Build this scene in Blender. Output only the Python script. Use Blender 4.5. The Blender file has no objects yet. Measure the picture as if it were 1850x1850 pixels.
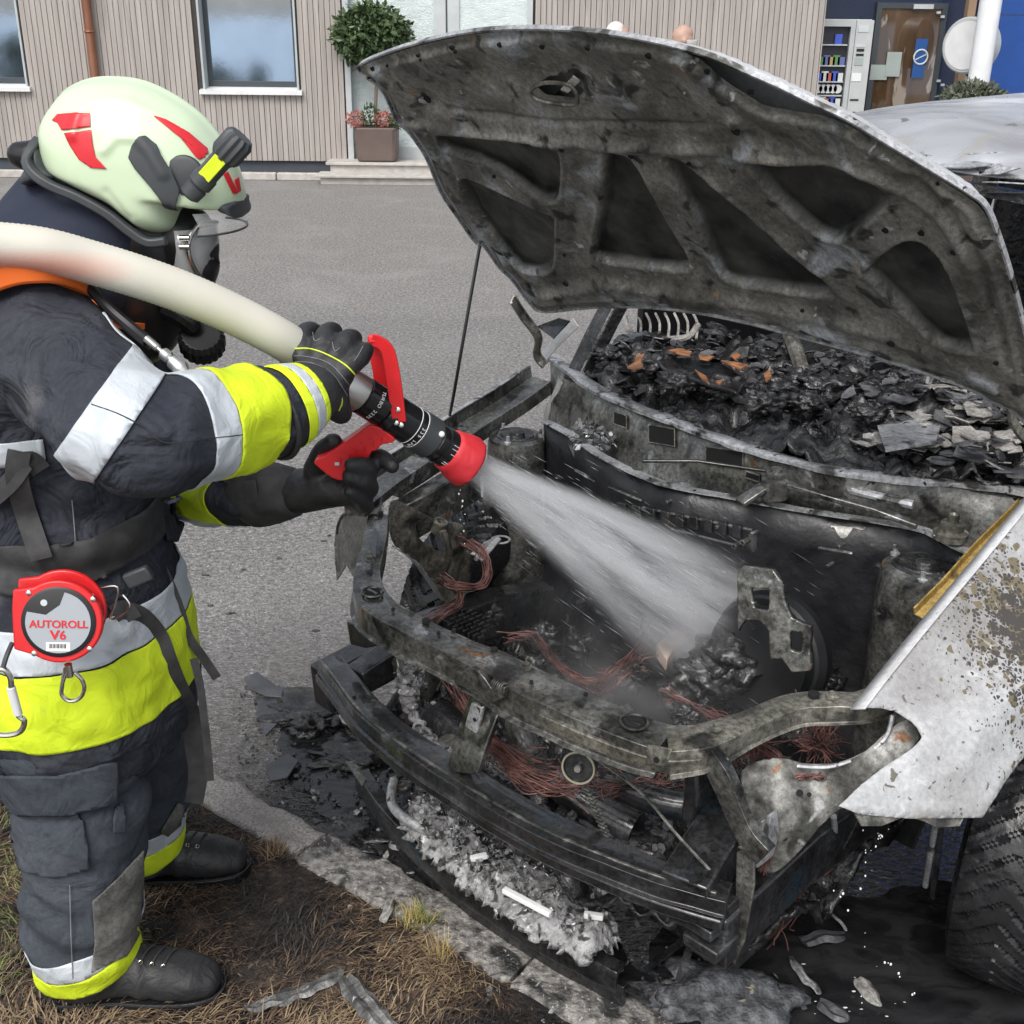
import bpy, bmesh, math, random
import numpy as np
from mathutils import Vector, Matrix, noise
from mathutils.bvhtree import BVHTree
random.seed(7); rng = np.random.default_rng(7)
SC = bpy.context.scene; COL = SC.collection
# ------------------------------------------------------------------ camera
FPX = 2086.0; PITCH = math.radians(22.75); ROLL = math.radians(0.6)
CAM = np.array([0.0, 0.0, 1.80])
fwd = np.array([0, math.cos(PITCH), -math.sin(PITCH)])
up0 = np.array([0, math.sin(PITCH), math.cos(PITCH)]); rt0 = np.array([1.0, 0, 0])
RT = math.cos(ROLL)*rt0 + math.sin(ROLL)*up0
UP = -math.sin(ROLL)*rt0 + math.cos(ROLL)*up0
cd = bpy.data.cameras.new('camera'); cam = bpy.data.objects.new('camera', cd); COL.objects.link(cam)
cd.sensor_width = 36; cd.lens = FPX/1850*36; cd.clip_start = .05; cd.clip_end = 2000
cam.matrix_world = Matrix(((RT[0], UP[0], -fwd[0], CAM[0]), (RT[1], UP[1], -fwd[1], CAM[1]), (RT[2], UP[2], -fwd[2], CAM[2]), (0, 0, 0, 1)))
SC.camera = cam
# ------------------------------------------------------------------ light
SUN_EL, SUN_AZ = math.radians(52), math.radians(200)      # azimuth: direction the sun stands in, clockwise from +Y
w = bpy.data.worlds.new('World'); SC.world = w; w.use_nodes = True
nt = w.node_tree; nt.nodes.clear()
sky = nt.nodes.new('ShaderNodeTexSky'); sky.sky_type = 'NISHITA'; sky.sun_disc = False
sky.sun_elevation = SUN_EL; sky.sun_rotation = SUN_AZ; sky.dust_density = 4; sky.air_density = 1.2
hs = nt.nodes.new('ShaderNodeHueSaturation'); hs.inputs['Saturation'].default_value = .34
bg = nt.nodes.new('ShaderNodeBackground'); bg.inputs['Strength'].default_value = .15
wo = nt.nodes.new('ShaderNodeOutputWorld')
nt.links.new(sky.outputs[0], hs.inputs['Color']); nt.links.new(hs.outputs[0], bg.inputs[0]); nt.links.new(bg.outputs[0], wo.inputs[0])
ld = bpy.data.lights.new('sun', 'SUN'); ld.energy = 1.4; ld.angle = math.radians(30); ld.color = (1, .97, .93)
sun = bpy.data.objects.new('sun', ld); COL.objects.link(sun)
sd = Vector((math.sin(SUN_AZ)*math.cos(SUN_EL), math.cos(SUN_AZ)*math.cos(SUN_EL), math.sin(SUN_EL)))
sun.rotation_euler = sd.to_track_quat('Z', 'Y').to_euler(); sun.location = (0, 0, 12)
SC.view_settings.view_transform = 'Standard'; SC.view_settings.look = 'None'
SC.view_settings.exposure = 0.45; SC.view_settings.gamma = 1
SC.cycles.max_bounces = 6; SC.cycles.transparent_max_bounces = 16; SC.cycles.volume_bounces = 3
# ------------------------------------------------------------------ coordinates
def ray(px, py):
    return fwd + (px-925)/FPX*RT - (py-925)/FPX*UP
def Pd(px, py, t): return CAM + t*ray(px, py)
def Ppl(px, py, n, d):
    r = ray(px, py); n = np.asarray(n, float); return CAM + (d - n@CAM)/(n@r)*r
def Pz(px, py, z): return Ppl(px, py, (0, 0, 1), z)
def Py(px, py, y): return Ppl(px, py, (0, 1, 0), y)
S2 = math.sqrt(.5)
O = np.array([-.031, 1.861, 0]); EA = np.array([S2, -S2, 0]); EB = np.array([S2, S2, 0]); EZ = np.array([0, 0, 1.0])
def K(a, b, z): return O + a*EA + b*EB + z*EZ          # the car's own frame: a across, b towards its rear
def Pb(px, py, b): return Ppl(px, py, EB, EB@O + b)
def Pa(px, py, a): return Ppl(px, py, EA, EA@O + a)
def car(p): q = np.asarray(p)-O; return (q@EA, q@EB, q[2])
# ------------------------------------------------------------------ meshes
def nrm(v): v = np.asarray(v, float); return v/(np.linalg.norm(v)+1e-12)
def catmull(pts, n=8, closed=False):
    P = np.asarray(pts, float); N = len(P); out = []
    rngi = range(N if closed else N-1)
    for i in rngi:
        if closed: p0, p1, p2, p3 = P[(i-1) % N], P[i], P[(i+1) % N], P[(i+2) % N]
        else: p0, p1, p2, p3 = P[max(i-1, 0)], P[i], P[i+1], P[min(i+2, N-1)]
        for k in range(n):
            t = k/n
            out.append(.5*((2*p1)+(-p0+p2)*t+(2*p0-5*p1+4*p2-p3)*t*t+(-p0+3*p1-3*p2+p3)*t**3))
    if not closed: out.append(P[-1])
    return np.array(out)
class MB:
    def __init__(s): s.v = []; s.f = []; s.m = []; s.cur = 0
    def add(s, vs, fs):
        o = len(s.v); s.v += [tuple(map(float, v)) for v in vs]; s.f += [tuple(i+o for i in f) for f in fs]; s.m += [s.cur]*len(fs)
    def box(s, c, size, ax=None):
        ax = ax or (np.array([1, 0, 0]), np.array([0, 1, 0]), np.array([0, 0, 1])); c = np.asarray(c, float)
        vs = [c+ax[0]*size[0]*i/2+ax[1]*size[1]*j/2+ax[2]*size[2]*k/2 for i in (-1, 1) for j in (-1, 1) for k in (-1, 1)]
        s.add(vs, [(0, 1, 3, 2), (4, 6, 7, 5), (0, 4, 5, 1), (2, 3, 7, 6), (0, 2, 6, 4), (1, 5, 7, 3)])
    def box2(s, lo, hi):
        s.box((np.array(lo)+np.array(hi))/2, np.array(hi)-np.array(lo))
    def frame(s, path, i, up):
        a = path[max(i-1, 0)]; b = path[min(i+1, len(path)-1)]; t = nrm(b-a); x = np.cross(t, up)
        if np.linalg.norm(x) < 1e-5: x = np.cross(t, (1, .1, .2))
        x = nrm(x); y = np.cross(x, t); return x, y
    def sweep(s, path, section, up=(0, 0, 1), scale=None, closed=True, caps=True, open_section=False):
        path = np.asarray(path, float); up = np.asarray(up, float); n = len(section); vs = []; fs = []
        for i in range(len(path)):
            x, y = s.frame(path, i, up); sc = (1, 1) if scale is None else scale[i]
            if np.isscalar(sc): sc = (sc, sc)
            vs += [path[i]+x*q[0]*sc[0]+y*q[1]*sc[1] for q in section]
        m = n-1 if open_section else n
        for i in range(len(path)-1):
            for j in range(m): fs.append((i*n+j, i*n+(j+1) % n, (i+1)*n+(j+1) % n, (i+1)*n+j))
        if caps and not open_section: fs += [tuple(range(n))[::-1], tuple((len(path)-1)*n+j for j in range(n))]
        s.add(vs, fs)
    def tube(s, path, r, sides=8, caps=True):
        path = np.asarray(path, float); r = [r]*len(path) if np.isscalar(r) else r
        t0 = nrm(path[1]-path[0]); u = np.cross(t0, (0, 0, 1));
        if np.linalg.norm(u) < .1: u = np.cross(t0, (1, 0, 0))
        u = nrm(u); vs = []; fs = []
        for i in range(len(path)):
            t = nrm(path[min(i+1, len(path)-1)]-path[max(i-1, 0)]); u = nrm(u-t*(u@t)); w_ = np.cross(t, u)
            vs += [path[i]+r[i]*(math.cos(2*math.pi*k/sides)*u+math.sin(2*math.pi*k/sides)*w_) for k in range(sides)]
        for i in range(len(path)-1):
            for k in range(sides): fs.append((i*sides+k, i*sides+(k+1) % sides, (i+1)*sides+(k+1) % sides, (i+1)*sides+k))
        if caps: fs += [tuple(range(sides))[::-1], tuple((len(path)-1)*sides+k for k in range(sides))]
        s.add(vs, fs)
    def cyl(s, a, b, r, sides=24, r2=None): s.tube([a, b], [r, r if r2 is None else r2], sides)
    def lathe(s, c, axis, prof, sides=32):         # prof: (radius, height along axis)
        axis = nrm(axis); u = np.cross(axis, (0, 0, 1));
        if np.linalg.norm(u) < .1: u = np.cross(axis, (1, 0, 0))
        u = nrm(u); w_ = np.cross(axis, u); c = np.asarray(c, float); vs = []; fs = []
        for (r, h) in prof: vs += [c+axis*h+r*(math.cos(2*math.pi*k/sides)*u+math.sin(2*math.pi*k/sides)*w_) for k in range(sides)]
        for i in range(len(prof)-1):
            for k in range(sides): fs.append((i*sides+k, i*sides+(k+1) % sides, (i+1)*sides+(k+1) % sides, (i+1)*sides+k))
        if prof[0][0] > 1e-4: fs.append(tuple(range(sides))[::-1])
        if prof[-1][0] > 1e-4: fs.append(tuple((len(prof)-1)*sides+k for k in range(sides)))
        s.add(vs, fs)
    def torus(s, c, axis, R_, r, sides=28, rs=8):
        axis = nrm(axis); u = np.cross(axis, (0, 0, 1))
        if np.linalg.norm(u) < .1: u = np.cross(axis, (1, 0, 0))
        u = nrm(u); w_ = np.cross(axis, u); c = np.asarray(c, float); vs = []; fs = []
        for i in range(sides):
            d = math.cos(2*math.pi*i/sides)*u+math.sin(2*math.pi*i/sides)*w_
            vs += [c+d*(R_+r*math.cos(2*math.pi*k/rs))+axis*r*math.sin(2*math.pi*k/rs) for k in range(rs)]
        for i in range(sides):
            for k in range(rs): fs.append((i*rs+k, i*rs+(k+1) % rs, ((i+1) % sides)*rs+(k+1) % rs, ((i+1) % sides)*rs+k))
        s.add(vs, fs)
    def prism(s, pts, d):                           # closed polygon of 3-D points pushed along d
        n = len(pts); pts = [np.asarray(p, float) for p in pts]; d = np.asarray(d, float)
        s.add(pts+[p+d for p in pts], [tuple(range(n)), tuple(range(2*n-1, n-1, -1))]+[(i, i+n, (i+1) % n+n, (i+1) % n) for i in range(n)])
    def plate(s, quadpts, th=.003):                 # thin sheet polygon
        p = [np.asarray(q, float) for q in quadpts]; n_ = nrm(np.cross(p[1]-p[0], p[2]-p[0])); s.prism([q-n_*th/2 for q in p], n_*th)
    def lump(s, c, size, seed=0, amp=.3, freq=3., sub=3):
        bm = bmesh.new(); bmesh.ops.create_icosphere(bm, subdivisions=sub, radius=1)
        c = np.asarray(c, float); size = np.asarray(size, float)*np.ones(3); vs = []
        for v in bm.verts:
            p = v.co; d = 1+amp*noise.fractal(p*freq+Vector((seed*3.1, seed, 0)), .9, 2., 4)
            vs.append(c+np.array(p)*size*d)
        s.add(vs, [tuple(v.index for v in f.verts) for f in bm.faces]); bm.free()
def poly_sdf(X, Y, P):                              # signed distance, negative inside, arrays
    P = np.asarray(P); d = np.full(X.shape, 1e9); ins = np.zeros(X.shape, bool); n = len(P)
    for i in range(n):
        x0, y0 = P[i]; x1, y1 = P[(i+1) % n]; ex, ey = x1-x0, y1-y0; L = ex*ex+ey*ey+1e-15
        t = np.clip(((X-x0)*ex+(Y-y0)*ey)/L, 0, 1); d = np.minimum(d, (X-x0-t*ex)**2+(Y-y0-t*ey)**2)
        c = ((y0 > Y) != (y1 > Y)) & (X < ex*(Y-y0)/(ey if abs(ey) > 1e-12 else 1e-12)+x0); ins ^= c
    d = np.sqrt(d); return np.where(ins, -d, d)
def nearest_on(P, x, y):
    P = np.asarray(P); A = P; B = np.roll(P, -1, 0); E = B-A; L = (E**2).sum(1)+1e-15
    t = np.clip(((x-A[:, 0])*E[:, 0]+(y-A[:, 1])*E[:, 1])/L, 0, 1); Q = A+E*t[:, None]; k = ((Q-[x, y])**2).sum(1).argmin(); return Q[k]
def relief(mb, outline, res, hfun, to3d, holes=()):
    outline = np.asarray(outline); lo = outline.min(0)-res; hi = outline.max(0)+res
    xs = np.arange(lo[0], hi[0]+res, res); ys = np.arange(lo[1], hi[1]+res, res); X, Y = np.meshgrid(xs, ys, indexing='ij')
    D = poly_sdf(X, Y, outline); inside = D < 0
    hd = [poly_sdf(X, Y, h) for h in holes]
    for h in hd: inside &= h > 0
    quad = inside[:-1, :-1].astype(int)+inside[1:, :-1]+inside[:-1, 1:]+inside[1:, 1:]
    keep = quad > 0; used = np.zeros(X.shape, bool)
    for (i, j) in ((0, 0), (1, 0), (0, 1), (1, 1)): used[i:X.shape[0]-1+i, j:X.shape[1]-1+j] |= keep
    mv = used & ~inside
    for i, j in zip(*np.nonzero(mv)):
        P = outline
        for h, hh in zip(holes, hd):
            if hh[i, j] <= 0: P = np.asarray(h)
        X[i, j], Y[i, j] = nearest_on(P, X[i, j], Y[i, j])
    H = hfun(X, Y) if hfun else np.zeros(X.shape)
    idx = -np.ones(X.shape, int); ii = np.nonzero(used); idx[ii] = np.arange(len(ii[0]))
    vs = [to3d(X[i, j], Y[i, j], H[i, j]) for i, j in zip(*ii)]
    fs = [(idx[i, j], idx[i+1, j], idx[i+1, j+1], idx[i, j+1]) for i, j in zip(*np.nonzero(keep))]
    mb.add(vs, fs)
def part(name, mb, mat, root=None, smooth=True, ang=35, bevel=0, solid=0, seg=2, sub=0, off=-1):
    me = bpy.data.meshes.new(name); lc = np.array(root.location if root else (0, 0, 0))
    if root is not None and root.parent is not None: lc = lc+np.array(root.parent.location)
    V = np.array(mb.v)-lc; o = bpy.data.objects.new(name, me)
    me.from_pydata(V.tolist(), [], mb.f)
    mats = mat if isinstance(mat, (list, tuple)) else [mat]
    for m in mats: me.materials.append(m)
    if len(mats) > 1: me.polygons.foreach_set('material_index', mb.m)
    me.validate(); me.update()
    if smooth:
        me.polygons.foreach_set('use_smooth', [True]*len(me.polygons)); me.set_sharp_from_angle(angle=math.radians(ang))
    COL.objects.link(o)
    if root: o.parent = root
    if solid: md = o.modifiers.new('solid', 'SOLIDIFY'); md.thickness = solid; md.offset = off
    if sub: md = o.modifiers.new('sub', 'SUBSURF'); md.levels = md.render_levels = sub
    if bevel: md = o.modifiers.new('bevel', 'BEVEL'); md.width = bevel; md.segments = seg; md.limit_method = 'ANGLE'; md.angle_limit = math.radians(40)
    return o
def thing(name, label, cat, loc, group=None):
    o = bpy.data.objects.new(name, None); COL.objects.link(o); o.location = tuple(map(float, loc)); o.empty_display_size = .1
    o['label'] = label; o['category'] = cat
    if group: o['group'] = group
    return o
def tag(o, label, cat, group=None, kind=None):
    o['label'] = label; o['category'] = cat
    if group: o['group'] = group
    if kind: o['kind'] = kind
    return o
def alone(name, mb, mat, label, cat, group=None, kind=None, **kw):   # a thing that is one mesh, with its origin at its base
    V = np.array(mb.v); c = V.mean(0); c[2] = V[:, 2].min(); mb.v = (V-c).tolist()
    o = part(name, mb, mat, None, **kw); o.location = c.tolist(); return tag(o, label, cat, group, kind)
def struct(name, mb, mat, **kw): o = part(name, mb, mat, **kw); o['kind'] = 'structure'; return o
def baked(o):                                       # apply modifiers without operators
    dg = bpy.context.evaluated_depsgraph_get(); dg.update(); me = bpy.data.meshes.new_from_object(o.evaluated_get(dg)); return me
def blob(lofts, voxel=.008, smooth=6, folds=None):  # union of tapered chains -> one continuous surface; returns MB
    mb = MB()
    for ch in lofts:
        pts = np.array([c[0] for c in ch], float); rr = np.array([(c[1], c[1]) if np.isscalar(c[1]) else c[1] for c in ch], float)
        n = 6; P = catmull(np.hstack([pts, rr]), n) if len(pts) > 1 else np.hstack([pts, rr])
        path = P[:, :3]; R_ = P[:, 3:5]
        if len(path) > 1:
            t0 = nrm(path[0]-path[1]); t1 = nrm(path[-1]-path[-2]); a = []; ra = []
            for k in (.98, .8, .45): a.append(path[0]+t0*R_[0].min()*k); ra.append(R_[0]*math.sqrt(1-k*k))
            c = []; rc = []
            for k in (.45, .8, .98): c.append(path[-1]+t1*R_[-1].min()*k); rc.append(R_[-1]*math.sqrt(1-k*k))
            path = np.vstack([a, path, c]); R_ = np.vstack([ra, R_, rc])
        sec = [(math.cos(2*math.pi*k/20), math.sin(2*math.pi*k/20)) for k in range(20)]
        up = ch[0][2] if len(ch[0]) > 2 else (0, 0, 1)
        mb.sweep(path, sec, up=up, scale=[tuple(r) for r in R_])
    me = bpy.data.meshes.new('tmp'); me.from_pydata(mb.v, [], mb.f); o = bpy.data.objects.new('tmp', me); COL.objects.link(o)
    md = o.modifiers.new('r', 'REMESH'); md.mode = 'VOXEL'; md.voxel_size = voxel
    md = o.modifiers.new('s', 'SMOOTH'); md.iterations = smooth; md.factor = .5
    m2 = baked(o); V = np.zeros(len(m2.vertices)*3); m2.vertices.foreach_get('co', V); V = V.reshape(-1, 3)
    N = np.zeros(len(m2.vertices)*3); m2.vertices.foreach_get('normal', N); N = N.reshape(-1, 3)
    if folds is not None: V = V+N*np.array([folds(p, q) for p, q in zip(V, N)])[:, None]
    out = MB(); out.add(V, [tuple(p.vertices) for p in m2.polygons])
    bpy.data.objects.remove(o); bpy.data.meshes.remove(me); bpy.data.meshes.remove(m2); return out
def to_bm(mb):
    bm = bmesh.new(); vs = [bm.verts.new(v) for v in mb.v]
    for f in mb.f:
        try: bm.faces.new([vs[i] for i in f])
        except ValueError: pass
    bm.normal_update(); return bm
def from_bm(bm):
    bm.verts.index_update(); out = MB(); out.add([v.co[:] for v in bm.verts], [tuple(v.index for v in f.verts) for f in bm.faces]); return out
def shell(mb, planes, offset=.003, sel=None, extra=0):   # strip of a surface between planes (each keeps its +normal side), lifted off it
    bm = to_bm(mb)
    if sel is not None: bmesh.ops.delete(bm, geom=[v for v in bm.verts if not sel(np.array(v.co))], context='VERTS')
    for co, no in planes:
        bmesh.ops.bisect_plane(bm, geom=bm.verts[:]+bm.edges[:]+bm.faces[:], plane_co=tuple(co), plane_no=tuple(-np.asarray(no, float)), clear_outer=True)
    bm.normal_update()
    co = {v: v.co+v.normal*offset for v in bm.verts}
    for v, c in co.items(): v.co = c
    out = from_bm(bm); bm.free(); return out
def bvh(mbs):
    V = []; F = []
    for m in (mbs if isinstance(mbs, list) else [mbs]): o = len(V); V += m.v; F += [tuple(i+o for i in f) for f in m.f]
    return BVHTree.FromPolygons(V, F)
def patch_on(mb, tree, outline_px, res=6, off=.002, holes=()):   # sheet lying on a surface: its outline is found by looking at the surface
    pts = np.asarray(outline_px, float)
    def f3(x, y, h):
        r = ray(x, y); hit = tree.ray_cast(Vector(CAM), Vector(r))
        if hit[0] is None:
            q = tree.find_nearest(Vector(CAM+r*f3.t)); return np.array(q[0])+np.array(q[1])*off
        f3.t = (Vector(hit[0])-Vector(CAM)).length/np.linalg.norm(r); n_ = np.array(hit[1])
        if n_@r > 0: n_ = -n_
        return np.array(hit[0])+n_*off
    f3.t = 2.0
    relief(mb, pts, res, None, f3, holes)
def text(s, size, co, right, upv, mat, root, name='lettering', ext=.0008, font=None, align='CENTER', sx=1.0, bold=0):
    cu = bpy.data.curves.new(name, 'FONT'); cu.body = s; cu.offset = bold; cu.size = size; cu.extrude = ext; cu.align_x = align; cu.align_y = 'CENTER'
    o = bpy.data.objects.new(name+'_tmp', cu); COL.objects.link(o); me = baked(o); bpy.data.objects.remove(o)
    r = nrm(right); u = nrm(np.asarray(upv)-r*(np.asarray(upv)@r)); n_ = np.cross(r, u); lc = np.array(root.location) if root else 0
    if root is not None and root.parent is not None: lc = lc+np.array(root.parent.location)
    for v in me.vertices: c = np.array(v.co); v.co = tuple(np.asarray(co)+r*c[0]*sx+u*c[1]+n_*c[2]-lc)
    me.materials.clear(); me.materials.append(mat); me.name = name; q = bpy.data.objects.new(name, me); COL.objects.link(q)
    if root: q.parent = root
    return q
# ------------------------------------------------------------------ materials
def grunge(name, base, scale=8, rough=(.5, .8), metal=0., bump=.3, bscale=40, bdist=.004, patches=(), detail=6, stretch=(1, 1, 1), spec=.5, coat=0, alpha=1, emis=None, trans=0, dist=0., bump2=None, grain=0.):
    m = bpy.data.materials.new(name); m.use_nodes = True; n = m.node_tree; N = n.nodes; L = n.links; N.clear()
    out = N.new('ShaderNodeOutputMaterial'); b = N.new('ShaderNodeBsdfPrincipled'); L.new(b.outputs[0], out.inputs[0])
    tc = N.new('ShaderNodeTexCoord'); mp = N.new('ShaderNodeMapping'); mp.inputs['Scale'].default_value = stretch; L.new(tc.outputs['Object'], mp.inputs[0])
    def nz(sc, de=detail, off=0, dst=dist):
        t = N.new('ShaderNodeTexNoise'); t.inputs['Scale'].default_value = sc; t.inputs['Detail'].default_value = de; t.inputs['Distortion'].default_value = dst
        if off:
            mm = N.new('ShaderNodeMapping'); mm.inputs['Location'].default_value = (off, off*.7, off*1.3); L.new(mp.outputs[0], mm.inputs[0]); L.new(mm.outputs[0], t.inputs[0])
        else: L.new(mp.outputs[0], t.inputs[0])
        return t.outputs['Fac']
    if not isinstance(base, list): base = [(.3, tuple(c*.82 for c in base)), (.7, tuple(min(1, c*1.15) for c in base))]
    cr = N.new('ShaderNodeValToRGB'); el = cr.color_ramp.elements
    while len(el) < len(base): el.new(.5)
    for e, (p, c) in zip(el, base): e.position = p; e.color = (*c, 1)
    L.new(nz(scale), cr.inputs[0]); col = cr.outputs[0]
    mr = N.new('ShaderNodeMapRange'); mr.inputs['From Min'].default_value = .3; mr.inputs['From Max'].default_value = .7
    mr.inputs['To Min'].default_value = rough[0]; mr.inputs['To Max'].default_value = rough[1]; L.new(nz(scale*1.7, 4, 5), mr.inputs[0]); ro = mr.outputs[0]
    for k, pt in enumerate(patches):
        c, sc, th, sf = pt[:4]; t = nz(sc, 8, 11+7*k, .6)
        r = N.new('ShaderNodeMapRange'); r.inputs['From Min'].default_value = th; r.inputs['From Max'].default_value = th+sf; L.new(t, r.inputs[0])
        mx = N.new('ShaderNodeMix'); mx.data_type = 'RGBA'; L.new(r.outputs[0], mx.inputs[0]); L.new(col, mx.inputs[6]); mx.inputs[7].default_value = (*c, 1); col = mx.outputs[2]
        if len(pt) > 4:
            mx = N.new('ShaderNodeMix'); L.new(r.outputs[0], mx.inputs[0]); L.new(ro, mx.inputs[2]); mx.inputs[3].default_value = pt[4]; ro = mx.outputs[0]
    if grain:
        g1 = nz(105, 6, 31, .3); g2 = nz(330, 3, 37, 0); ad = N.new('ShaderNodeMath'); ad.operation = 'MULTIPLY_ADD'; L.new(g2, ad.inputs[0]); ad.inputs[1].default_value = .5; L.new(g1, ad.inputs[2])
        gr = N.new('ShaderNodeMapRange'); gr.inputs['From Min'].default_value = .58; gr.inputs['From Max'].default_value = .92; gr.inputs['To Min'].default_value = 1-grain; gr.inputs['To Max'].default_value = 1+grain; L.new(ad.outputs[0], gr.inputs[0])
        vm = N.new('ShaderNodeVectorMath'); vm.operation = 'SCALE'; L.new(col, vm.inputs[0]); L.new(gr.outputs[0], vm.inputs['Scale']); col = vm.outputs[0]
    L.new(col, b.inputs['Base Color']); L.new(ro, b.inputs['Roughness']); b.inputs['Metallic'].default_value = metal
    b.inputs['Specular IOR Level'].default_value = spec; b.inputs['Coat Weight'].default_value = coat; b.inputs['Alpha'].default_value = alpha
    b.inputs['Transmission Weight'].default_value = trans
    if emis: b.inputs['Emission Color'].default_value = (*emis[:3], 1); b.inputs['Emission Strength'].default_value = emis[3]
    if bump:
        bp = N.new('ShaderNodeBump'); bp.inputs['Strength'].default_value = bump; bp.inputs['Distance'].default_value = bdist
        L.new(nz(bscale, 8, 3), bp.inputs['Height']); L.new(bp.outputs[0], b.inputs['Normal'])
        if bump2:
            b2_ = N.new('ShaderNodeBump'); b2_.inputs['Strength'].default_value = bump2[1]; b2_.inputs['Distance'].default_value = bump2[2]
            L.new(nz(bump2[0], 3, 21, 1.4), b2_.inputs['Height']); L.new(b2_.outputs[0], bp.inputs['Normal'])
    m['b'] = 1; return m
def plain(name, c, rough=.5, metal=0, **kw): return grunge(name, [(.35, tuple(x*.93 for x in c)), (.65, tuple(min(1, x*1.04) for x in c))], 6, (rough*.9, min(1, rough*1.1)), metal, bump=kw.pop('bump', .05), **kw)
# ================================================================== GROUND
gv = []; 
def mask_mat():
    m = grunge('asphalt', [(.3, (.10, .097, .095)), (.5, (.185, .18, .176)), (.7, (.28, .275, .27))], 48, (.7, .95), bump=1, bscale=110, bdist=.012,
               patches=[((.24, .235, .23), 1.4, .5, .3), ((.09, .088, .086), 70, .58, .08), ((.42, .41, .40), 90, .62, .06)], detail=6, grain=.35)
    n = m.node_tree; N = n.nodes; L = n.links; b = [x for x in N if x.type == 'BSDF_PRINCIPLED'][0]
    col = b.inputs['Base Color'].links[0].from_socket; ro = b.inputs['Roughness'].links[0].from_socket
    tc = N.new('ShaderNodeTexCoord')
    def zone(center, rot, sc, r0, r1, ns, amp):
        mp = N.new('ShaderNodeMapping'); mp.vector_type = 'TEXTURE'; mp.inputs['Location'].default_value = (*center, 0); mp.inputs['Rotation'].default_value = (0, 0, rot); mp.inputs['Scale'].default_value = (*sc, 1)
        L.new(tc.outputs['Object'], mp.inputs[0]); ln = N.new('ShaderNodeVectorMath'); ln.operation = 'LENGTH'; L.new(mp.outputs[0], ln.inputs[0])
        t = N.new('ShaderNodeTexNoise'); t.inputs['Scale'].default_value = ns; t.inputs['Detail'].default_value = 6; L.new(tc.outputs['Object'], t.inputs[0])
        ma = N.new('ShaderNodeMath'); ma.operation = 'MULTIPLY_ADD'; L.new(t.outputs['Fac'], ma.inputs[0]); ma.inputs[1].default_value = amp; L.new(ln.outputs['Value'], ma.inputs[2])
        r = N.new('ShaderNodeMapRange'); r.inputs['From Min'].default_value = r0+amp*.5; r.inputs['From Max'].default_value = r1+amp*.5; r.inputs['To Min'].default_value = 1; r.inputs['To Max'].default_value = 0
        L.new(ma.outputs[0], r.inputs[0]); return r.outputs[0]
    def mixc(f, c, colr):
        mx = N.new('ShaderNodeMix'); mx.data_type = 'RGBA'; L.new(f, mx.inputs[0]); L.new(colr, mx.inputs[6]); mx.inputs[7].default_value = (*c, 1); return mx.outputs[2]
    def mixm(f, c, colr):
        mx = N.new('ShaderNodeMix'); mx.data_type = 'RGBA'; mx.blend_type = 'MULTIPLY'; L.new(f, mx.inputs[0]); L.new(colr, mx.inputs[6]); mx.inputs[7].default_value = (*c, 1); return mx.outputs[2]
    def mixf(f, v, s):
        mx = N.new('ShaderNodeMix'); L.new(f, mx.inputs[0]); L.new(s, mx.inputs[2]); mx.inputs[3].default_value = v; return mx.outputs[0]
    c0 = K(-.1, .5, 0)
    wet = zone(c0[:2], math.radians(45), (1.75, 1.5), .75, 1.1, 3, .6)       # rinsed and still wet round the car
    soot = zone(K(-.05, .45, 0)[:2], math.radians(45), (1.15, .92), .75, 1.0, 6, .5)
    col = mixm(wet, (.66, .65, .64), col); ro = mixf(wet, .13, ro)
    col = mixc(soot, (.012, .012, .013), col); ro = mixf(soot, .3, ro)
    # pale dried road band further off and a repaired seam
    sx = N.new('ShaderNodeSeparateXYZ'); L.new(tc.outputs['Object'], sx.inputs[0])
    r = N.new('ShaderNodeMapRange'); r.inputs['From Min'].default_value = 7.6; r.inputs['From Max'].default_value = 7.8; L.new(sx.outputs[1], r.inputs[0])
    mx = N.new('ShaderNodeMix'); mx.data_type = 'RGBA'; mx.blend_type = 'MULTIPLY'; L.new(r.outputs[0], mx.inputs[0]); L.new(col, mx.inputs[6]); mx.inputs[7].default_value = (1.12, 1.1, 1.08, 1); col = mx.outputs[2]
    L.new(col, b.inputs['Base Color']); L.new(ro, b.inputs['Roughness'])
    # running water film: coarse ripples where wet
    bp = N.new('ShaderNodeBump'); bp.inputs['Distance'].default_value = .03; mpp = N.new('ShaderNodeMapping'); mpp.inputs['Rotation'].default_value = (0, 0, .5); mpp.inputs['Scale'].default_value = (1, 3, 1); L.new(tc.outputs['Object'], mpp.inputs[0])
    t = N.new('ShaderNodeTexNoise'); t.inputs['Scale'].default_value = 26; t.inputs['Detail'].default_value = 3; t.inputs['Distortion'].default_value = .8; L.new(mpp.outputs[0], t.inputs[0])
    mu = N.new('ShaderNodeMath'); mu.operation = 'MULTIPLY'; L.new(wet, mu.inputs[0]); mu.inputs[1].default_value = 1.0; L.new(mu.outputs[0], bp.inputs['Strength']); L.new(t.outputs['Fac'], bp.inputs['Height'])
    L.new(wet, b.inputs['Coat Weight']); b.inputs['Coat Roughness'].default_value = .06; L.new(bp.outputs[0], b.inputs['Coat Normal'])
    old = b.inputs['Normal'].links[0].from_node; L.new(bp.outputs[0], old.inputs['Normal'])
    return m
M = {}
M['asphalt'] = mask_mat()
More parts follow.
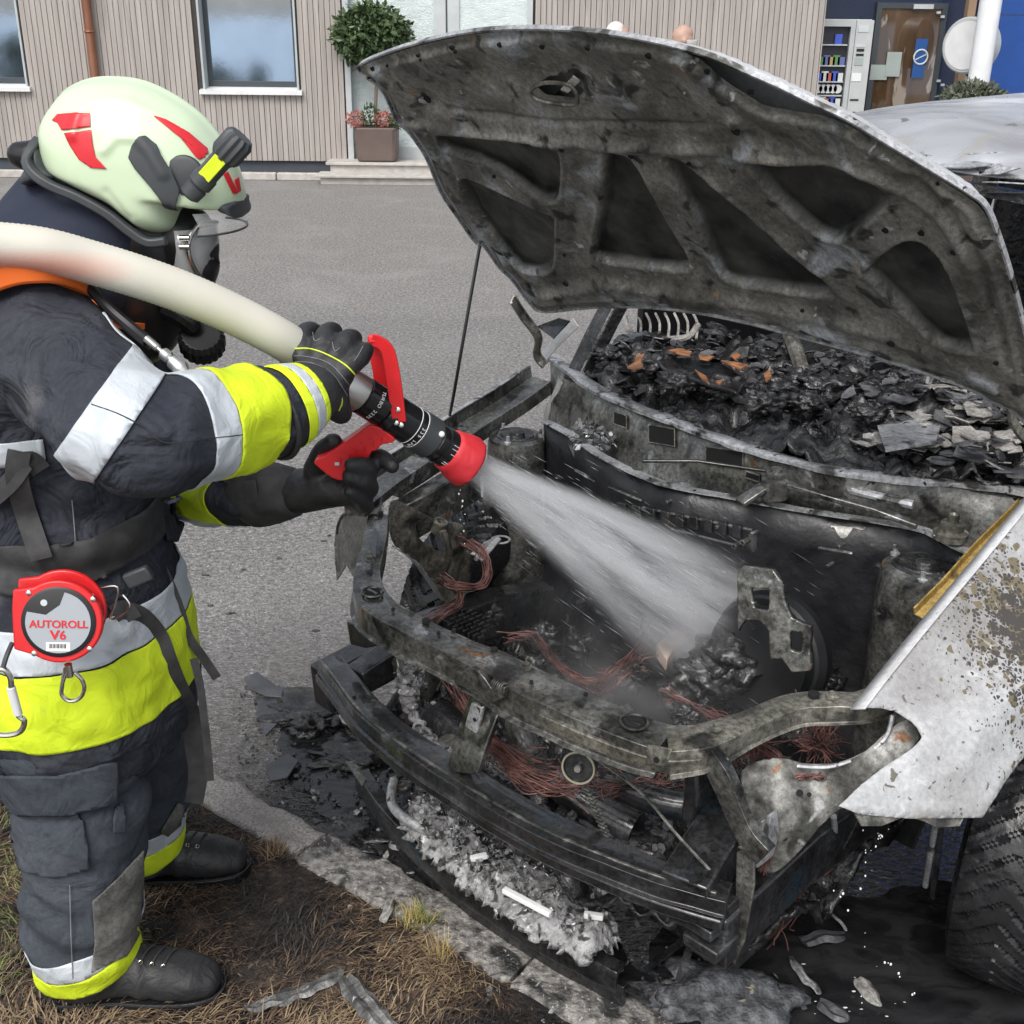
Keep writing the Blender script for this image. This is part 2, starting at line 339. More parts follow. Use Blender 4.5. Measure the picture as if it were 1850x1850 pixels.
# one ground sheet: flat yard, dropping into the valley behind the photographer
g = MB(); xs = [-300, -60, -20, -10, -5, -2, 0, 2, 5, 10, 20, 60, 300]; ys = [-130, -120, -60, -30, -14, -8, -5, -2, 0, 2, 4, 7, 10, 16, 30, 100, 300]
def gz(y): return 0 if y > -5 else -(abs(y+5))*.30 if y > -60 else -16.5
vs = [(x, y, gz(y)) for x in xs for y in ys]; ny = len(ys)
g.add(vs, [(i*ny+j, (i+1)*ny+j, (i+1)*ny+j+1, i*ny+j+1) for i in range(len(xs)-1) for j in range(ny-1)])
struct('ground', g, M['asphalt'], smooth=False)
hl_ = MB(); hl_.add([(-500, -600, 6), (500, -600, 6), (500, -128, -17), (-500, -128, -17)], [(0, 1, 2, 3)])  # unseen pale sheet added so the windows mirror a bright sky
struct('sky_reflection_sheet', hl_, plain('pale sky sheet', (.40, .50, .62), .9), smooth=False)
# dark repair seam lines in the asphalt
M['seam'] = plain('seam', (.095, .092, .09), .85)
sm = MB()
for (p0, p1, w_) in ((Pz(390, 423, 0), Pz(860, 437, 0), .012), (Pz(650, 598, 0), Pz(870, 628, 0), .004)):
    d = nrm(p1-p0); p1 = p0+(p1-p0)*1.0; n_ = np.array([-d[1], d[0], 0]); q = catmull([p0-d*.3, p0, p0+(p1-p0)*.35+n_*.04, p0+(p1-p0)*.7-n_*.03, p1, p1+d*.3], 8)
    sm.sweep(q, [(-w_, .003), (w_, .003), (w_, .0045), (-w_, .0045)])
pass
# kerb line
KC = [(290, 1378), (378, 1428), (470, 1492), (558, 1545), (660, 1592), (760, 1648), (850, 1695), (950, 1752), (1060, 1815), (1200, 1895)]
kp = np.array([Pz(x, y, .0) for x, y in KC])
kd = nrm(kp[-1]-kp[0]); kn = np.array([-kd[1], kd[0], 0])   # kn points to the road side
M['granite'] = grunge('granite', [(.3, (.17, .155, .145)), (.5, (.28, .26, .245)), (.7, (.38, .36, .34))], 160, (.7, .9), bump=1, bscale=120, bdist=.006, patches=[((.12, .11, .1), 220, .6, .05), ((.2, .185, .17), 9, .55, .2)])
M['granite_soot'] = grunge('sooty granite', [(.3, (.07, .066, .062)), (.5, (.2, .19, .18)), (.7, (.34, .32, .3))], 60, (.5, .8), bump=1, bscale=90, bdist=.008, patches=[((.03, .03, .03), 14, .5, .12, .4), ((.4, .38, .35), 120, .62, .05)])
def kerb_stone(c0, c1, mat, label, wd=.105, seed=0):
    mb = MB(); n = 40; d = nrm(c1-c0); q = np.array([-d[1], d[0], 0]); L_ = np.linalg.norm(c1-c0); m_ = 14; vs = []
    prof = [(-1, -.05), (-1, 0), (-.97, .016), (-.9, .022)]+[(-.9+1.8*k/8, .024) for k in range(1, 8)]+[(.9, .022), (.97, .016), (1, 0), (1, -.05)]
    for i in range(n+1):
        c = c0+d*L_*i/n
        for (s_, z) in prof:
            p = c+q*s_*wd/2+EZ*z; f = noise.fractal(Vector(p*14)+Vector((seed, 0, 0)), 1, 2, 4); h = noise.noise(Vector(p*60))
            e = .004 if 0 < i < n else 0; vs.append(p+q*(f*.010*(abs(s_) > .85))+EZ*((f*.006+h*.002) if z > 0 else 0)-d*0)
    m_ = len(prof); mb.add(vs, [(i*m_+j, (i+1)*m_+j, (i+1)*m_+j+1, i*m_+j+1) for i in range(n) for j in range(m_-1)]+[tuple(range(m_)), tuple(n*m_+j for j in range(m_))[::-1]])
    return alone('kerb_stone', mb, mat, label, 'kerb stone', 'granite kerb stones along the verge', ang=60)
def on_kerb(s): return kp[0]+kd*s
Lk = np.linalg.norm(kp[-1]-kp[0]); s1 = (kp[3]-kp[0])@kd
off = [(p-kp[0])@kn for p in kp]; mo = float(np.mean(off))
k0 = kp[0]+kn*mo
kerb_stone(k0-kd*1.15, k0-kd*.12, M['granite'], 'pale granite kerb stone half hidden behind the firefighter\'s legs', seed=1)
kerb_stone(k0-kd*.112, k0+kd*(s1-.004), M['granite'], 'clean pale granite kerb stone just right of the firefighter\'s far boot', seed=2)
kerb_stone(k0+kd*(s1+.006), k0+kd*(s1+.62), M['granite_soot'], 'soot-streaked kerb stone below the fallen lower bumper strip', wd=.12, seed=3)
kerb_stone(k0+kd*(s1+.628), k0+kd*(Lk+1.0), M['granite_soot'], 'blackened kerb stone at the bottom edge beside the charred lump', wd=.125, seed=4)
def kerbside(p): return (np.asarray(p)[:2]-k0[:2])@kn[:2]      # >0 on the road side
# burnt soil of the verge
M['soil'] = grunge('burnt soil', [(.3, (.010, .008, .007)), (.5, (.04, .028, .021)), (.7, (.10, .068, .048))], 22, (.7, 1), bump=1, bscale=70, bdist=.02, patches=[((.012, .011, .011), 3.5, .52, .12), ((.15, .105, .07), 60, .6, .1)])
vb = MB(); vs = []; NX, NY = 130, 90
for i in range(NX+1):
    for j in range(NY+1):
        p = k0-kd*1.1+kd*(3.0*i/NX)-kn*(.05+2.3*(j/NY)**1.3)
        vs.append(p+EZ*(.010+.018*noise.fractal(Vector(p*7), 1, 2, 4)*min(1, j/6)-(.02 if j == 0 else 0)))
vb.add(vs, [(i*(NY+1)+j, i*(NY+1)+j+1, (i+1)*(NY+1)+j+1, (i+1)*(NY+1)+j) for i in range(NX) for j in range(NY)])
struct('verge_soil', vb, M['soil'], ang=180)
# dry grass on it: uncountable blades
def blades(n, region, cols, name, hgt=(.02, .06), lie=.75, wd=.0016, label='', seed=1):
    r = np.random.default_rng(seed); mb = MB(); vs = []; fs = []; ms = []
    for _ in range(n):
        p = region(r)
        if p is None: continue
        p, mi = p; L_ = r.uniform(*hgt); az = noise.noise(Vector(p*5))*5+r.normal(0, .7); el = max(.03, r.normal(1-lie, .25)); w_ = wd*r.uniform(.6, 1.5)
        d = np.array([math.cos(az)*math.cos(el), math.sin(az)*math.cos(el), math.sin(el)]); s_ = np.array([-math.sin(az), math.cos(az), 0])*w_
        m1 = p+d*L_*.5+EZ*L_*.12; m2 = p+d*L_+EZ*(-L_*.05+.002); o = len(vs)
        vs += [p-s_, p+s_, m1+s_*.8, m1-s_*.8, m2]; fs += [(o, o+1, o+2, o+3), (o+3, o+2, o+4)]; ms += [mi, mi]
    mb.add(vs, fs); mb.m = ms; o = part(name, mb, cols, smooth=False); return tag(o, label, 'grass', kind='stuff')
M['straw'] = plain('straw', (.26, .19, .115), .8); M['straw2'] = plain('brown straw', (.10, .065, .043), .8); M['char_blade'] = plain('charred blade', (.02, .017, .016), .7); M['green'] = plain('green blade', (.15, .2, .05), .7)
def verge_pt(r):
    a = r.uniform(-1.0, 1.7); c = r.uniform(.06, 1.5)**1.0; p = k0+kd*a-kn*c; f = noise.fractal(Vector(p*4)+Vector((3, 1, 0)), 1, 2, 4)
    h = noise.fractal(Vector(p*2.2)+Vector((13, 1, 0)), 1, 2, 3)
    burnt = (.50-abs(c-.2)*.7)+a*.22+h*1.2
    q = r.random()
    if q < burnt-.05:
        if r.random() < .25: return None
        mi = 2
    elif q < burnt+.38: mi = 1
    else: mi = 0
    if p[0] < -1.0 and r.random() < .22: mi = 3
    return p+EZ*(.012+.014*max(0, f)), mi
blades(88000, verge_pt, [M['straw'], M['straw2'], M['char_blade'], M['green']], 'dry_grass', (.018, .06), .82, .0011, 'scorched brown and straw coloured grass lying flat on the verge', 3)
def tuft(px, py, n, rr, name, label, mats, h=(.04, .09), seed=1):
    c = Pz(px, py, .012); r = np.random.default_rng(seed); mb = MB(); ms = []
    for _ in range(n):
        p = c+np.array([r.normal(0, rr), r.normal(0, rr*.6), 0]); L_ = r.uniform(*h); az = r.uniform(0, 6.28); el = r.uniform(.6, 1.5); d = np.array([math.cos(az)*math.cos(el), math.sin(az)*math.cos(el), math.sin(el)]); s_ = np.cross(d, (0, 1, .3))*.0011
        mb.cur = int(r.random() < .35); bend = np.array([d[0], d[1], -.3])*L_*.3
        mb.add([p-s_, p+s_, p+d*L_*.6+s_*.7, p+d*L_*.6-s_*.7, p+d*L_+bend], [(0, 1, 2, 3), (3, 2, 4)])
    alone(name, mb, mats, label, 'grass tuft', 'unburnt grass tufts', smooth=False)
M['tuft_y'] = plain('yellow blade', (.45, .34, .12), .7)
tuft(755, 1670, 150, .016, 'grass_tuft', 'small yellow green grass tuft growing against the kerb', [M['tuft_y'], M['green']], (.03, .07))
tuft(795, 1730, 60, .012, 'grass_tuft', 'orange straw tuft lying below the yellow green one', [M['tuft_y'], M['straw']], (.03, .08), 2)
tuft(495, 1545, 70, .012, 'grass_tuft', 'brown upright grass tuft between the far boot and the kerb', [M['straw'], M['straw2']], (.03, .06), 4)
# puddles of black run-off
M['puddle'] = grunge('black water', [(.3, (.008, .008, .009)), (.7, (.03, .03, .032))], 10, (.04, .12), bump=.35, bscale=11, bdist=.012, detail=3, stretch=(1, 1.7, 1), dist=1.2)
def puddle(pxs, z, mat=None):
    mb = MB(); P = catmull([Pz(x, y, z)[:2] for x, y in pxs], 14, True); P = np.array([p+np.array([noise.noise(Vector((p[0]*18, p[1]*18, 1))), noise.noise(Vector((p[0]*18, p[1]*18, 5)))])*.035 for p in P])
    relief(mb, P, .015, None, lambda x, y, h: (x, y, z)); return struct('puddle', mb, mat or M['puddle'])
puddle([(500, 1340), (560, 1290), (640, 1330), (720, 1400), (770, 1480), (900, 1560), (1090, 1680), (1180, 1790), (1050, 1765), (900, 1672), (770, 1600), (650, 1550), (600, 1510), (570, 1440), (520, 1410)], .006)
puddle([(1180, 1690), (1400, 1640), (1650, 1600), (1900, 1600), (1980, 1900), (1700, 2000), (1300, 2000), (1220, 1820)], .0062)
# ================================================================== BUILDINGS
YW = 15.4
def W(px, py, y=YW): p = Py(px, py, y); return p[0], p[2]
M['slat'] = grunge('weathered larch', [(.3, (.30, .27, .25)), (.7, (.42, .385, .36))], 1.0, (.75, .9), bump=.3, bscale=60, bdist=.002, stretch=(12, 12, .6), patches=[((.26, .215, .185), 26, .66, .05), ((.27, .25, .24), 1.6, .52, .2)], grain=.12)
M['slat_back'] = plain('dark gap', (.05, .045, .04), .9); M['plinth'] = plain('plinth', (.055, .065, .08), .7)
M['alu'] = plain('powder coated aluminium', (.5, .53, .54), .4, .2); M['sill'] = plain('sill', (.72, .73, .74), .35, .1)
M['reveal'] = plain('reveal', (.40, .44, .45), .5); M['dframe'] = plain('dark frame', (.045, .055, .065), .4)
M['mirror'] = grunge('coated window glass', [(.3, (.50, .56, .62)), (.7, (.56, .62, .68))], 2, (.05, .07), 1, bump=.04, bscale=3, bdist=.01)
M['ripple'] = grunge('rippled frosted glass', [(.3, (.50, .58, .58)), (.7, (.62, .70, .70))], 3, (.12, .2), 0, bump=1, bscale=26, bdist=.012, stretch=(1, 1, 2.4), detail=2, dist=1.2, spec=1)
M['copper_pipe'] = grunge('copper pipe', [(.3, (.20, .085, .055)), (.7, (.34, .16, .10))], 5, (.35, .55), .6, stretch=(1, 1, .3))
M['navy'] = plain('navy panel', (.012, .02, .05), .3); M['blue'] = plain('blue panel', (.012, .065, .28), .35); M['black'] = plain('black', (.01, .01, .012), .4)
M['concrete'] = grunge('pale stone step', [(.3, (.36, .34, .32)), (.7, (.50, .48, .45))], 12, (.8, .9), bump=.5)
M['whitepaint'] = plain('white paint', (.74, .76, .78), .4)
bx = lambda mb, x0, x1, z0, z1, y0, y1: mb.box2((x0, y0, z0), (x1, y1, z1))
xE = W(1488, 60)[0]; xD0 = W(622, 100)[0]; xD1 = W(962, 60)[0]; zb = W(400, 290)[1]; zt = 4.6
wA = (W(357, 40)[0], W(536, 80)[0], W(450, 163)[1]); wB = (W(-170, 40)[0], W(40, 80)[0], W(20, 157)[1])
house = thing('slatted_building', 'building clad in weathered vertical timber slats behind the yard', 'building', (-2, YW, 0))
mb = MB(); x = -9.5; k = 0; pitch = .068
opens = [(wA[0]-.02, wA[1]+.02, wA[2]-.03), (wB[0]-.02, wB[1]+.02, wB[2]-.03), (xD0, xD1, zb)]
while x < xE-.01:
    x1 = min(x+pitch-.008, xE); c = (x+x1)/2; z0 = zb+.005
    o_ = [o for o in opens if o[0]-.03 < c < o[1]+.03]; dy = .006*math.sin(k*12.9)
    if o_:
        if o_[0][2] > z0+.05: bx(mb, x, x1, z0, o_[0][2], YW+dy, YW+.03)
        bx(mb, x, x1, 3.3, zt, YW+dy, YW+.03)
    else: bx(mb, x, x1, z0, zt, YW+dy, YW+.03)
    x += pitch; k += 1
part('slat_cladding', mb, M['slat'], house, smooth=False)
mb = MB()
def wallbox(x0, x1, z0, z1): bx(mb, x0, x1, z0, z1, YW+.031, YW+.35)
wallbox(-9.5, wB[0], zb, zt); wallbox(wB[0], wB[1], zb, wB[2]); wallbox(wB[1], wA[0], zb, zt); wallbox(wA[0], wA[1], zb, wA[2]); wallbox(wA[1], xD0, zb, zt); wallbox(xD1, xE, zb, zt); wallbox(wB[0], wA[1], 3.3, zt) if 0 else None
for o in opens: wallbox(o[0]+.02, o[1]-.02, 3.32, zt)
part('wall', mb, M['slat_back'], house, smooth=False)
mb = MB(); bx(mb, -9.5, xE-.02, -.02, zb, YW+.05, YW+.34); part('plinth', mb, M['plinth'], house, smooth=False)
mb = MB(); bx(mb, -9.6, xE+.1, zt, zt+.25, YW-.4, YW+8); part('roof', mb, M['dframe'], house, smooth=False)
mb = MB(); bx(mb, -9.5, -9.3, 0, zt, YW+.36, YW+8); part('side_wall', mb, M['slat'], house, smooth=False); mb = MB(); bx(mb, xE-.2, xE, 0, zt, YW+.36, YW+8); part('side_wall', mb, M['slat'], house, smooth=False)
for (x0, x1, z0) in (wA, wB):
    mb = MB(); bx(mb, x0, x0+.025, z0, 3.3, YW-.01, YW+.30); bx(mb, x1-.025, x1, z0, 3.3, YW-.01, YW+.30); bx(mb, x0, x1, 3.3, 3.32, YW-.01, YW+.3)
    wf = part('window', mb, M['reveal'], house, smooth=False)
    mb = MB(); t_ = .055
    bx(mb, x0+.025, x0+.025+t_, z0, 3.3, YW+.18, YW+.26); bx(mb, x1-.025-t_, x1-.025, z0, 3.3, YW+.18, YW+.26); bx(mb, x0+.08, x1-.08, z0, z0+.10, YW+.18, YW+.26); bx(mb, x0+.08, x1-.08, 3.22, 3.3, YW+.18, YW+.26)
    part('frame', mb, M['dframe'], wf, smooth=False)
    mb = MB(); bx(mb, x0+.08, x1-.08, z0+.10, 3.22, YW+.205, YW+.22); part('pane', mb, M['mirror'], wf, smooth=False)
    mb = MB(); mb.add([(x0-.04, YW-.07, z0-.05), (x1+.04, YW-.07, z0-.05), (x1+.04, YW-.07, z0-.002), (x0-.04, YW-.07, z0-.002), (x0-.04, YW+.18, z0+.03), (x1+.04, YW+.18, z0+.03), (x0-.04, YW+.18, z0-.05), (x1+.04, YW+.18, z0-.05)],
                      [(0, 1, 2, 3), (3, 2, 5, 4), (0, 3, 4, 6), (1, 7, 5, 2), (4, 5, 7, 6), (0, 6, 7, 1)])
    part('sill', mb, M['sill'], wf, smooth=False)
# entrance: frosted panels in pale frames
def fr(mb, x0, x1, z0, z1, t_, y0, y1): bx(mb, x0, x0+t_, z0, z1, y0, y1); bx(mb, x1-t_, x1, z0, z1, y0, y1); bx(mb, x0+t_, x1-t_, z0, z0+t_, y0, y1); bx(mb, x0+t_, x1-t_, z1-t_, z1, y0, y1)
xm = W(783, 60)[0]; xm2 = W(829, 60)[0]; zr = W(700, 138)[1]; zk = zb+.18
dr = MB(); bx(dr, xD0, xD0+.07, zb, 3.3, YW-.02, YW+.2); bx(dr, xm, xm2, zb, 3.3, YW+.12, YW+.2); bx(dr, xD1-.07, xD1, zb, 3.3, YW-.02, YW+.2)
bx(dr, xD0+.07, xm, zr-.06, zr+.06, YW+.13, YW+.19); bx(dr, xD0+.07, xm, zb, zk, YW+.13, YW+.19); bx(dr, xm2, xD1-.07, zb, zk, YW+.13, YW+.19); bx(dr, xm2, xD1-.07, zr-.06, zr+.06, YW+.13, YW+.19)
d_ = part('entrance_door', dr, M['alu'], house, smooth=False)
for (a, b_, c, e) in ((xD0+.07, xm, zk, zr-.06), (xD0+.07, xm, zr+.06, 3.3), (xm2, xD1-.07, zk, zr-.06), (xm2, xD1-.07, zr+.06, 3.3)):
    mb = MB(); bx(mb, a, b_, c, e, YW+.15, YW+.17); part('glass_panel', mb, M['ripple'], d_, smooth=False)
mb = MB(); bx(mb, (xm+xm2)/2-.01, (xm+xm2)/2+.01, zb, 3.3, YW+.112, YW+.118); part('door_gap', mb, M['dframe'], d_, smooth=False)
px_ = W(160, 60)[0]; mb = MB(); pipe_x = Py(162, 60, YW-.09)[0]
mb.tube([(pipe_x, YW-.09, .15), (pipe_x, YW-.09, 4.6)], .055, 16)
dp = part('downpipe', mb, M['copper_pipe'], house)
for z in (W(160, 57)[1], .7): mb = MB(); mb.torus((pipe_x, YW-.09, z), (0, 0, 1), .057, .012); mb.box((pipe_x, YW-.03, z), (.02, .1, .02)); part('pipe_clamp', mb, M['copper_pipe'], dp)
# steps
st = thing('entrance_steps', 'pale two-tread stone steps in front of the frosted entrance', 'steps', (W(700, 300)[0], YW-.6, 0))
sx0 = Py(590, 300, YW-.35)[0]; sx1 = sx0+2.6
for (y0, y1, z0, z1, dx) in ((YW-.42, YW+.13, .195, .23, 0), (YW-.38, YW+.1, .10, .193, .05), (YW-.80, YW-.36, .085, .115, -.08), (YW-.75, YW-.34, .0, .084, -.02)):
    mb = MB(); bx(mb, sx0+dx, sx1, z0, z1, y0, y1); part('tread' if z1-z0 < .06 else 'riser', mb, M['concrete'], st, smooth=False, bevel=.006)
# gravel strip with edging kerb
M['gravel'] = grunge('gravel', [(.3, (.25, .24, .23)), (.7, (.5, .48, .46))], 9, (.8, .9), bump=0)
mb = MB(); r = np.random.default_rng(3)
for _ in range(1500):
    x = r.uniform(-9, sx0); y = r.uniform(YW-.28, YW+.04); s = r.uniform(.015, .035); bm_ = [(x+s*a, y+s*b_, .03+s*c) for a, b_, c in ((1, 0, 0), (0, 1, .1), (-1, .1, 0), (0, -1, 0), (.1, 0, .9))]
    mb.add(bm_, [(0, 1, 4), (1, 2, 4), (2, 3, 4), (3, 0, 4)])
tag(part('gravel', mb, M['gravel'], smooth=False), 'pale gravel strip along the foot of the slatted wall', 'gravel', kind='stuff')
mb = MB()
for i in range(9): bx(mb, -9+i*1.0, -9+i*1.0+.985, 0, .09, YW-.40, YW-.30)
struct('edging_kerb', mb, M['concrete'], bevel=.01)
# blue facade, set back to the right of the slats
YB = 16.6
shop = thing('blue_building', 'blue and navy panelled shop front with a glass door at the right edge', 'building', (xE+2, YB, 0))
mb = MB(); xg0 = W(1590, 100, YB)[0]; xg1 = W(1692, 100, YB)[0]; zgt = W(1650, 20, YB)[1]
bx(mb, xE, xg0, 0, 4.5, YB+.05, YB+.3); bx(mb, xg0, xg1, zgt, 4.5, YB+.05, YB+.3); xb1 = W(1768, 50, YB)[0]; bx(mb, xg1, xb1, 0, 4.5, YB+.05, YB+.3)
part('navy_wall', mb, M['navy'], shop, smooth=False)
for i in range(3):
    mb = MB(); bx(mb, xb1+.02+i*1.3, xb1+1.3+i*1.3, 0, W(1800, 27, YB)[1]-.01, YB-.2, YB+.3); part('blue_panel', mb, M['blue'], shop, smooth=False)
    mb = MB(); bx(mb, xb1+.02+i*1.3, xb1+1.3+i*1.3, W(1800, 27, YB)[1], 4.5, YB-.2, YB+.3); part('blue_panel', mb, M['blue'], shop, smooth=False)
mb = MB(); fr(mb, xg0-.12, xg1+.06, .1, zgt+.1, .07, YB-.02, YB+.06); dd = part('glass_door', mb, M['dframe'], shop, smooth=False)
M['shopglass'] = grunge('brown interior glass', [(.35, (.05, .03, .016)), (.65, (.11, .065, .035))], 2.4, (.02, .05), 0, bump=0, spec=1, patches=[((.28, .24, .2), 2.2, .6, .03)], stretch=(2, 1, .5))
mb = MB(); bx(mb, xg0-.05, xg1-.01, .17, zgt+.03, YB+.0, YB+.02); part('pane', mb, M['shopglass'], dd, smooth=False)
for yy in (25, 148):
    X, Z = W(1697, yy, YB); mb = MB(); bx(mb, X-.05, X, Z, Z+.03, YB-.05, YB-.02); bx(mb, X+.01, X+.06, Z-.05, Z-.02, YB-.05, YB-.02); part('hinge', mb, M['alu'], dd, smooth=False)
X0, Z0 = W(1648, 16, YB); X1, Z1 = W(1685, 8, YB); mb = MB(); bx(mb, X0, X1, Z0, Z1, YB-.06, YB-.03); part('door_closer', mb, M['alu'], dd, smooth=False)
M['poster'] = plain('poster blue', (.02, .08, .26), .4); M['pale'] = plain('pale print', (.5, .55, .58), .5); M['notice'] = plain('notice', (.33, .38, .36), .4)
X0, Z0 = W(1645, 140, YB); X1, Z1 = W(1676, 70, YB); ps = thing('door_poster', 'blue poster with a pale ring emblem on the glass door', 'poster', (X0, YB-.03, Z0))
mb = MB(); bx(mb, X0, X1, Z0, Z1, YB-.03, YB-.025); part('sheet', mb, M['poster'], ps, smooth=False)
cx, cz = W(1662, 103, YB); mb = MB(); mb.torus((cx, YB-.032, cz), (0, 1, 0), .09, .012); mb.box((cx, YB-.032, cz), (.15, .006, .014), (nrm((1, 0, .5)), np.array([0, 1, 0]), nrm((-.5, 0, 1)))); part('emblem', mb, M['pale'], ps)
text('INFO', .05, (cx, YB-.034, Z1-.06), (1, 0, 0), (0, 0, 1), M['pale'], ps) if 0 else None
for n_, (a, b_, c, e) in enumerate(((1570, 1604, 117, 144), (1597, 1629, 94, 138))):
    X0, Z0 = W(a, e, YB); X1, Z1 = W(b_, c, YB); mb = MB(); bx(mb, X0, X1, Z0, Z1, YB-.022-.006*n_, YB-.018-.006*n_)
    alone('notice_sheet', mb, M['notice'], ['pale notice sheet taped low beside the vending machine', 'pale notice sheet taped near the middle of the glass door'][n_], 'notice', 'notices on the glass door', smooth=False)
# white column, timber post and round sign
X, Z = W(1778, 80, 15.0); mb = MB(); mb.lathe((X, 15.0, 0), (0, 0, 1), [(.18, 0), (.18, .03), (.128, .05), (.128, 4.5)], 32)
alone('column', mb, M['whitepaint'], 'round white column in front of the blue panels', 'column')
X, Z = W(1752, 10, 16.2); mb = MB(); bx(mb, X-.05, X+.05, 0, 4.5, 16.1, 16.22); alone('timber_post', mb, plain('timber', (.33, .22, .14), .7), 'narrow brown timber post behind the white column', 'post', smooth=False)
X, Z = W(1750, 82, 15.6); sg = thing('round_sign', 'round grey drum sign box mounted beside the white column', 'sign', (X, 15.6, Z-.38))
ax = nrm((-.75, -.66, 0)); mb = MB(); mb.lathe((X+.1, 15.6, Z), ax, [(.31, 0), (.33, .02), (.33, .24), (.31, .26)], 40); part('drum', mb, M['alu'], sg)
mb = MB(); mb.lathe(np.array((X+.1, 15.6, Z))+ax*.262, ax, [(.28, 0), (.28, .006)], 40); part('face', mb, M['sill'], sg)
# vending machine
YV = 15.95; vx0, _ = W(1472, 60, YV); vx1, vz1 = W(1580, 35, YV)
vm = thing('vending_machine', 'grey snack vending machine with a glass front beside the slatted wall', 'vending machine', ((vx0+vx1)/2, YV+.3, 0))
vs0, _ = W(1546, 60, YV); gx1, gz1 = W(1538, 48, YV); gz0 = W(1530, 200, YV)[1]
M['vgrey'] = plain('machine grey', (.42, .44, .45), .4); M['vdark'] = plain('machine inside', (.015, .018, .025), .4)
mb = MB(); bx(mb, vx0, vx1, .08, vz1, YV+.08, YV+.85); part('cabinet', mb, M['vgrey'], vm, smooth=False, bevel=.01)
mb = MB(); bx(mb, vx0, vx0+.06, .1, vz1-.01, YV, YV+.079); bx(mb, gx1, vs0-.006, .1, vz1-.01, YV, YV+.079); bx(mb, vx0+.06, gx1, gz1, vz1-.01, YV, YV+.079); bx(mb, vx0+.06, gx1, .1, gz0, YV, YV+.079); vd = part('door', mb, M['vgrey'], vm, smooth=False)
mb = MB(); bx(mb, vx0+.06, gx1, gz0, gz1, YV+.065, YV+.078); part('interior', mb, M['vdark'], vm, smooth=False)
mb = MB(); bx(mb, vs0, vx1, .1, vz1-.01, YV-.005, YV+.079); cp = part('control_column', mb, plain('column grey', (.46, .48, .48), .4), vm, smooth=False)
for (a, b_, c, e, mt) in ((.12, .72, 46, 58, 'pale'), (.1, .62, 80, 85, 'pale'), (.15, .6, 88, 93, 'black'), (.15, .6, 97, 101, 'black'), (.1, .62, 104, 118, 'notice'), (.05, .6, 132, 147, 'whitepaint'), (.1, .6, 179, 182, 'vdark'), (.05, .5, 202, 210, 'black')):
    zc0 = W(1560, e, YV)[1]; zc1 = W(1560, c, YV)[1]; ww = vx1-vs0; mb = MB(); bx(mb, vs0+ww*a, vs0+ww*b_, zc0, zc1, YV-.012, YV-.006); part('control_panel', mb, M[mt], cp, smooth=False)
snackc = [plain('snack%d' % i, c, .4) for i, c in enumerate([(.05, .1, .5), (.45, .3, .15), (.6, .62, .62), (.1, .25, .08), (.5, .12, .08), (.12, .14, .35)])]
for ri, yy in enumerate((80, 118, 147, 172, 193)):
    zz = W(1510, yy, YV)[1]; mb = MB(); bx(mb, vx0+.06, gx1-.02, zz-.015, zz, YV+.01, YV+.06); part('shelf', mb, M['alu'], vm, smooth=False)
    for k in range(5):
        if ri == 0 and k != 3: continue
        xx = vx0+.13+k*(gx1-vx0-.14)/5; mb = MB(); mb.cur = 0
        if ri == 3: mb.cyl((xx, YV+.06, zz+.075), (xx, YV+.04, zz+.075), .055, 16)
        else: mb.box((xx, YV+.04, zz+.05+.01*(k % 2)), (.09, .03, .10+.02*(k % 2)))
        alone('snack_pack', mb, snackc[(ri*3+k*2) % 6] if ri != 3 else snackc[2], ('pale snack packet alone on the top shelf of the vending machine' if ri == 0 else '%s, %s from the left on the %s shelf of the vending machine' % ('round pale-lidded tub' if ri == 3 else ['blue', 'orange-brown', 'grey', 'green', 'red', 'dark blue'][(ri*3+k*2) % 6]+' snack packet', ['first', 'second', 'third', 'fourth', 'fifth'][k], ['top', 'second', 'middle', 'fourth', 'lowest'][ri])), 'snack', ['top', 'second', 'middle', 'fourth', 'lowest'][ri]+' shelf of snacks in the vending machine', smooth=False)
# ================================================================== PLANTS
M['leaf'] = grunge('leaf', [(.3, (.025, .05, .018)), (.7, (.085, .13, .05))], 18, (.35, .6), bump=0, patches=[((.16, .2, .07), 30, .64, .04)])
M['bark'] = plain('bark', (.18, .14, .1), .8, bump=.6); M['pot'] = plain('brown pot', (.13, .095, .085), .6)
def leaves(mb, c, R_, n, s, seed=0, droop=.4):
    r = np.random.default_rng(seed); c = np.asarray(c, float); R_ = np.asarray(R_, float)*np.ones(3)
    for _ in range(n):
        d = nrm(r.normal(size=3)); k = r.uniform(.45, 1)**.5*(1+.16*noise.noise(Vector(d*2.4))); p = c+d*R_*k; a = nrm(d*.5+r.normal(size=3)*.6-EZ*droop); b_ = nrm(np.cross(a, r.normal(size=3))); L_ = s*r.uniform(.7, 1.3); w_ = L_*.24
        n_ = np.cross(a, b_)*w_*.4; mb.add([p, p+a*L_*.5+b_*w_+n_, p+a*L_, p+a*L_*.5-b_*w_+n_, p+a*L_*.5], [(0, 1, 4), (1, 2, 4), (2, 3, 4), (3, 0, 4)])
YT = YW-.2; cx, cz = W(672, 62, YT); ptx, ptz = W(683, 290, YT)
tr = thing('potted_tree', 'round-headed small tree growing in a brown pot on the steps', 'potted tree', (ptx, YT, .23))
mb = MB(); leaves(mb, (cx, YT, cz), (.46, .38, .34), 2600, .10, 1); part('crown', mb, M['leaf'], tr, smooth=False)
mb = MB(); mb.tube(catmull([(ptx+.0, YT, .6), (ptx-.01, YT, .85), (cx+.05, YT, cz-.3), (cx, YT, cz)], 5), .022, 8)
for k in range(5): mb.tube([(cx, YT, cz-.25), (cx+.3*math.cos(k*1.3), YT+.25*math.sin(k*1.3), cz+.1)], [.014, .006], 6)
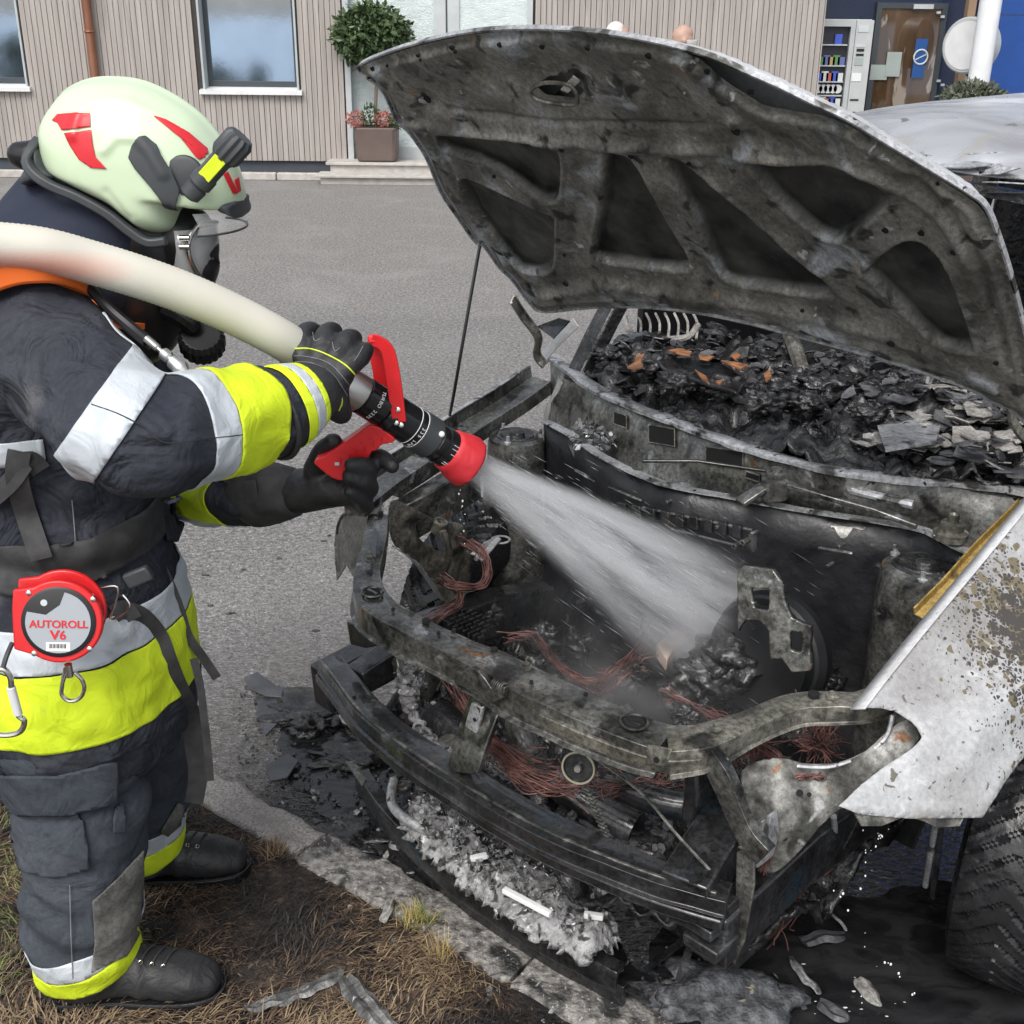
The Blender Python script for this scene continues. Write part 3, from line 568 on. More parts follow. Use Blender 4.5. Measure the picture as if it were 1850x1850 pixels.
part('trunk', mb, M['bark'], tr)
mb = MB(); sec = [(-.23, -.20), (.23, -.20), (.265, -.16), (.265, .16), (.23, .20), (-.23, .20), (-.265, .16), (-.265, -.16)]
mb.sweep([(ptx, YT, .235), (ptx, YT, .33), (ptx, YT, .62), (ptx, YT, .64)], sec, up=(0, 1, 0), scale=[.9, .95, 1, 1.03]); part('pot', mb, M['pot'], tr, bevel=.02)
mb = MB(); mb.box((ptx, YT, .642), (.46, .34, .02)); part('potting_soil', mb, plain('potting soil', (.03, .02, .015), .9), tr, smooth=False)
M['pink'] = plain('pink heather', (.42, .16, .13), .7)
for k, (dx, mt, nm) in enumerate(((-.3, 'pink', 'pink heather at the left of the tree pot'), (.12, 'pink', 'pink heather in front of the small tree trunk'), (-.08, 'leaf', 'green herb in the middle of the tree pot'), (.33, 'leaf', 'green herb at the right end of the tree pot'))):
    mb = MB(); leaves(mb, (ptx+dx*.8, YT-.10, .72+(.05 if k == 2 else 0)), (.12, .10, .10 if k != 2 else .14), 260, .042, 5+k, -.5)
    for q in range(8): mb.tube([(ptx+dx*.8+.05*math.sin(q), YT-.09, .645), (ptx+dx*.8+.08*math.sin(q*2), YT-.1, .73)], .004, 4)
    alone('heather' if mt == 'pink' else 'herb', mb, M[mt], nm, 'plant', 'plants in the brown pot', smooth=False)
X, Z = W(1760, 168, 14.5); sh = thing('potted_shrub', 'low grey-green shrub visible over the burnt car roof', 'shrub', (X, 14.5, 0))
mb = MB(); leaves(mb, (X, 14.5, Z-.1), (.36, .28, .2), 1500, .09, 9, -.2); part('foliage', mb, grunge('greyleaf', [(.3, (.06, .07, .05)), (.7, (.16, .18, .13))], 16, bump=0), sh, smooth=False)
mb = MB(); mb.tube([(X, 14.5, .5), (X, 14.5, Z-.05)], .03, 8)
for k in range(4): mb.tube([(X, 14.5, .55), (X+.25*math.cos(k*1.6), 14.5+.2*math.sin(k*1.6), Z-.1)], .012, 6)
part('stem', mb, M['bark'], sh); mb = MB(); mb.lathe((X, 14.5, 0), (0, 0, 1), [(.22, 0), (.32, .5), (.34, .52), (.3, .52), (.28, .48), (0, .48)], 24); part('pot', mb, M['pot'], sh)
# trees in the valley behind the photographer: the windows mirror them
M['conifer'] = plain('conifer', (.13, .17, .15), .8)
for k, (x, y, s, kind) in enumerate(((-24, -40, 1.0, 1), (-19, -44, .9, 1), (-29, -44, 1.06, 1), (-14.5, -38, .9, 0), (-12, -42, 1.02, 0), (-34, -42, 1, 0), (-8, -40, .85, 1), (-40, -45, 1.1, 1), (-3, -44, .95, 0), (4, -42, .9, 1), (12, -44, 1, 0), (-46, -40, 1, 0))):
    zg = gz(y); top = .5+(s-1)*12; H = top-zg; t = thing('conifer_tree' if kind == 0 else 'broadleaf_tree', 'tree in the valley, mirrored in the windows of the slatted wall', 'tree', (x, y, zg), 'trees in the valley mirrored in the windows')
    mb = MB(); r = np.random.default_rng(k)
    for _ in range(1100):
        u_ = r.uniform(0, 1)
        if kind == 0: rad = 2.6*(1-u_)**.9*r.uniform(.5, 1); zz = zg+1.5+u_*(H-1.5)
        else: rad = 4.2*math.sin(math.pi*min(1, u_*.85+.12))**.6*r.uniform(.4, 1); zz = zg+2.5+u_*(H-2.5)
        a = r.uniform(0, 6.28); p = np.array([x+rad*math.cos(a), y+rad*math.sin(a), zz]); d1 = nrm(r.normal(size=3))*.55; d2 = nrm(np.cross(d1, r.normal(size=3)))*.45; mb.add([p, p+d1, p+d1+d2, p+d2], [(0, 1, 2, 3)])
    part('crown', mb, M['conifer'], t, smooth=False); mb = MB(); mb.tube([(x, y, zg), (x, y, zg+H*.8)], [.3, .08], 8); part('trunk', mb, M['bark'], t)
# ================================================================== ONLOOKERS
M['skin'] = plain('skin', (.42, .27, .21), .55); M['hair_w'] = plain('white hair', (.62, .6, .58), .8, bump=.6, bscale=120); M['navycloth'] = plain('dark jacket cloth', (.02, .022, .03), .85); M['jeans'] = plain('jeans', (.05, .07, .12), .85); M['shoe'] = plain('shoe', (.02, .018, .016), .5)
def onlooker(px, py_top, Y, face, label, hair):
    top = Py(px, py_top, Y); H = top[2]; x = top[0]; k = H/1.78; f = face
    def q(dx, dy, z): return (x+f*dx*k, Y+dy*k, z*k)
    lofts = [[(q(0, 0, .95), (.15, .11)), (q(0, 0, 1.1), (.14, .11)), (q(.0, 0, 1.35), (.19, .12)), (q(0, 0, 1.45), (.14, .09))], [(q(0, 0, 1.42), .065), (q(.01, 0, 1.53), .058)],
             [(q(.0, 0, 1.60), (.073, .085)), (q(.005, 0, 1.68), (.078, .095)), (q(-.005, 0, 1.71), (.07, .08))], [(q(.06, 0, 1.575), .035), (q(.07, 0, 1.59), .03)], [(q(.095, 0, 1.635), .012), (q(.108, 0, 1.62), .014)],
             [(q(.0, -.085, 1.64), .018), (q(0, -.09, 1.655), .02)], [(q(.0, .085, 1.64), .018), (q(0, .09, 1.655), .02)]]
    for s in (-1, 1):
        lofts.append([(q(0, s*.18, 1.42), .06), (q(-.02, s*.23, 1.15), .05), (q(.05, s*.24, .9), .037), (q(.07, s*.24, .82), .035)])
        for g_ in range(4): lofts.append([(q(.055+.016*g_, s*.24, .80), .012), (q(.07+.016*g_, s*.24, .74+.006*abs(g_-1.5)), .009)])
        lofts.append([(q(.06, s*.22, .82), .014), (q(.10, s*.215, .77), .010)])
        lofts.append([(q(0, s*.09, .95), .10), (q(.01, s*.10, .5), .07), (q(0, s*.10, .08), .05)]); lofts.append([(q(0, s*.10, .05), .04), (q(.16, s*.11, .04), .035)])
    o = thing('person', label, 'person', (x, Y, 0), 'onlookers by the slatted building'); part('body', blob(lofts, .009, 3), M['skin'], o)
    sl = [[(q(0, 0, .88), (.175, .13)), (q(0, 0, 1.1), (.165, .13)), (q(.0, 0, 1.35), (.205, .14)), (q(0, 0, 1.45), (.15, .11)), (q(0, 0, 1.49), (.08, .08))]]
    for s in (-1, 1): sl.append([(q(0, s*.18, 1.42), .075), (q(-.02, s*.235, 1.15), .066), (q(.05, s*.245, .88), .052)])
    part('jacket', blob(sl, .016, 3), M['navycloth'], o)
    part('trousers', blob([[(q(0, s*.08, .95), .125), (q(.01, s*.10, .5), .09), (q(0, s*.10, .1), .08)] for s in (-1, 1)], .018, 3), M['jeans'], o)
    for s in (-1, 1): part('shoe', blob([[(q(-.03, s*.10, .05), .05), (q(.17, s*.11, .045), .045)]], .01, 2), M['shoe'], o)
    hb = blob([[(q(-.02, 0, 1.66), (.088, .10)), (q(-.03, 0, 1.72), (.08, .088))], [(q(-.06, 0, 1.62), .06), (q(-.06, 0, 1.66), .07)]], .012, 3)
    if not hair: hb = shell(hb, [((0, 0, 1.665*k), (0, 0, -1)), (q(-.01, 0, 0), (-f, 0, 0))], .0)
    part('hair', hb, M['hair_w'], o)
    mb = MB()
    for s in (-1, 1): mb.lump(q(.078, s*.033, 1.645), .012, sub=2, amp=0)
    part('eye', mb, M['black'], o) if 0 else None
    for s in (-1, 1): mb = MB(); mb.lump(q(.082, s*.033, 1.645), .011, sub=2, amp=0); part('eye', mb, M['black'], o)
onlooker(1236, 44, 10.6, -1, 'balding man in a dark jacket walking past the slatted wall', False)
onlooker(1119, 42, 11.2, 1, 'white-haired person whose head shows over the raised bonnet', True)
# ================================================================== BURNT CAR
M['hood_in'] = grunge('scorched bonnet inner', [(.28, (.07, .069, .062)), (.42, (.13, .128, .115)), (.55, (.19, .187, .17)), (.70, (.29, .287, .265))], 7.5, (.38, .7), .35, bump=.7, bscale=60, bdist=.003, dist=.5,
    patches=[((.06, .06, .054), 5, .52, .16), ((.33, .35, .375), 7.5, .57, .09), ((.34, .32, .26), 10, .65, .08), ((.03, .03, .028), 18, .57, .08), ((.38, .39, .39), 30, .67, .04), ((.22, .15, .09), 15, .70, .03)], coat=0.15, grain=0.32)
M['hood_deep'] = grunge('dark cavity sheet', [(.3, (.012, .012, .011)), (.6, (.045, .044, .038)), (.75, (.09, .088, .078))], 7, (.55, .75), .2, bump=.3, patches=[((.13, .13, .12), 9, .62, .1)], dist=.8, grain=0.4)
M['paint'] = grunge('burnt white paint', [(.3, (.38, .39, .40)), (.7, (.55, .56, .575))], 4, (.28, .5), 0, bump=.15, bscale=30, patches=[((.25, .22, .18), 5, .6, .15)], grain=0.12)
M['steel'] = grunge('wet scorched steel', [(.3, (.035, .035, .032)), (.5, (.10, .10, .093)), (.7, (.19, .19, .175))], 11, (.2, .5), .55, bump=.4, bscale=70, bdist=.002, dist=.7, patches=[((.022, .022, .022), 14, .55, .10), ((.24, .245, .25), 20, .63, .06), ((.18, .09, .04), 16, .68, .04)], coat=0.45, grain=0.5)
M['steel_ol'] = grunge('olive scorched steel', [(.3, (.05, .048, .040)), (.5, (.125, .12, .10)), (.7, (.23, .22, .19))], 12, (.3, .6), .4, bump=.4, bscale=70, bdist=.002, dist=.7, patches=[((.03, .03, .027), 14, .55, .10), ((.22, .12, .055), 18, .67, .05), ((.28, .28, .265), 22, .64, .06)], coat=0.4, grain=0.5)
M['steel_dk'] = grunge('black scorched steel', [(.3, (.010, .010, .011)), (.6, (.035, .036, .038)), (.75, (.09, .095, .10))], 13, (.15, .5), .4, bump=.5, bscale=60, bdist=.003, patches=[((.02, .034, .046), 5, .58, .1), ((.13, .07, .045), 20, .69, .05)], coat=0.6, grain=0.5)
M['steel_pl'] = grunge('pale scorched steel', [(.3, (.22, .225, .23)), (.7, (.50, .51, .53))], 12, (.25, .5), .4, bump=.35, bscale=60, bdist=.002, patches=[((.06, .06, .055), 16, .56, .08), ((.015, .015, .015), 28, .62, .04)], coat=0.3, grain=0.35)
M['char'] = grunge('wet char', [(.3, (.006, .006, .007)), (.6, (.022, .022, .023)), (.75, (.06, .06, .062))], 16, (.12, .55), .1, bump=1, bscale=45, bdist=.012, patches=[((.10, .10, .105), 30, .68, .05)], coat=0.35, grain=0.4)
M['flake'] = grunge('slate grey flakes', [(.3, (.025, .026, .03)), (.5, (.07, .072, .078)), (.7, (.16, .16, .165))], 7, (.3, .6), .1, bump=.5, bscale=90, patches=[((.012, .012, .012), 12, .56, .08)], grain=0.35)
M['flake_p'] = grunge('pale ash flakes', [(.3, (.16, .15, .14)), (.7, (.36, .35, .33))], 14, (.5, .8), 0, bump=.6, bscale=90, patches=[((.06, .055, .05), 18, .58, .1)], grain=0.35)
M['ash'] = grunge('molten aluminium ash', [(.3, (.13, .13, .13)), (.7, (.44, .44, .45))], 40, (.45, .8), .15, bump=1, bscale=90, bdist=.008, patches=[((.035, .035, .035), 40, .54, .08), ((.6, .6, .6), 60, .64, .05)])
M['copper'] = grunge('bare copper wire', [(.3, (.07, .028, .025)), (.7, (.24, .11, .092))], 30, (.45, .65), .3, bump=0, patches=[((.02, .012, .010), 18, .54, .08)])
M['rubber'] = grunge('wet tyre rubber', [(.3, (.006, .006, .007)), (.7, (.018, .018, .02))], 14, (.15, .4), 0, bump=.6, bscale=60, bdist=.003)
M['ochre'] = grunge('ochre primer', [(.3, (.26, .17, .04)), (.7, (.42, .30, .10))], 12, (.4, .6), .1, bump=.2, patches=[((.10, .07, .03), 16, .57, .1), ((.5, .42, .2), 20, .66, .05)], grain=0.3)
M['orange'] = grunge('singed orange foam', [(.3, (.10, .04, .02)), (.7, (.50, .22, .09))], 40, (.6, .8), 0, bump=.6); M['tan'] = grunge('pinkish cast metal', [(.3, (.30, .20, .15)), (.7, (.60, .48, .40))], 20, (.5, .7), .1, bump=.6)
M['chrome'] = plain('bright metal', (.62, .61, .58), .22, 1); M['holeblack'] = plain('hole', (.004, .004, .004), .9)
carr = thing('burnt_car', 'burnt-out white car with raised bonnet and open stripped front end', 'car', K(0, 1.5, 0))
# ---------------- bonnet
HN = nrm(.7445*EB+.6675*EZ); H0 = K(0, .83, 1.14); HD = HN@H0; E1 = EA; E2 = nrm(-.6675*EB+.7445*EZ)
def h2(px, py): p = Ppl(px, py, HN, HD)-H0; return np.array([p@E1, p@E2])
def hpoly(L, n=5, closed=True): return catmull([h2(*q) for q in L], n, closed) if n else np.array([h2(*q) for q in L])
TOP = [(650, 125), (700, 100), (770, 78), (850, 62), (930, 56), (1010, 57), (1100, 67), (1180, 82), (1260, 106), (1300, 140), (1345, 168), (1385, 190), (1450, 202), (1510, 217), (1600, 265), (1680, 313), (1745, 353), (1775, 378)]
REST = [(1800, 430), (1822, 500), (1845, 590), (1862, 680), (1872, 765), (1835, 745), (1790, 722), (1749, 700), (1650, 665), (1550, 635), (1445, 607), (1350, 582), (1255, 563), (1150, 553), (1060, 555), (985, 562), (960, 545), (930, 505), (905, 480), (880, 445), (862, 435), (830, 390), (800, 345), (775, 285), (745, 240), (720, 215), (700, 170), (680, 148)]
OUT = hpoly(TOP+REST, 4)
CAV = [hpoly(c, 6) for c in (
    [(793, 247), (823, 243), (900, 252), (978, 267), (1002, 290), (999, 365), (965, 361), (884, 307), (809, 274)],
    [(833, 331), (853, 328), (915, 360), (978, 392), (995, 412), (992, 486), (945, 483), (904, 439), (857, 378)],
    [(1090, 291), (1124, 294), (1154, 338), (1188, 399), (1232, 485), (1220, 497), (1150, 487), (1076, 473), (1070, 453), (1083, 378)],
    [(1198, 307), (1222, 304), (1290, 360), (1370, 425), (1440, 485), (1495, 530), (1478, 541), (1400, 531), (1316, 517), (1289, 497), (1249, 405)],
    [(1350, 304), (1377, 304), (1455, 302), (1532, 307), (1600, 352), (1593, 375), (1526, 432), (1485, 439), (1438, 405), (1377, 345)],
    [(1563, 497), (1634, 443), (1695, 466), (1730, 545), (1755, 622), (1745, 632), (1695, 622), (1634, 568), (1573, 513)])]
LATCH = hpoly([(961, 162), (985, 147), (1032, 152), (1046, 179), (1032, 187), (978, 179)], 0)
def pl_dist(X, Y, P):
    d = np.full(X.shape, 1e9)
    for (x0, y0), (x1, y1) in zip(P[:-1], P[1:]):
        ex, ey = x1-x0, y1-y0; t = np.clip(((X-x0)*ex+(Y-y0)*ey)/(ex*ex+ey*ey+1e-12), 0, 1); d = np.minimum(d, np.hypot(X-x0-t*ex, Y-y0-t*ey))
    return d
ss = lambda x: np.clip(x, 0, 1)**2*(3-2*np.clip(x, 0, 1))
gr1 = hpoly([(745, 222), (800, 232), (860, 242), (1000, 266), (1150, 280), (1300, 288), (1400, 296), (1580, 318), (1690, 390), (1760, 480)], 5, False)
gr2 = hpoly([(810, 197), (860, 210), (940, 224), (1010, 232), (1100, 236), (1270, 237)], 5, False)
gr3 = hpoly([(985, 535), (1100, 520), (1250, 540), (1400, 565), (1560, 600), (1720, 655), (1800, 700)], 5, False)
gr4 = hpoly([(1655, 330), (1740, 420), (1790, 540), (1820, 660)], 5, False)
gr5 = hpoly([(760, 205), (800, 280), (850, 370), (905, 450), (960, 520)], 5, False)
dimp = [(h2(*q), r_, d_) for q, r_, d_ in (((1000, 105), .075, .012), ((776, 182), .03, .010), ((1330, 232), .022, -.012), ((1358, 250), .03, .012), ((1410, 262), .02, .008), ((1060, 600), .06, .01), ((880, 120), .05, .005), ((1180, 150), .07, .006), ((1660, 330), .03, .006), ((1250, 480), .05, .008), ((700, 130), .03, .006))]
def nz2(X, Y, f, a, s=0):
    o = np.empty(X.shape); it = np.nditer([X, Y, o], op_flags=[['readonly'], ['readonly'], ['writeonly']])
    for x, y, q in it: q[...] = noise.fractal(Vector((float(x)*f, float(y)*f, s)), 1, 2, 3)*a
    return o
def crown(X, Y): return .022*(1-np.clip(np.abs(X+.06)/.66, 0, 1)**2)
def hood_h(X, Y):
    de = -poly_sdf(X, Y, OUT); h = crown(X, Y)*ss(de/.12)
    h = h - .010*ss((de-.012)/.012)                       # raised inner pressing, hem flange left round the edge
    for i, c in enumerate(CAV):
        d = poly_sdf(X, Y, c); h += .022*ss(-d/.010+.5) ; h -= .003*np.exp(-((d-.009)/.006)**2); h += .007*ss((d-.02)/.05)*np.exp(-(d/.09)**2)
    for g_, a, w_ in ((gr1, -.010, .012), (gr2, .008, .008), (gr3, -.008, .015), (gr4, .008, .012), (gr5, .007, .010)): h += a*np.exp(-(pl_dist(X, Y, g_)/w_)**2)
    for c, r_, d_ in dimp: h += d_*np.exp(-(((X-c[0])**2+(Y-c[1])**2)/r_**2)**2)
    return h+nz2(X, Y, 9, .0045)+nz2(X, Y, 30, .0012, 4)
def hood3(x, y, h): return H0+E1*x+E2*y+HN*h
bonnet = MB(); relief(bonnet, OUT, .0045, hood_h, hood3, [LATCH])
# cavity floors get a darker tone
Vv = np.array(bonnet.v)-H0; fx = np.array([np.mean([Vv[i]@E1 for i in f]) for f in bonnet.f]); fy = np.array([np.mean([Vv[i]@E2 for i in f]) for f in bonnet.f])
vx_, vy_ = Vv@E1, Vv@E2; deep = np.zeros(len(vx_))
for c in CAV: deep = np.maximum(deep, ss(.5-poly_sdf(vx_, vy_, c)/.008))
m = M['hood_in']; n = m.node_tree; b = [x for x in n.nodes if x.type == 'BSDF_PRINCIPLED'][0]; at = n.nodes.new('ShaderNodeAttribute'); at.attribute_name = 'cavity_tone'      # blends the base colour darker inside the pockets
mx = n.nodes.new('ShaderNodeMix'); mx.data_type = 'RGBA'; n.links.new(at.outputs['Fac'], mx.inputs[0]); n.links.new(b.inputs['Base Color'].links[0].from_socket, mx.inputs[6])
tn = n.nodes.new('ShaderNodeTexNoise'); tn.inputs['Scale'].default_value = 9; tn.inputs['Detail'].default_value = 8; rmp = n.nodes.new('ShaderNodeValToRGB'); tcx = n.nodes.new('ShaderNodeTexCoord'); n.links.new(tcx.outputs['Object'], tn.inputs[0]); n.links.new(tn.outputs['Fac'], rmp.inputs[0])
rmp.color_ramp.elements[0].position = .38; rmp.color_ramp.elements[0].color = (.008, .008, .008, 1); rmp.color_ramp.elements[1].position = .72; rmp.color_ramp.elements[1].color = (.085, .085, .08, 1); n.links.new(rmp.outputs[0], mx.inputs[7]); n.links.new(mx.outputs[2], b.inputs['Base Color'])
bon = part('bonnet', bonnet, M['hood_in'], carr, ang=180)
al = bon.data.attributes.new('cavity_tone', 'FLOAT', 'POINT'); al.data.foreach_set('value', deep)
SK = hpoly([(646, 121), (700, 94), (770, 73), (850, 57), (930, 51), (1010, 52), (1100, 60), (1180, 74), (1260, 94), (1300, 108), (1345, 128), (1400, 152), (1470, 186), (1530, 214), (1605, 259), (1685, 307), (1750, 347), (1782, 374)]+[(x+5, y) for x, y in REST[:4]]+[(1868, 772)]+[(x, y+1) for x, y in REST[5:15]]+[(x-4, y+1) for x, y in REST[15:]], 4)
def skin_h(X, Y):
    de = -poly_sdf(X, Y, SK); return .004+.046*ss((de-.004)/.05)+crown(X, Y)*ss(de/.30)
sk = MB(); relief(sk, SK, .012, skin_h, hood3); part('outer_skin', sk, M['paint'], bon, solid=.002, ang=60)
hm = MB(); hm.sweep([hood3(p[0], p[1], .002) for p in np.vstack([SK, SK[:1]])], [(-.002, -.006), (.002, -.006), (.002, .004), (-.002, .004)], up=HN); part('hem', hm, M['steel_pl'], bon)
tree_h = bvh(bonnet)
def on_hood(px, py): r = ray(px, py); q = tree_h.ray_cast(Vector(CAM), Vector(r)); return (np.array(q[0]) if q[0] else Ppl(px, py, HN, HD))
for (x, y, r_) in ((757, 100, 4), (760, 107, 2.5), (818, 86, 5), (823, 92, 3), (903, 80, 4), (980, 84, 4), (1062, 86, 4), (1172, 100, 5), (1278, 128, 4.5), (674, 124, 4), (1357, 165, 5), (773, 178, 6), (1600, 415, 5), (1665, 420, 5), (1723, 455, 5), (1610, 620, 6), (1245, 295, 3.5), (1022, 512, 5), (1020, 460, 3), (1140, 282, 4), (893, 318, 3), (1015, 270, 4), (1330, 236, 7), (1695, 330, 3), (1800, 655, 4), (1450, 560, 3), (700, 118, 2), (1180, 560, 3)):
    p = on_hood(x, y); t_ = (p-CAM)@fwd; rr = r_/FPX*t_; mb = MB(); mb.lathe(p-HN*.0028, HN, [(rr*1.35, 0), (rr*1.0, -.001), (rr, .004)], 14); part('drain_hole', mb, M['holeblack'], bon)
mb = MB(); p0 = on_hood(1000, 186)+HN*.012; p1 = on_hood(1036, 150)+HN*.012; mb.sweep([p0, p1], [(-.008, -.002), (.008, -.002), (.008, .002), (-.008, .002)], up=HN); part('latch_striker', mb, M['chrome'], bon, bevel=.001)
mb = MB(); L3 = [hood3(q[0], q[1], 0) for q in LATCH]; L3 = catmull(L3, 4, True); mb.tube(np.vstack([L3, L3[:1]])-HN*.004, .004, 6); part('latch_rim', mb, M['steel_ol'], bon)
# ---------------- bonnet hinges
for name, P_, w_ in (('left', [Ppl(930, 535, HN, HD)-HN*.01, Pb(945, 570, .90), Pb(972, 608, .93), Pb(970, 640, .95), Pb(985, 660, .97)], .022), ('right', [Ppl(1800, 715, HN, HD), Pb(1822, 720, .92), Pb(1830, 760, .96), Pb(1850, 790, .99), Pb(1870, 800, 1.0)], .016)):
    mb = MB(); q = catmull(P_, 6); mb.sweep(q, [(-w_*.6, -.004), (w_*.6, -.004), (w_*.6, .004), (w_*.3, .004), (w_*.3, .001), (-w_*.3, .001), (-w_*.3, .004), (-w_*.6, .004)], up=EA if name == 'left' else -EA); part('bonnet_hinge', mb, M['steel_ol'], carr, bevel=.001)
# prop rod
mb = MB(); p0 = Pz(812, 762, .80); mb.tube(catmull([p0+EA*.03+np.array([0, 0, -.02]), p0, Pb(822, 700, .58), Ppl(868, 442, HN, HD)-HN*.002, Ppl(868, 442, HN, HD)+HN*.02], 6), .0042, 8); part('prop_rod', mb, M['black'], carr)
# ---------------- near wing (white fender)
FNn = EA-.329*EB+.791*EZ; fl = np.linalg.norm(FNn); FNu = FNn/fl; FD = (1.141+FNn@O)/fl
F0 = Ppl(1700, 1300, FNu, FD); FE2 = nrm(EZ-FNu*(FNu@EZ)); FE1 = np.cross(FE2, FNu)
def f2(px, py): p = Ppl(px, py, FNu, FD)-F0; return np.array([p@FE1, p@FE2])
FP = [(1565, 1278), (1600, 1230), (1660, 1155), (1720, 1082), (1780, 1010), (1850, 925), (1930, 830), (2100, 900), (2120, 1050), (2080, 1200), (1960, 1300), (1890, 1335), (1850, 1375), (1820, 1415), (1800, 1448), (1782, 1477), (1650, 1479), (1557, 1471), (1519, 1456), (1560, 1418), (1640, 1352), (1657, 1334), (1648, 1308), (1620, 1285), (1595, 1279)]
FO = catmull([f2(*q) for q in FP], 1, True)
def fen_h(X, Y):
    de = -poly_sdf(X, Y, FO); h = .028*ss(de/.20)+.006*ss(de/.012)-.006+nz2(X, Y, 5, .006, 2)
    c = f2(1655, 1336); d = np.hypot(X-c[0], Y-c[1]); h += .006*np.exp(-(d/.05)**2)
    cr_ = np.array([f2(1640, 1350), f2(1760, 1330), f2(1850, 1230), f2(1950, 1130)]); h += .012*np.exp(-(pl_dist(X, Y, cr_)/.045)**2)
    return h
fw_ = MB(); relief(fw_, FO, .006, fen_h, lambda x, y, h: F0+FE1*x+FE2*y+FNu*h)
M['wing'] = grunge('blistered white paint', [(.3, (.24, .235, .23)), (.5, (.34, .34, .345)), (.7, (.43, .44, .455))], 5, (.28, .5), 0, bump=.35, bscale=26, bdist=.002, patches=[((.20, .19, .18), 3.2, .50, .22), ((.22, .17, .13), 7, .58, .12), ((.12, .11, .09), 55, .64, .03), ((.45, .46, .47), 18, .62, .04)], grain=0.14)
def rust_zone(m, c_obj, rad, col, sc, th):          # flaked paint where the fire was hottest: real bare patches
    n = m.node_tree; N = n.nodes; L = n.links; b = [x for x in N if x.type == 'BSDF_PRINCIPLED'][0]; tc = N.new('ShaderNodeTexCoord')
    mp = N.new('ShaderNodeMapping'); mp.vector_type = 'TEXTURE'; mp.inputs['Location'].default_value = tuple(c_obj); mp.inputs['Rotation'].default_value = (0, 0, math.radians(-25)); mp.inputs['Scale'].default_value = rad; L.new(tc.outputs['Object'], mp.inputs[0])
    ln = N.new('ShaderNodeVectorMath'); ln.operation = 'LENGTH'; L.new(mp.outputs[0], ln.inputs[0])
    v = N.new('ShaderNodeTexVoronoi'); v.feature = 'DISTANCE_TO_EDGE'; v.inputs['Scale'].default_value = sc; L.new(tc.outputs['Object'], v.inputs[0])
    t = N.new('ShaderNodeTexNoise'); t.inputs['Scale'].default_value = sc*.5; t.inputs['Detail'].default_value = 6; L.new(tc.outputs['Object'], t.inputs[0])
    a1 = N.new('ShaderNodeMath'); a1.operation = 'MULTIPLY_ADD'; L.new(ln.outputs['Value'], a1.inputs[0]); a1.inputs[1].default_value = -.30; L.new(t.outputs['Fac'], a1.inputs[2])
    a2 = N.new('ShaderNodeMath'); a2.operation = 'MULTIPLY_ADD'; L.new(v.outputs['Distance'], a2.inputs[0]); a2.inputs[1].default_value = .9; L.new(a1.outputs[0], a2.inputs[2])
    r = N.new('ShaderNodeMapRange'); r.inputs['From Min'].default_value = th; r.inputs['From Max'].default_value = th+.02; L.new(a2.outputs[0], r.inputs[0])
    mx = N.new('ShaderNodeMix'); mx.data_type = 'RGBA'; L.new(r.outputs[0], mx.inputs[0]); col0 = b.inputs['Base Color'].links[0].from_socket; L.new(col0, mx.inputs[6]); mx.inputs[7].default_value = (*col, 1); L.new(mx.outputs[2], b.inputs['Base Color'])
cl = np.array(carr.location); rz = Ppl(1835, 1170, FNu, FD)-cl
rust_zone(M['wing'], rz, (.11, .11, .24), (.15, .125, .08), 38, .425)
rust_zone(M['wing'], rz, (.12, .12, .26), (.05, .045, .04), 120, .44)
wing = part('front_wing', fw_, M['wing'], carr, ang=60, solid=.003)
# inner edge turned down along the channel
mb = MB(); E_ = [Ppl(x, y, FNu, FD) for x, y in ((1562, 1280), (1600, 1230), (1660, 1155), (1720, 1082), (1780, 1010), (1850, 925), (1930, 830))]
mb.add(E_+[p-FNu*.03-EA*.006 for p in E_], [(i, i+1, i+8, i+7) for i in range(6)]); part('flange', mb, M['paint'], wing, solid=.002)
mb = MB(); q = [Pz(1668, 1108, .80), Pz(1720, 1056, .835), Pz(1780, 988, .87), Pz(1842, 926, .905), Pz(1900, 860, .93)]
mb.sweep(q, [(-.022, .004), (-.018, .004), (-.018, -.012), (.020, -.016), (.020, .002), (.024, .002), (.024, -.02), (-.022, -.016)], up=EZ); part('wing_channel', mb, M['ochre'], carr, bevel=.0015)
for x, y in ((1795, 992), (1684, 1110), (1740, 1050)): p = Pz(x, y, .862 if x > 1750 else (.80 if x < 1700 else .832)); mb = MB(); mb.cyl(p, p+EZ*.004, .005, 10); part('channel_hole', mb, M['holeblack'], carr)
# lower tabs under the wing
for pts in ([(1552, 1468), (1640, 1476), (1600, 1492), (1565, 1492)], [(1655, 1476), (1750, 1476), (1742, 1492), (1700, 1495), (1680, 1484)]):
    mb = MB(); mb.plate([Ppl(x, y, FNu, FD)-FNu*.012 for x, y in pts], .003); part('wing_tab', mb, M['steel_ol'], carr)
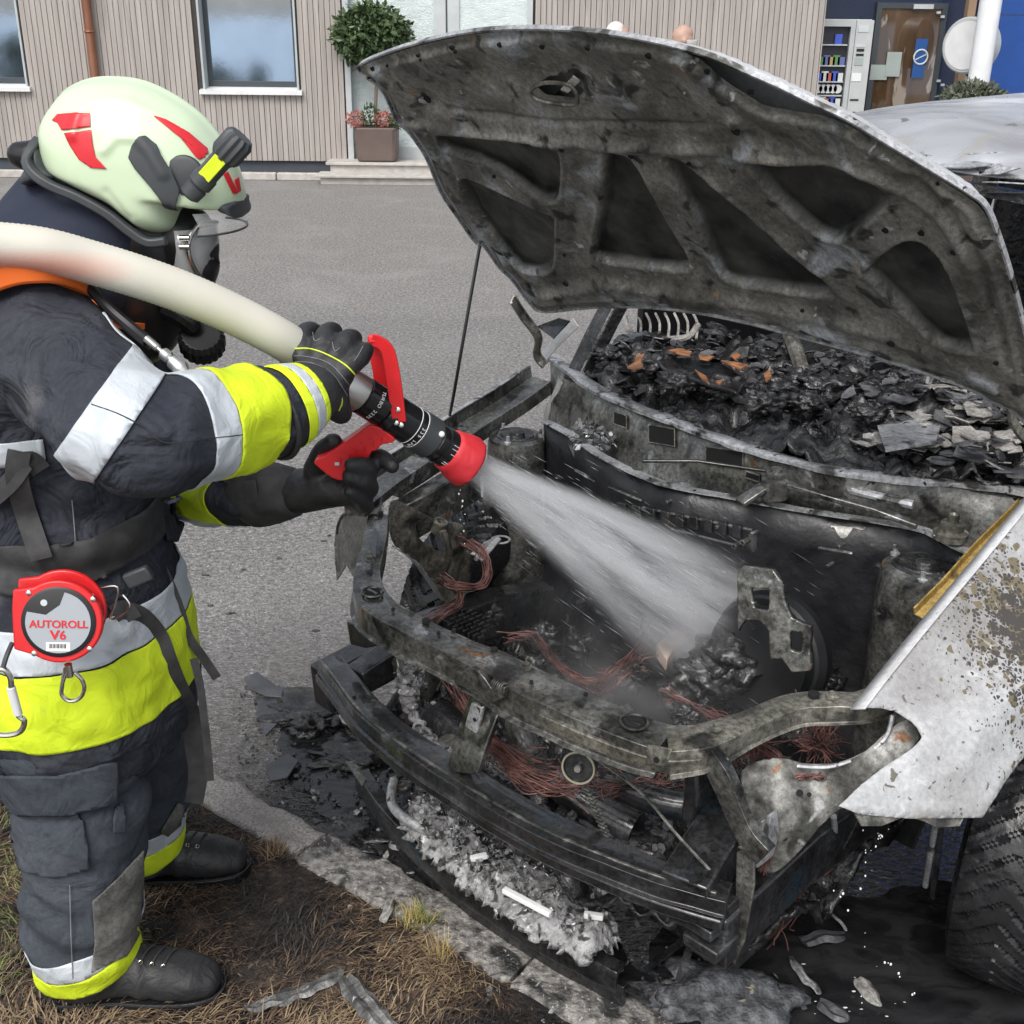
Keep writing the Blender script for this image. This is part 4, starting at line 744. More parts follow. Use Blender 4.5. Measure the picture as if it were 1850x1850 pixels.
# ---------------- upper crossmember
def chan(name, pts, wd, ht, mat, up=EZ, root=None, n=6, hollow=True, bev=.003, lip=.0):
    q = catmull([np.append(p, (w_, h_)) for p, w_, h_ in zip(pts, wd if hasattr(wd, '__len__') else [wd]*len(pts), ht if hasattr(ht, '__len__') else [ht]*len(pts))], n)
    sec = [(-.5, 0), (-.42, 0), (-.36, .05), (.36, .05), (.42, 0), (.5, 0), (.5, -.92), (.62, -1), (.5, -1), (-.5, -1)]
    mb = MB(); mb.sweep(q[:, :3], sec, up=up, scale=[tuple(r) for r in q[:, 3:5]]); 
    mb.v = [tuple(np.array(v)+EZ*.0022*noise.noise(Vector(v)*16)+EB*.0022*noise.noise(Vector(v)*13)) for v in mb.v]
    return part(name, mb, mat, root or carr, bevel=bev), q
XM = [(683, 930, .775), (676, 985, .765), (664, 1035, .745), (676, 1085, .735), (740, 1125, .735), (830, 1168, .73), (900, 1198, .725), (960, 1232, .72), (1050, 1272, .72), (1130, 1308, .72), (1205, 1333, .72), (1270, 1328, .725), (1350, 1300, .73), (1430, 1268, .735), (1500, 1262, .74), (1560, 1262, .745), (1610, 1240, .75)]
xw = [.048, .05, .055, .07, .07, .07, .08, .088, .085, .082, .08, .066, .05, .05, .052, .05, .045]
xm, xq = chan('upper_crossmember', [Pz(*p) for p in XM[:11]], xw[:11], [.04, .04, .045, .05, .055, .055, .06, .06, .06, .055, .05], M['steel'])
xm2_, _ = chan('upper_crossmember', [Pz(*p) for p in XM[10:]], xw[10:], [.05, .045, .035, .035, .035, .03, .03], M['steel_ol'])
# pressed ledge under the front of the crossmember
mb = MB(); q = catmull([Pz(x, y, .70) for x, y in ((985, 1285), (1060, 1318), (1130, 1345), (1200, 1365), (1262, 1362))], 6); mb.sweep(q, [(-.02, 0), (.02, .004), (.02, 0), (.014, -.025), (-.02, -.03)], up=EZ); part('lower_ledge', mb, M['steel_ol'], xm, bevel=.002)
for (x, y, z, r_, rim) in ((673, 1072, .742, .016, 1), (1146, 1307, .727, .017, 1), (745, 1100, .742, .006, 0), (710, 1102, .742, .0035, 0), (893, 1174, .735, .0065, 0), (792, 1144, .74, .0035, 0), (1058, 1255, .728, .004, 0), (960, 1233, .728, .0035, 0), (820, 1140, .74, .005, 0), (770, 1122, .74, .008, 0), (688, 928, .782, .006, 0), (1470, 1255, .745, .010, 0)):
    p = Pz(x, y, z); mb = MB(); mb.lathe(p, EZ, [(r_, -.002), (r_, .0035), (r_*.9, .004)], 20); part('bolt_hole', mb, M['holeblack'], xm)
    if rim: mb = MB(); mb.torus(p+EZ*.003, EZ, r_*1.35, .0028, 28, 8); part('hole_rim', mb, M['steel'], xm); mb = MB(); mb.box(p+EZ*.004, (.03, .007, .003), (EA, EB, EZ)); part('catch', mb, M['steel'], xm, bevel=.001)
for (x, y, z) in ((1294, 1312, .742), (1504, 1256, .748), (950, 1203, .742), (668, 1010, .77)):
    p = Pz(x, y, z); mb = MB(); mb.lathe(p-EZ*.004, EZ, [(.012, 0), (.012, .004), (.007, .0055), (.007, .010), (.004, .011)], 6 if x != 950 else 16); part('bolt', mb, M['steel_ol'], xm)
mb = MB(); mb.prism([Pz(676, 950, .779), Pz(683, 965, .779), Pz(678, 1010, .772), Pz(670, 1000, .772)], EZ*.003); part('slot', mb, M['steel_dk'], xm)
# little bracket under it and on its right
mb = MB(); mb.plate([Pb(1170, 1345, -.045), Pb(1215, 1352, -.045), Pb(1204, 1385, -.055), Pb(1168, 1382, -.055)], .004); part('bracket', mb, M['steel_ol'], xm, bevel=.002)
p = Pb(1187, 1372, -.062); mb = MB(); mb.lathe(p, -EB, [(.005, 0), (.005, .003)], 12); part('bolt_hole', mb, M['holeblack'], xm)
# ---------------- latch support strut
sp = [Pb(850, 1212, .02), Pb(905, 1240, .02), Pb(918, 1262, .0), Pb(893, 1330, -.03), Pb(872, 1392, -.06), Pb(815, 1385, -.06), Pb(842, 1300, -.03), Pb(858, 1250, .0)]
mb = MB(); mb.prism(sp, -EB*.02+EA*.004); ls = part('latch_support', mb, M['steel'], carr, bevel=.004)
mb = MB(); mb.prism([Pb(x, y, -.05) for x, y in ((850, 1270), (872, 1278), (845, 1385), (820, 1380))], EB*.01); part('support_rib', mb, M['steel_pl'], ls, bevel=.003)
mb = MB(); mb.prism([Pb(x, y, -.052) for x, y in ((825, 1205), (842, 1212), (856, 1200), (872, 1208), (884, 1222), (896, 1240), (920, 1238), (918, 1256), (893, 1268), (866, 1245), (830, 1232))], -EB*.012); part('latch_plate', mb, M['steel'], ls, bevel=.002)
mb = MB(); pc = Pb(902, 1238, -.05)
q = [pc+EA*(.03*t-.015)+np.array([0, 0, 1])*.009*math.cos(t*40)+EB*.009*math.sin(t*40) for t in np.linspace(0, 1, 70)]; mb.tube(q, .0018, 6); part('latch_spring', mb, M['steel_ol'], ls)
for x, y in ((871, 1273), (858, 1300), (889, 1303), (865, 1345)): p = Pb(x, y, -.062); mb = MB(); mb.lathe(p, -EB, [(.004, 0), (.004, .002)], 10); part('rivet_hole', mb, M['holeblack'], ls)
# ---------------- bumper beam
BB = [(594, 1187), (625, 1225), (668, 1280), (730, 1332), (810, 1385), (900, 1440), (990, 1490), (1080, 1530), (1180, 1570), (1260, 1596), (1318, 1612)]
bq = [Pz(x, y, .50) for x, y in BB]; bb, q = chan('bumper_beam', bq, [.05, .055, .06, .065, .07, .072, .07, .068, .06, .055, .05], .030, M['steel_dk'], bev=.003)
mb = MB(); mb.sweep(q[:, :3]-EZ*.033-EB*.004, [(-.032, 0), (.032, 0), (.032, -.022), (-.032, -.022)], up=EZ); part('lower_flange', mb, M['steel_dk'], bb, bevel=.004)
mb = MB(); mb.sweep(q[:, :3]+EZ*.001-np.array([nrm((0, 0, 0.0001)) for _ in q])*0-EB*.020-EA*.012, [(-.003, 0), (.003, 0), (.003, .004), (-.003, .004)], up=EZ); part('top_edge', mb, M['steel'], bb, bevel=.001)
p = Pz(1062, 1562, .45); mb = MB(); mb.lathe(p-EA*.0-EB*.0, nrm(-EB+EA*.25), [(.02, 0), (.02, .02), (.015, .022), (.013, .012), (0, .012)], 24); part('tow_socket', mb, M['steel_dk'], bb)
for x, y in ((650, 1240), (640, 1260), (720, 1320), (1140, 1548), (1235, 1592), (1205, 1570)): p = Pz(x, y, .503); mb = MB(); mb.lathe(p-EZ*.002, EZ, [(.004, 0), (.004, .0045)], 10); part('bolt_hole', mb, M['holeblack'], bb)
# crash boxes
def boxrun(name, pts, w_, h_, mat, root=carr, up=EZ, bev=.004):
    mb = MB(); mb.sweep(np.array(pts), [(-w_/2, 0), (w_/2, 0), (w_/2, -h_), (-w_/2, -h_)], up=up); return part(name, mb, mat, root, bevel=bev)
cb = boxrun('crash_box', [Pz(1235, 1590, .52), Pz(1268, 1535, .535), Pz(1310, 1470, .55), Pz(1345, 1400, .56)], .085, .09, M['steel_dk'])
for x, y, z in ((1228, 1562, .527), (1262, 1572, .53), (1297, 1548, .53), (1252, 1590, .53), (1290, 1530, .545)): p = Pz(x, y, z); mb = MB(); mb.lathe(p-EZ*.002, EZ, [(.007, 0), (.007, .0045)], 14); part('bolt_hole', mb, M['holeblack'], cb)
boxrun('crash_box', [Pz(640, 1210, .50), Pz(700, 1170, .52), Pz(760, 1130, .54)], .055, .06, M['steel_dk'])
mb = MB(); mb.prism([Pb(x, y, .03) for x, y in ((625, 1122), (650, 1130), (715, 1120), (720, 1160), (660, 1172), (632, 1165))], EB*.04); part('headlamp_bracket', mb, M['steel_dk'], carr, bevel=.004)
# stack under the right beam end
for z, dx, ln in ((.455, .02, .07), (.42, .03, .08), (.385, .01, .07)): mb = MB(); mb.box(Pz(1300, 1650, .445)*np.array([1, 1, 0])+EZ*z-EA*dx, (ln, .07, .022), (EA, EB, EZ)); part('beam_end_plate', mb, M['steel_dk'] if z != .395 else M['steel'], carr, bevel=.003)
mb = MB(); mb.prism([Pb(x, y, .06) for x, y in ((1330, 1540), (1362, 1530), (1362, 1600), (1345, 1700), (1325, 1745), (1318, 1700), (1328, 1620))], EB*.006); part('radiator_leg', mb, M['steel'], carr, bevel=.002)
mb = MB(); mb.box(Pz(1285, 1700, .24), (.10, .05, .05), (EA, EB, EZ)); part('lower_box', mb, M['steel_dk'], carr, bevel=.004)
for x0, y0, x1, y1, z0 in ((1165, 1755, 1235, 1700, .03), (1225, 1780, 1250, 1700, .03), (960, 1700, 1160, 1800, .02)): mb = MB(); mb.sweep([Pz(x0, y0, z0), Pz(x1, y1, z0+.05)], [(-.008, 0), (.008, 0), (.008, .004), (-.008, .004)]); part('bent_strip', mb, M['steel_dk'], carr)
# ---------------- right side: brace arm, lamp panel
chan('brace_arm', [Pb(1262, 1345, .07), Pb(1295, 1400, .05), Pb(1318, 1455, .05), Pb(1345, 1510, .05), Pb(1378, 1550, .05)], [.04, .045, .04, .04, .045], .02, M['steel'], up=-EB)
LN = nrm(-EB*.8+EA*.45+EZ*.35); LD = LN@K(.42, .17, .62); lu = nrm(np.cross(EZ, LN)); lv = np.cross(LN, lu); L0 = LN*LD
def l2(x, y): p = Ppl(x, y, LN, LD)-L0; return (p@lu, p@lv)
LP = catmull([l2(*q) for q in ((1340, 1392), (1400, 1368), (1470, 1385), (1540, 1368), (1600, 1325), (1640, 1300), (1660, 1335), (1600, 1400), (1520, 1460), (1480, 1492), (1440, 1540), (1395, 1578), (1350, 1552), (1335, 1500), (1348, 1450))], 4, True)
def lp_h(X, Y):
    h = nz2(X, Y, 11, .012, 3)
    for (x, y, r_, a) in ((1420, 1440, .05, .02), (1480, 1400, .04, -.02), (1400, 1500, .05, .022), (1550, 1380, .06, .015)): c = l2(x, y); h += a*np.exp(-((X-c[0])**2+(Y-c[1])**2)/r_**2)
    return h
mb = MB(); relief(mb, LP, .005, lp_h, lambda x, y, h: L0+lu*x+lv*y+LN*h); lpn = part('lamp_panel', mb, grunge('grey scorched panel', [(.3, (.07, .07, .064)), (.5, (.14, .14, .13)), (.7, (.24, .24, .23))], 9, (.35, .6), .25, bump=.4, bscale=60, bdist=.002, dist=.7, patches=[((.04, .04, .035), 12, .52, .1), ((.28, .29, .29), 14, .62, .06), ((.16, .08, .04), 20, .68, .04)], grain=.4), carr, solid=.003)
mb = MB(); q = [Ppl(x, y, LN, LD)+LN*.008 for x, y in ((1440, 1382), (1500, 1383), (1560, 1362), (1600, 1330), (1612, 1290))]; mb.tube(catmull(q, 6), .004, 6); part('panel_lip', mb, M['steel_pl'], lpn)
for x, y, r_ in ((1418, 1508, .005), (1445, 1427, .006), (1462, 1430, .004)): p = Ppl(x, y, LN, LD)+LN*.02; mb = MB(); mb.lathe(p, LN, [(r_, 0), (r_, .002)], 12); part('bolt_hole', mb, M['holeblack'], lpn)
mb = MB(); mb.prism([Pb(x, y, .10) for x, y in ((1334, 1508), (1376, 1482), (1380, 1530), (1368, 1572), (1338, 1555))], EB*.05); lb = part('lamp_bracket', mb, M['steel_pl'], carr, bevel=.005)
p = Pb(1347, 1532, .095); mb = MB(); mb.lathe(p, -EB, [(.013, 0), (.013, .004), (.009, .006), (.009, .012), (.004, .013)], 20); part('bolt', mb, M['chrome'], lb)
# ---------------- left side: apron, far wing, rails
AD = -.60
def a2(x, y): p = Pa(x, y, AD); c = car(p); return (c[1], c[2])
AP = catmull([a2(*q) for q in ((706, 905), (735, 912), (789, 940), (838, 950), (850, 1010), (846, 1072), (812, 1092), (790, 1072), (762, 1030), (735, 1003), (714, 985), (704, 950))], 3, True)
AH = catmull([a2(*q) for q in ((757, 948), (775, 948), (800, 962), (809, 985), (800, 998), (775, 985), (760, 970))], 4, True)
mb = MB(); relief(mb, AP, .006, lambda X, Y: nz2(X, Y, 12, .008, 6)-.010*np.exp(-(poly_sdf(X, Y, AH)/.012)**2), lambda x, y, h: K(AD+h, x, y), [AH]); part('inner_apron', mb, M['steel_ol'], carr, solid=.003)
mb = MB(); q = catmull([Pa(x, y, -.56) for x, y in ((714, 990), (745, 1012), (772, 1046), (796, 1083))], 5); mb.sweep(q, [(-.012, 0), (.012, 0), (.012, .003), (-.012, .003)], up=EZ); part('apron_edge', mb, M['steel_pl'], carr)
boxrun('inner_rail', [Pz(716, 912, .74), Pz(770, 882, .77), Pz(852, 832, .79)], .05, .10, M['steel'])
for x, y in ((720, 872), (738, 862)): p = Pz(x, y, .80); mb = MB(); mb.lathe(p-EZ*.012, EZ, [(.012, 0), (.012, .006), (.008, .008), (.008, .014)], 6); part('bolt', mb, M['tan'], carr)
mb = MB(); q = catmull([Pz(690, 866, .79), Pz(760, 822, .81), Pz(850, 762, .83), Pz(930, 712, .85), Pz(985, 672, .87)], 6)
mb.sweep(q, [(-.055, .015), (-.048, .015), (-.044, -.02), (.036, -.03), (.042, .0), (.05, .0), (.05, -.04), (-.055, -.03)], up=EZ); part('wing_rail', mb, M['steel'], carr, bevel=.002)
mb = MB(); mb.sweep(q[4:-3]+EA*.0-EB*.0+EZ*.017-np.cross(nrm(q[-1]-q[0]), EZ)*.05, [(-.006, 0), (.006, 0), (.006, .003), (-.006, .003)], up=EZ); part('rail_edge', mb, M['steel_pl'], carr)
p0 = [Pz(x, y, .855) for x, y in ((760, 815), (640, 905), (618, 935), (606, 985), (607, 1048))]
FW = [Pb(x, y, b) for x, y, b in ((612, 935, .40), (640, 915, .40), (672, 880, .42), (690, 905, .40), (690, 960, .36), (668, 1010, .34), (655, 1030, .34), (650, 1056, .34), (636, 1040, .35), (625, 1020, .37), (608, 1048, .40), (604, 1000, .41), (606, 965, .41))]
mb = MB(); mb.prism(FW, EB*.003+EA*.003); fwg = part('front_wing', mb, M['steel'], carr, bevel=.001); fwg['label'] = 'blackened far front wing with a pale rim'
mb = MB(); mb.tube(catmull([Pb(x, y, b) for x, y, b in ((640, 915, .40), (614, 935, .40), (605, 985, .41), (608, 1050, .40))], 6), .0022, 6); part('wing_rim', mb, M['steel_pl'], fwg)
mb = MB(); mb.sweep([Pz(640, 915, .80), Pz(700, 868, .82), Pz(760, 828, .84)], [(-.03, 0), (.03, .0), (.03, -.02), (-.03, -.03)]); part('wing_top', mb, M['steel'], carr)
# ---------------- strut towers
def tower(px, py, z, R_, H, lean, mat):
    c = Pz(px, py, z); ax = nrm(EZ+lean); mb = MB(); mb.lathe(c, ax, [(R_*1.5, -H), (R_*1.25, -H*.6), (R_*1.08, -.06), (R_*1.04, -.012), (R_, 0), (R_*.78, .006), (R_*.72, -.003), (0, -.006)], 40)
    mb.v = [tuple(np.array(v)+.004*noise.noise(Vector(v)*14)) for v in mb.v]
    t = part('strut_tower', mb, mat, carr, ang=50)
    mb = MB(); mb.torus(c+ax*.002, ax, R_*.7, .008, 32, 8); part('mount_ring', mb, M['steel_dk'], t)
    mb = MB(); mb.lathe(c, ax, [(R_*.66, .002), (R_*.60, .010), (R_*.3, .004), (R_*.25, .016), (R_*.1, .02), (0, .02)], 28); part('top_mount', mb, M['char'], t)
    for k in range(3): a = k*2.1+.9; pp = c+EA*math.cos(a)*R_*.87+EB*math.sin(a)*R_*.87; mb = MB(); mb.lathe(pp, ax, [(.010, 0), (.010, .006), (.005, .008), (.005, .022), (0, .023)], 6); part('stud', mb, M['steel_pl'], t)
    return t
tower(1672, 1025, .80, .085, .5, -EA*.06, M['steel']); tower(934, 790, .80, .072, .45, EA*.05, M['steel'])
# ---------------- firewall and cowl
FW_ = [(985, 762), (1030, 785), (1080, 820), (1150, 856), (1220, 880), (1340, 902), (1460, 924), (1580, 942), (1672, 960), (1735, 992), (1790, 1010)]
ft = catmull([Pz(x, y, .84) for x, y in FW_], 6)
mb = MB(); rows = []
for k, (z, db) in enumerate(((.838, 0), (.75, .005), (.62, -.01), (.5, .0), (.36, -.04), (.2, -.12))): rows.append([np.array([p[0], p[1], z])+EB*db+EB*.012*noise.fractal(Vector((p[0]*9, p[1]*9, z*9)), 1, 2, 3) for p in ft])
n_ = len(ft); mb.add([p for r_ in rows for p in r_], [(i*n_+j, (i+1)*n_+j, (i+1)*n_+j+1, i*n_+j+1) for i in range(5) for j in range(n_-1)])
fwl = part('firewall', mb, grunge('black firewall', [(.3, (.006, .0065, .008)), (.7, (.022, .023, .026))], 10, (.3, .6), .2, bump=.6, bscale=30, bdist=.006, patches=[((.11, .11, .11), 12, .64, .06)]), carr, solid=.003)
mb = MB(); mb.sweep(ft, [(-.013, 0), (.014, 0), (.014, .003), (-.013, .003)], up=EZ); mb.v = [tuple(np.array(v)+EZ*.002*noise.noise(Vector(v)*20)) for v in mb.v]; part('firewall_flange', mb, M['steel_pl'], fwl)
for x, y in ((1255, 886), (1465, 923), (1175, 864), (1050, 800)): p = Pz(x, y, .8435); mb = MB(); mb.lathe(p, EZ, [(.0035, -.001), (.0035, .001)], 10); part('bolt_hole', mb, M['holeblack'], fwl)
CW = [(1000, 640), (1035, 664), (1070, 692), (1120, 718), (1200, 750), (1300, 788), (1400, 820), (1500, 845), (1620, 860), (1740, 868), (1850, 884), (1950, 905)]
cw = catmull([Pz(x, y, .93) for x, y in CW], 6); n_ = len(cw)
def interp_path(P, n): P = np.asarray(P); L_ = np.r_[0, np.cumsum(np.linalg.norm(np.diff(P, axis=0), axis=1))]; t = np.linspace(0, L_[-1], n); return np.c_[[np.interp(t, L_, P[:, k]) for k in range(3)]].T
cwr = interp_path(cw, 90); ftr = interp_path(ft, 90)
mb = MB(); rows = [cwr, cwr-EB*.015-EZ*.012]
rows.append(cwr*.8+ftr*.2-EZ*.07); rows.append(cwr*.65+ftr*.35-EZ*.13); rows.append(cwr*.35+ftr*.65-EZ*.14); rows.append(ftr+EB*.01-EZ*.02)
rows = [np.array([p+EB*.006*noise.noise(Vector(p)*12)+EZ*.006*noise.noise(Vector(p)*15+Vector((4, 0, 0))) for p in r_]) for r_ in rows]
mb.add([p for r_ in rows for p in r_], [(i*90+j, (i+1)*90+j, (i+1)*90+j+1, i*90+j+1) for i in range(5) for j in range(89)]); cow = part('cowl_panel', mb, M['steel'], carr, solid=.003, ang=50)
mb = MB(); mb.sweep(cw+EZ*.004+EB*.006, [(-.022, -.014), (.0, .0), (.030, .004), (.040, .0), (.040, -.008), (-.022, -.018)], up=EZ); mb.v = [tuple(np.array(v)+(EZ*.004+EB*.003)*noise.noise(Vector(v)*14)) for v in mb.v]; part('cowl_lip', mb, M['steel_pl'], cow)
for (x0, x1, y0, y1) in ((1175, 1222, 766, 798), (1278, 1345, 806, 836), (1112, 1135, 742, 765), (1350, 1375, 850, 862)):
    c0 = Pb((x0+x1)/2, (y0+y1)/2, .9); 
    r_ = ray((x0+x1)/2, (y0+y1)/2); tr_ = bvh(MB() if 0 else mb) if 0 else None
    P4 = []
    bv_ = cow_tree if 'cow_tree' in globals() else None
    if bv_ is None:
        tmp = MB(); tmp.add([p for rr in rows for p in rr], [(i*90+j, (i+1)*90+j, (i+1)*90+j+1, i*90+j+1) for i in range(5) for j in range(89)]); cow_tree = bvh(tmp); bv_ = cow_tree
    for x, y in ((x0, y0), (x1, y0+8), (x1, y1+8), (x0, y1)):
        hh = bv_.ray_cast(Vector(CAM), Vector(ray(x, y))); P4.append(np.array(hh[0])-EB*.006 if hh[0] else Pb(x, y, .9))
    mb = MB(); mb.prism(P4, EB*.012); part('vent_hole', mb, M['holeblack'], cow)
    mb = MB(); mb.tube(P4+[P4[0]], .0025, 6); part('vent_rim', mb, M['steel_ol'], cow)
# wiper linkage
wl = []
hub = Pz(1402, 858, .915); mb = MB(); mb.lathe(hub-EZ*.05, EZ, [(.03, 0), (.032, .02), (.03, .04), (.022, .045), (.022, .055), (.012, .058), (.012, .066), (0, .067)], 28); wm = part('wiper_motor', mb, M['steel'], carr)
mb = MB(); mb.torus(hub+EZ*.004, EZ, .014, .003, 20, 6); part('spindle_ring', mb, M['chrome'], wm)
boxrun('wiper_arm', [hub-EZ*.01, Pz(1372, 880, .89), Pz(1335, 905, .865)], .034, .012, M['steel'], wm, bev=.003)
boxrun('linkage_rod', [Pz(1415, 868, .905), Pz(1500, 893, .895), Pz(1580, 915, .885), Pz(1660, 945, .87)], .024, .012, M['steel'], wm, bev=.003)
boxrun('linkage_rod', [Pz(1160, 830, .90), Pz(1260, 830, .905), Pz(1385, 848, .905)], .008, .008, M['steel_dk'], wm, bev=.003)
mb = MB(); mb.tube(catmull([Pz(1480, 868, .89), Pz(1560, 890, .89), Pz(1650, 912, .89)], 5), .010, 8); part('linkage_rod', mb, M['steel_pl'], wm)
hub2 = Pz(1722, 940, .89); mb = MB(); mb.lathe(hub2-EZ*.04, EZ, [(.034, 0), (.034, .015), (.024, .02), (.024, .034), (.012, .036), (.012, .055), (.008, .06), (0, .06)], 24); wp = part('wiper_pivot', mb, M['steel_ol'], carr)
boxrun('pivot_foot', [hub2-EZ*.03, Pz(1685, 960, .86)], .035, .008, M['steel_ol'], wp)
# brake booster
M['booster'] = grunge('black booster can', [(.3, (.008, .009, .010)), (.7, (.03, .031, .034))], 8, (.25, .5), .3, bump=.2)
bc = K(.19, .64, .56); mb = MB(); mb.lathe(bc, nrm(-EB+EZ*.2), [(.135, -.03), (.14, .0), (.132, .02), (.125, .024), (.118, .05), (.05, .062), (0, .064)], 48); part('brake_booster', mb, M['booster'], carr, ang=25)
for (x0, y0, x1, y1, t_) in ((1150, 915, 1360, 958, .004), (1190, 950, 1330, 985, .003), (1480, 990, 1540, 1000, .004), (1100, 880, 1160, 905, .004), (1040, 850, 1075, 870, .004), (1230, 1010, 1310, 1035, .004)):
    mb = MB(); mb.tube([Pb(x0, y0, .70), Pb((x0+x1)/2, (y0+y1)/2, .69), Pb(x1, y1, .70)], t_, 6); part('firewall_ridge', mb, M['steel'], carr)
for (x, y, r_) in ((1332, 985, .007), (1347, 978, .007), (1363, 962, .004), (1520, 985, .004), (1500, 1020, .004), (1300, 950, .004), (1210, 905, .004)):
    p = Pb(x, y, .69); mb = MB(); mb.lathe(p, -EB, [(r_, -.01), (r_, .012), (r_*.6, .013), (r_*.6, .004), (0, .004)], 14); part('firewall_stud', mb, M['steel'], carr)
for k in range(9):
    x = 1120+k*26; mb = MB(); mb.prism([Pb(x+a_, 905+k*5+b_, .695) for a_, b_ in ((0, 0), (15, 3), (16, 26), (1, 22))], -EB*.012); part('firewall_clip', mb, M['steel_dk'], carr, bevel=.002)
mb = MB(); mb.box(K(-.78, 2.1, 1.18), (.02, 1.5, .66), (EA, EB, EZ)); part('cabin_dark_panel', mb, M['black'], carr)  # black panel added across the far opening so the cabin reads dark
# dark underside of the engine bay and side panels
mb = MB(); mb.box(K(-.05, .52, .12), (.95, .55, .05), (EA, EB, EZ)); part('undertray', mb, M['char'], carr, bevel=.01)
mb = MB(); mb.box(K(-.05, 2.2, .30), (1.5, 2.7, .05), (EA, EB, EZ)); part('floor_pan', mb, M['char'], carr, bevel=.01)
for a in (-.60, .50): mb = MB(); mb.sweep([K(a, .02, .44), K(a, .3, .46), K(a, .6, .44), K(a, .95, .36)], [(-.035, 0), (.035, 0), (.035, -.11), (-.035, -.11)]); part('chassis_rail', mb, M['steel_dk'], carr, bevel=.006)
for a0, s_ in ((-.66, 1), (.60, -1)):       # wheel housings
    mb = MB(); P_ = []; n_ = 16
    for i in range(n_+1):
        t = math.pi*(.50+.52*i/n_); b_ = .70-.37*math.cos(t); z = .32+.37*math.sin(t); P_ += [K(a0+.20*s_*0, b_, z), K(a0-.22*s_, b_, z)]
    mb.add(P_, [(2*i, 2*i+1, 2*i+3, 2*i+2) for i in range(n_)]); part('wheel_housing', mb, M['char'], carr, solid=.004)
# ---------------- wheels
def wheel(c, ax, R_, Wd, label=None, groove=.008):
    ax = nrm(ax); mb = MB(); NA, NS = 360, 46; u = nrm(np.cross(ax, EZ)); v = np.cross(u, ax); vs = []
    prof = []
    for k in range(NS):
        s = -1+2*k/(NS-1)
        if abs(s) < .62: x = s/.62*Wd*.46; r_ = R_-.012*(abs(s)/.62)**3
        else: q = (abs(s)-.62)/.38; x = math.copysign(Wd*(.46+.07*math.sin(q*math.pi*.75)), s); r_ = R_-.012-q*.115
        prof.append((x, r_, s))
    for i in range(NA):
        th = 2*math.pi*i/NA
        for (x, r_, s) in prof:
            g_ = 0
            if abs(s) < .72:
                ph = (th*40/(2*math.pi)*1.0+abs(s)*2.9) % 1.0; ph2 = (th*40/(2*math.pi)+.5+abs(s)*2.9) % 1.0
                g_ = groove*(ph < .17) + groove*.35*(abs(ph2-.1) < .07 and abs(s) > .2)
            rr = r_-g_+.0012*noise.noise(Vector((th*9, s*4, 0)))
            vs.append(c+ax*x+(u*math.cos(th)+v*math.sin(th))*rr)
    mb.add(vs, [(i*NS+k, ((i+1) % NA)*NS+k, ((i+1) % NA)*NS+k+1, i*NS+k+1) for i in range(NA) for k in range(NS-1)])
    w = bpy.data.objects.new('wheel', None); COL.objects.link(w); w.parent = carr
    w = part('wheel', (lambda m: (m.lathe(c, ax, [(.0, -.03), (.03, -.03), (.03, .05), (0, .05)], 20), m)[1])(MB()), M['steel'], carr) if not bpy.data.objects.remove(w) else None
    part('tyre', mb, M['rubber'], w, ang=30)
    mb = MB(); r0 = R_-.125; mb.lathe(c, ax, [(r0, -Wd*.42), (r0-.02, -Wd*.4), (r0-.03, 0), (r0-.05, Wd*.25), (.06, Wd*.32), (.05, Wd*.22), (0, Wd*.22)], 40); mb2 = mb; part('rim', mb2, M['steel'], w)
    for k in range(5): a = k*1.2566; d = u*math.cos(a)+v*math.sin(a); m3 = MB(); m3.lathe(c+d*.055, ax, [(.01, Wd*.25), (.01, Wd*.36), (0, Wd*.36)], 6); part('wheel_bolt', m3, M['steel_dk'], w)
    return w
wheel(K(.74, .80, .295), nrm(EA*1.0+EB*.22), .295, .195)
wheel(K(-.76, .72, .30), nrm(-EA-EB*.12), .30, .19)
wheel(K(.72, 3.1, .30), EA, .30, .19); wheel(K(-.80, 3.1, .30), -EA, .30, .19)
# ---------------- cabin
roofm = grunge('scorched white roof', [(.3, (.22, .225, .24)), (.6, (.36, .375, .40)), (.75, (.50, .515, .55))], 4, (.22, .45), .1, bump=.2, bscale=14, bdist=.004, stretch=(1, 1, 1), dist=1, patches=[((.28, .27, .24), 6, .56, .15), ((.10, .10, .10), 14, .66, .05)])
def roofz(a, b): return 1.50+.085*(1-(a/.66)**2)*1.0+.05*math.sin(math.pi*min(1, max(0, (b-1.4)/2.2)))-.10*max(0, (1.62-b)/.25)**1.5*(b < 1.62)
mb = MB(); NA_, NB_ = 60, 70; vs = []
for i in range(NA_+1):
    for j in range(NB_+1):
        a = -.64+1.28*i/NA_; b = 1.40+.10*(a/.64)**2+(2.05-.10*(a/.64)**2)*j/NB_; p = K(a-.03, b, roofz(a, b)); p = p+EZ*(.008*noise.fractal(Vector(p*3.2), 1, 2, 3)); vs.append(p)
mb.add(vs, [(i*(NB_+1)+j, (i+1)*(NB_+1)+j, (i+1)*(NB_+1)+j+1, i*(NB_+1)+j+1) for i in range(NA_) for j in range(NB_)])
rf = part('roof', mb, roofm, carr, solid=.004, ang=50); roof_tree = bvh(mb)
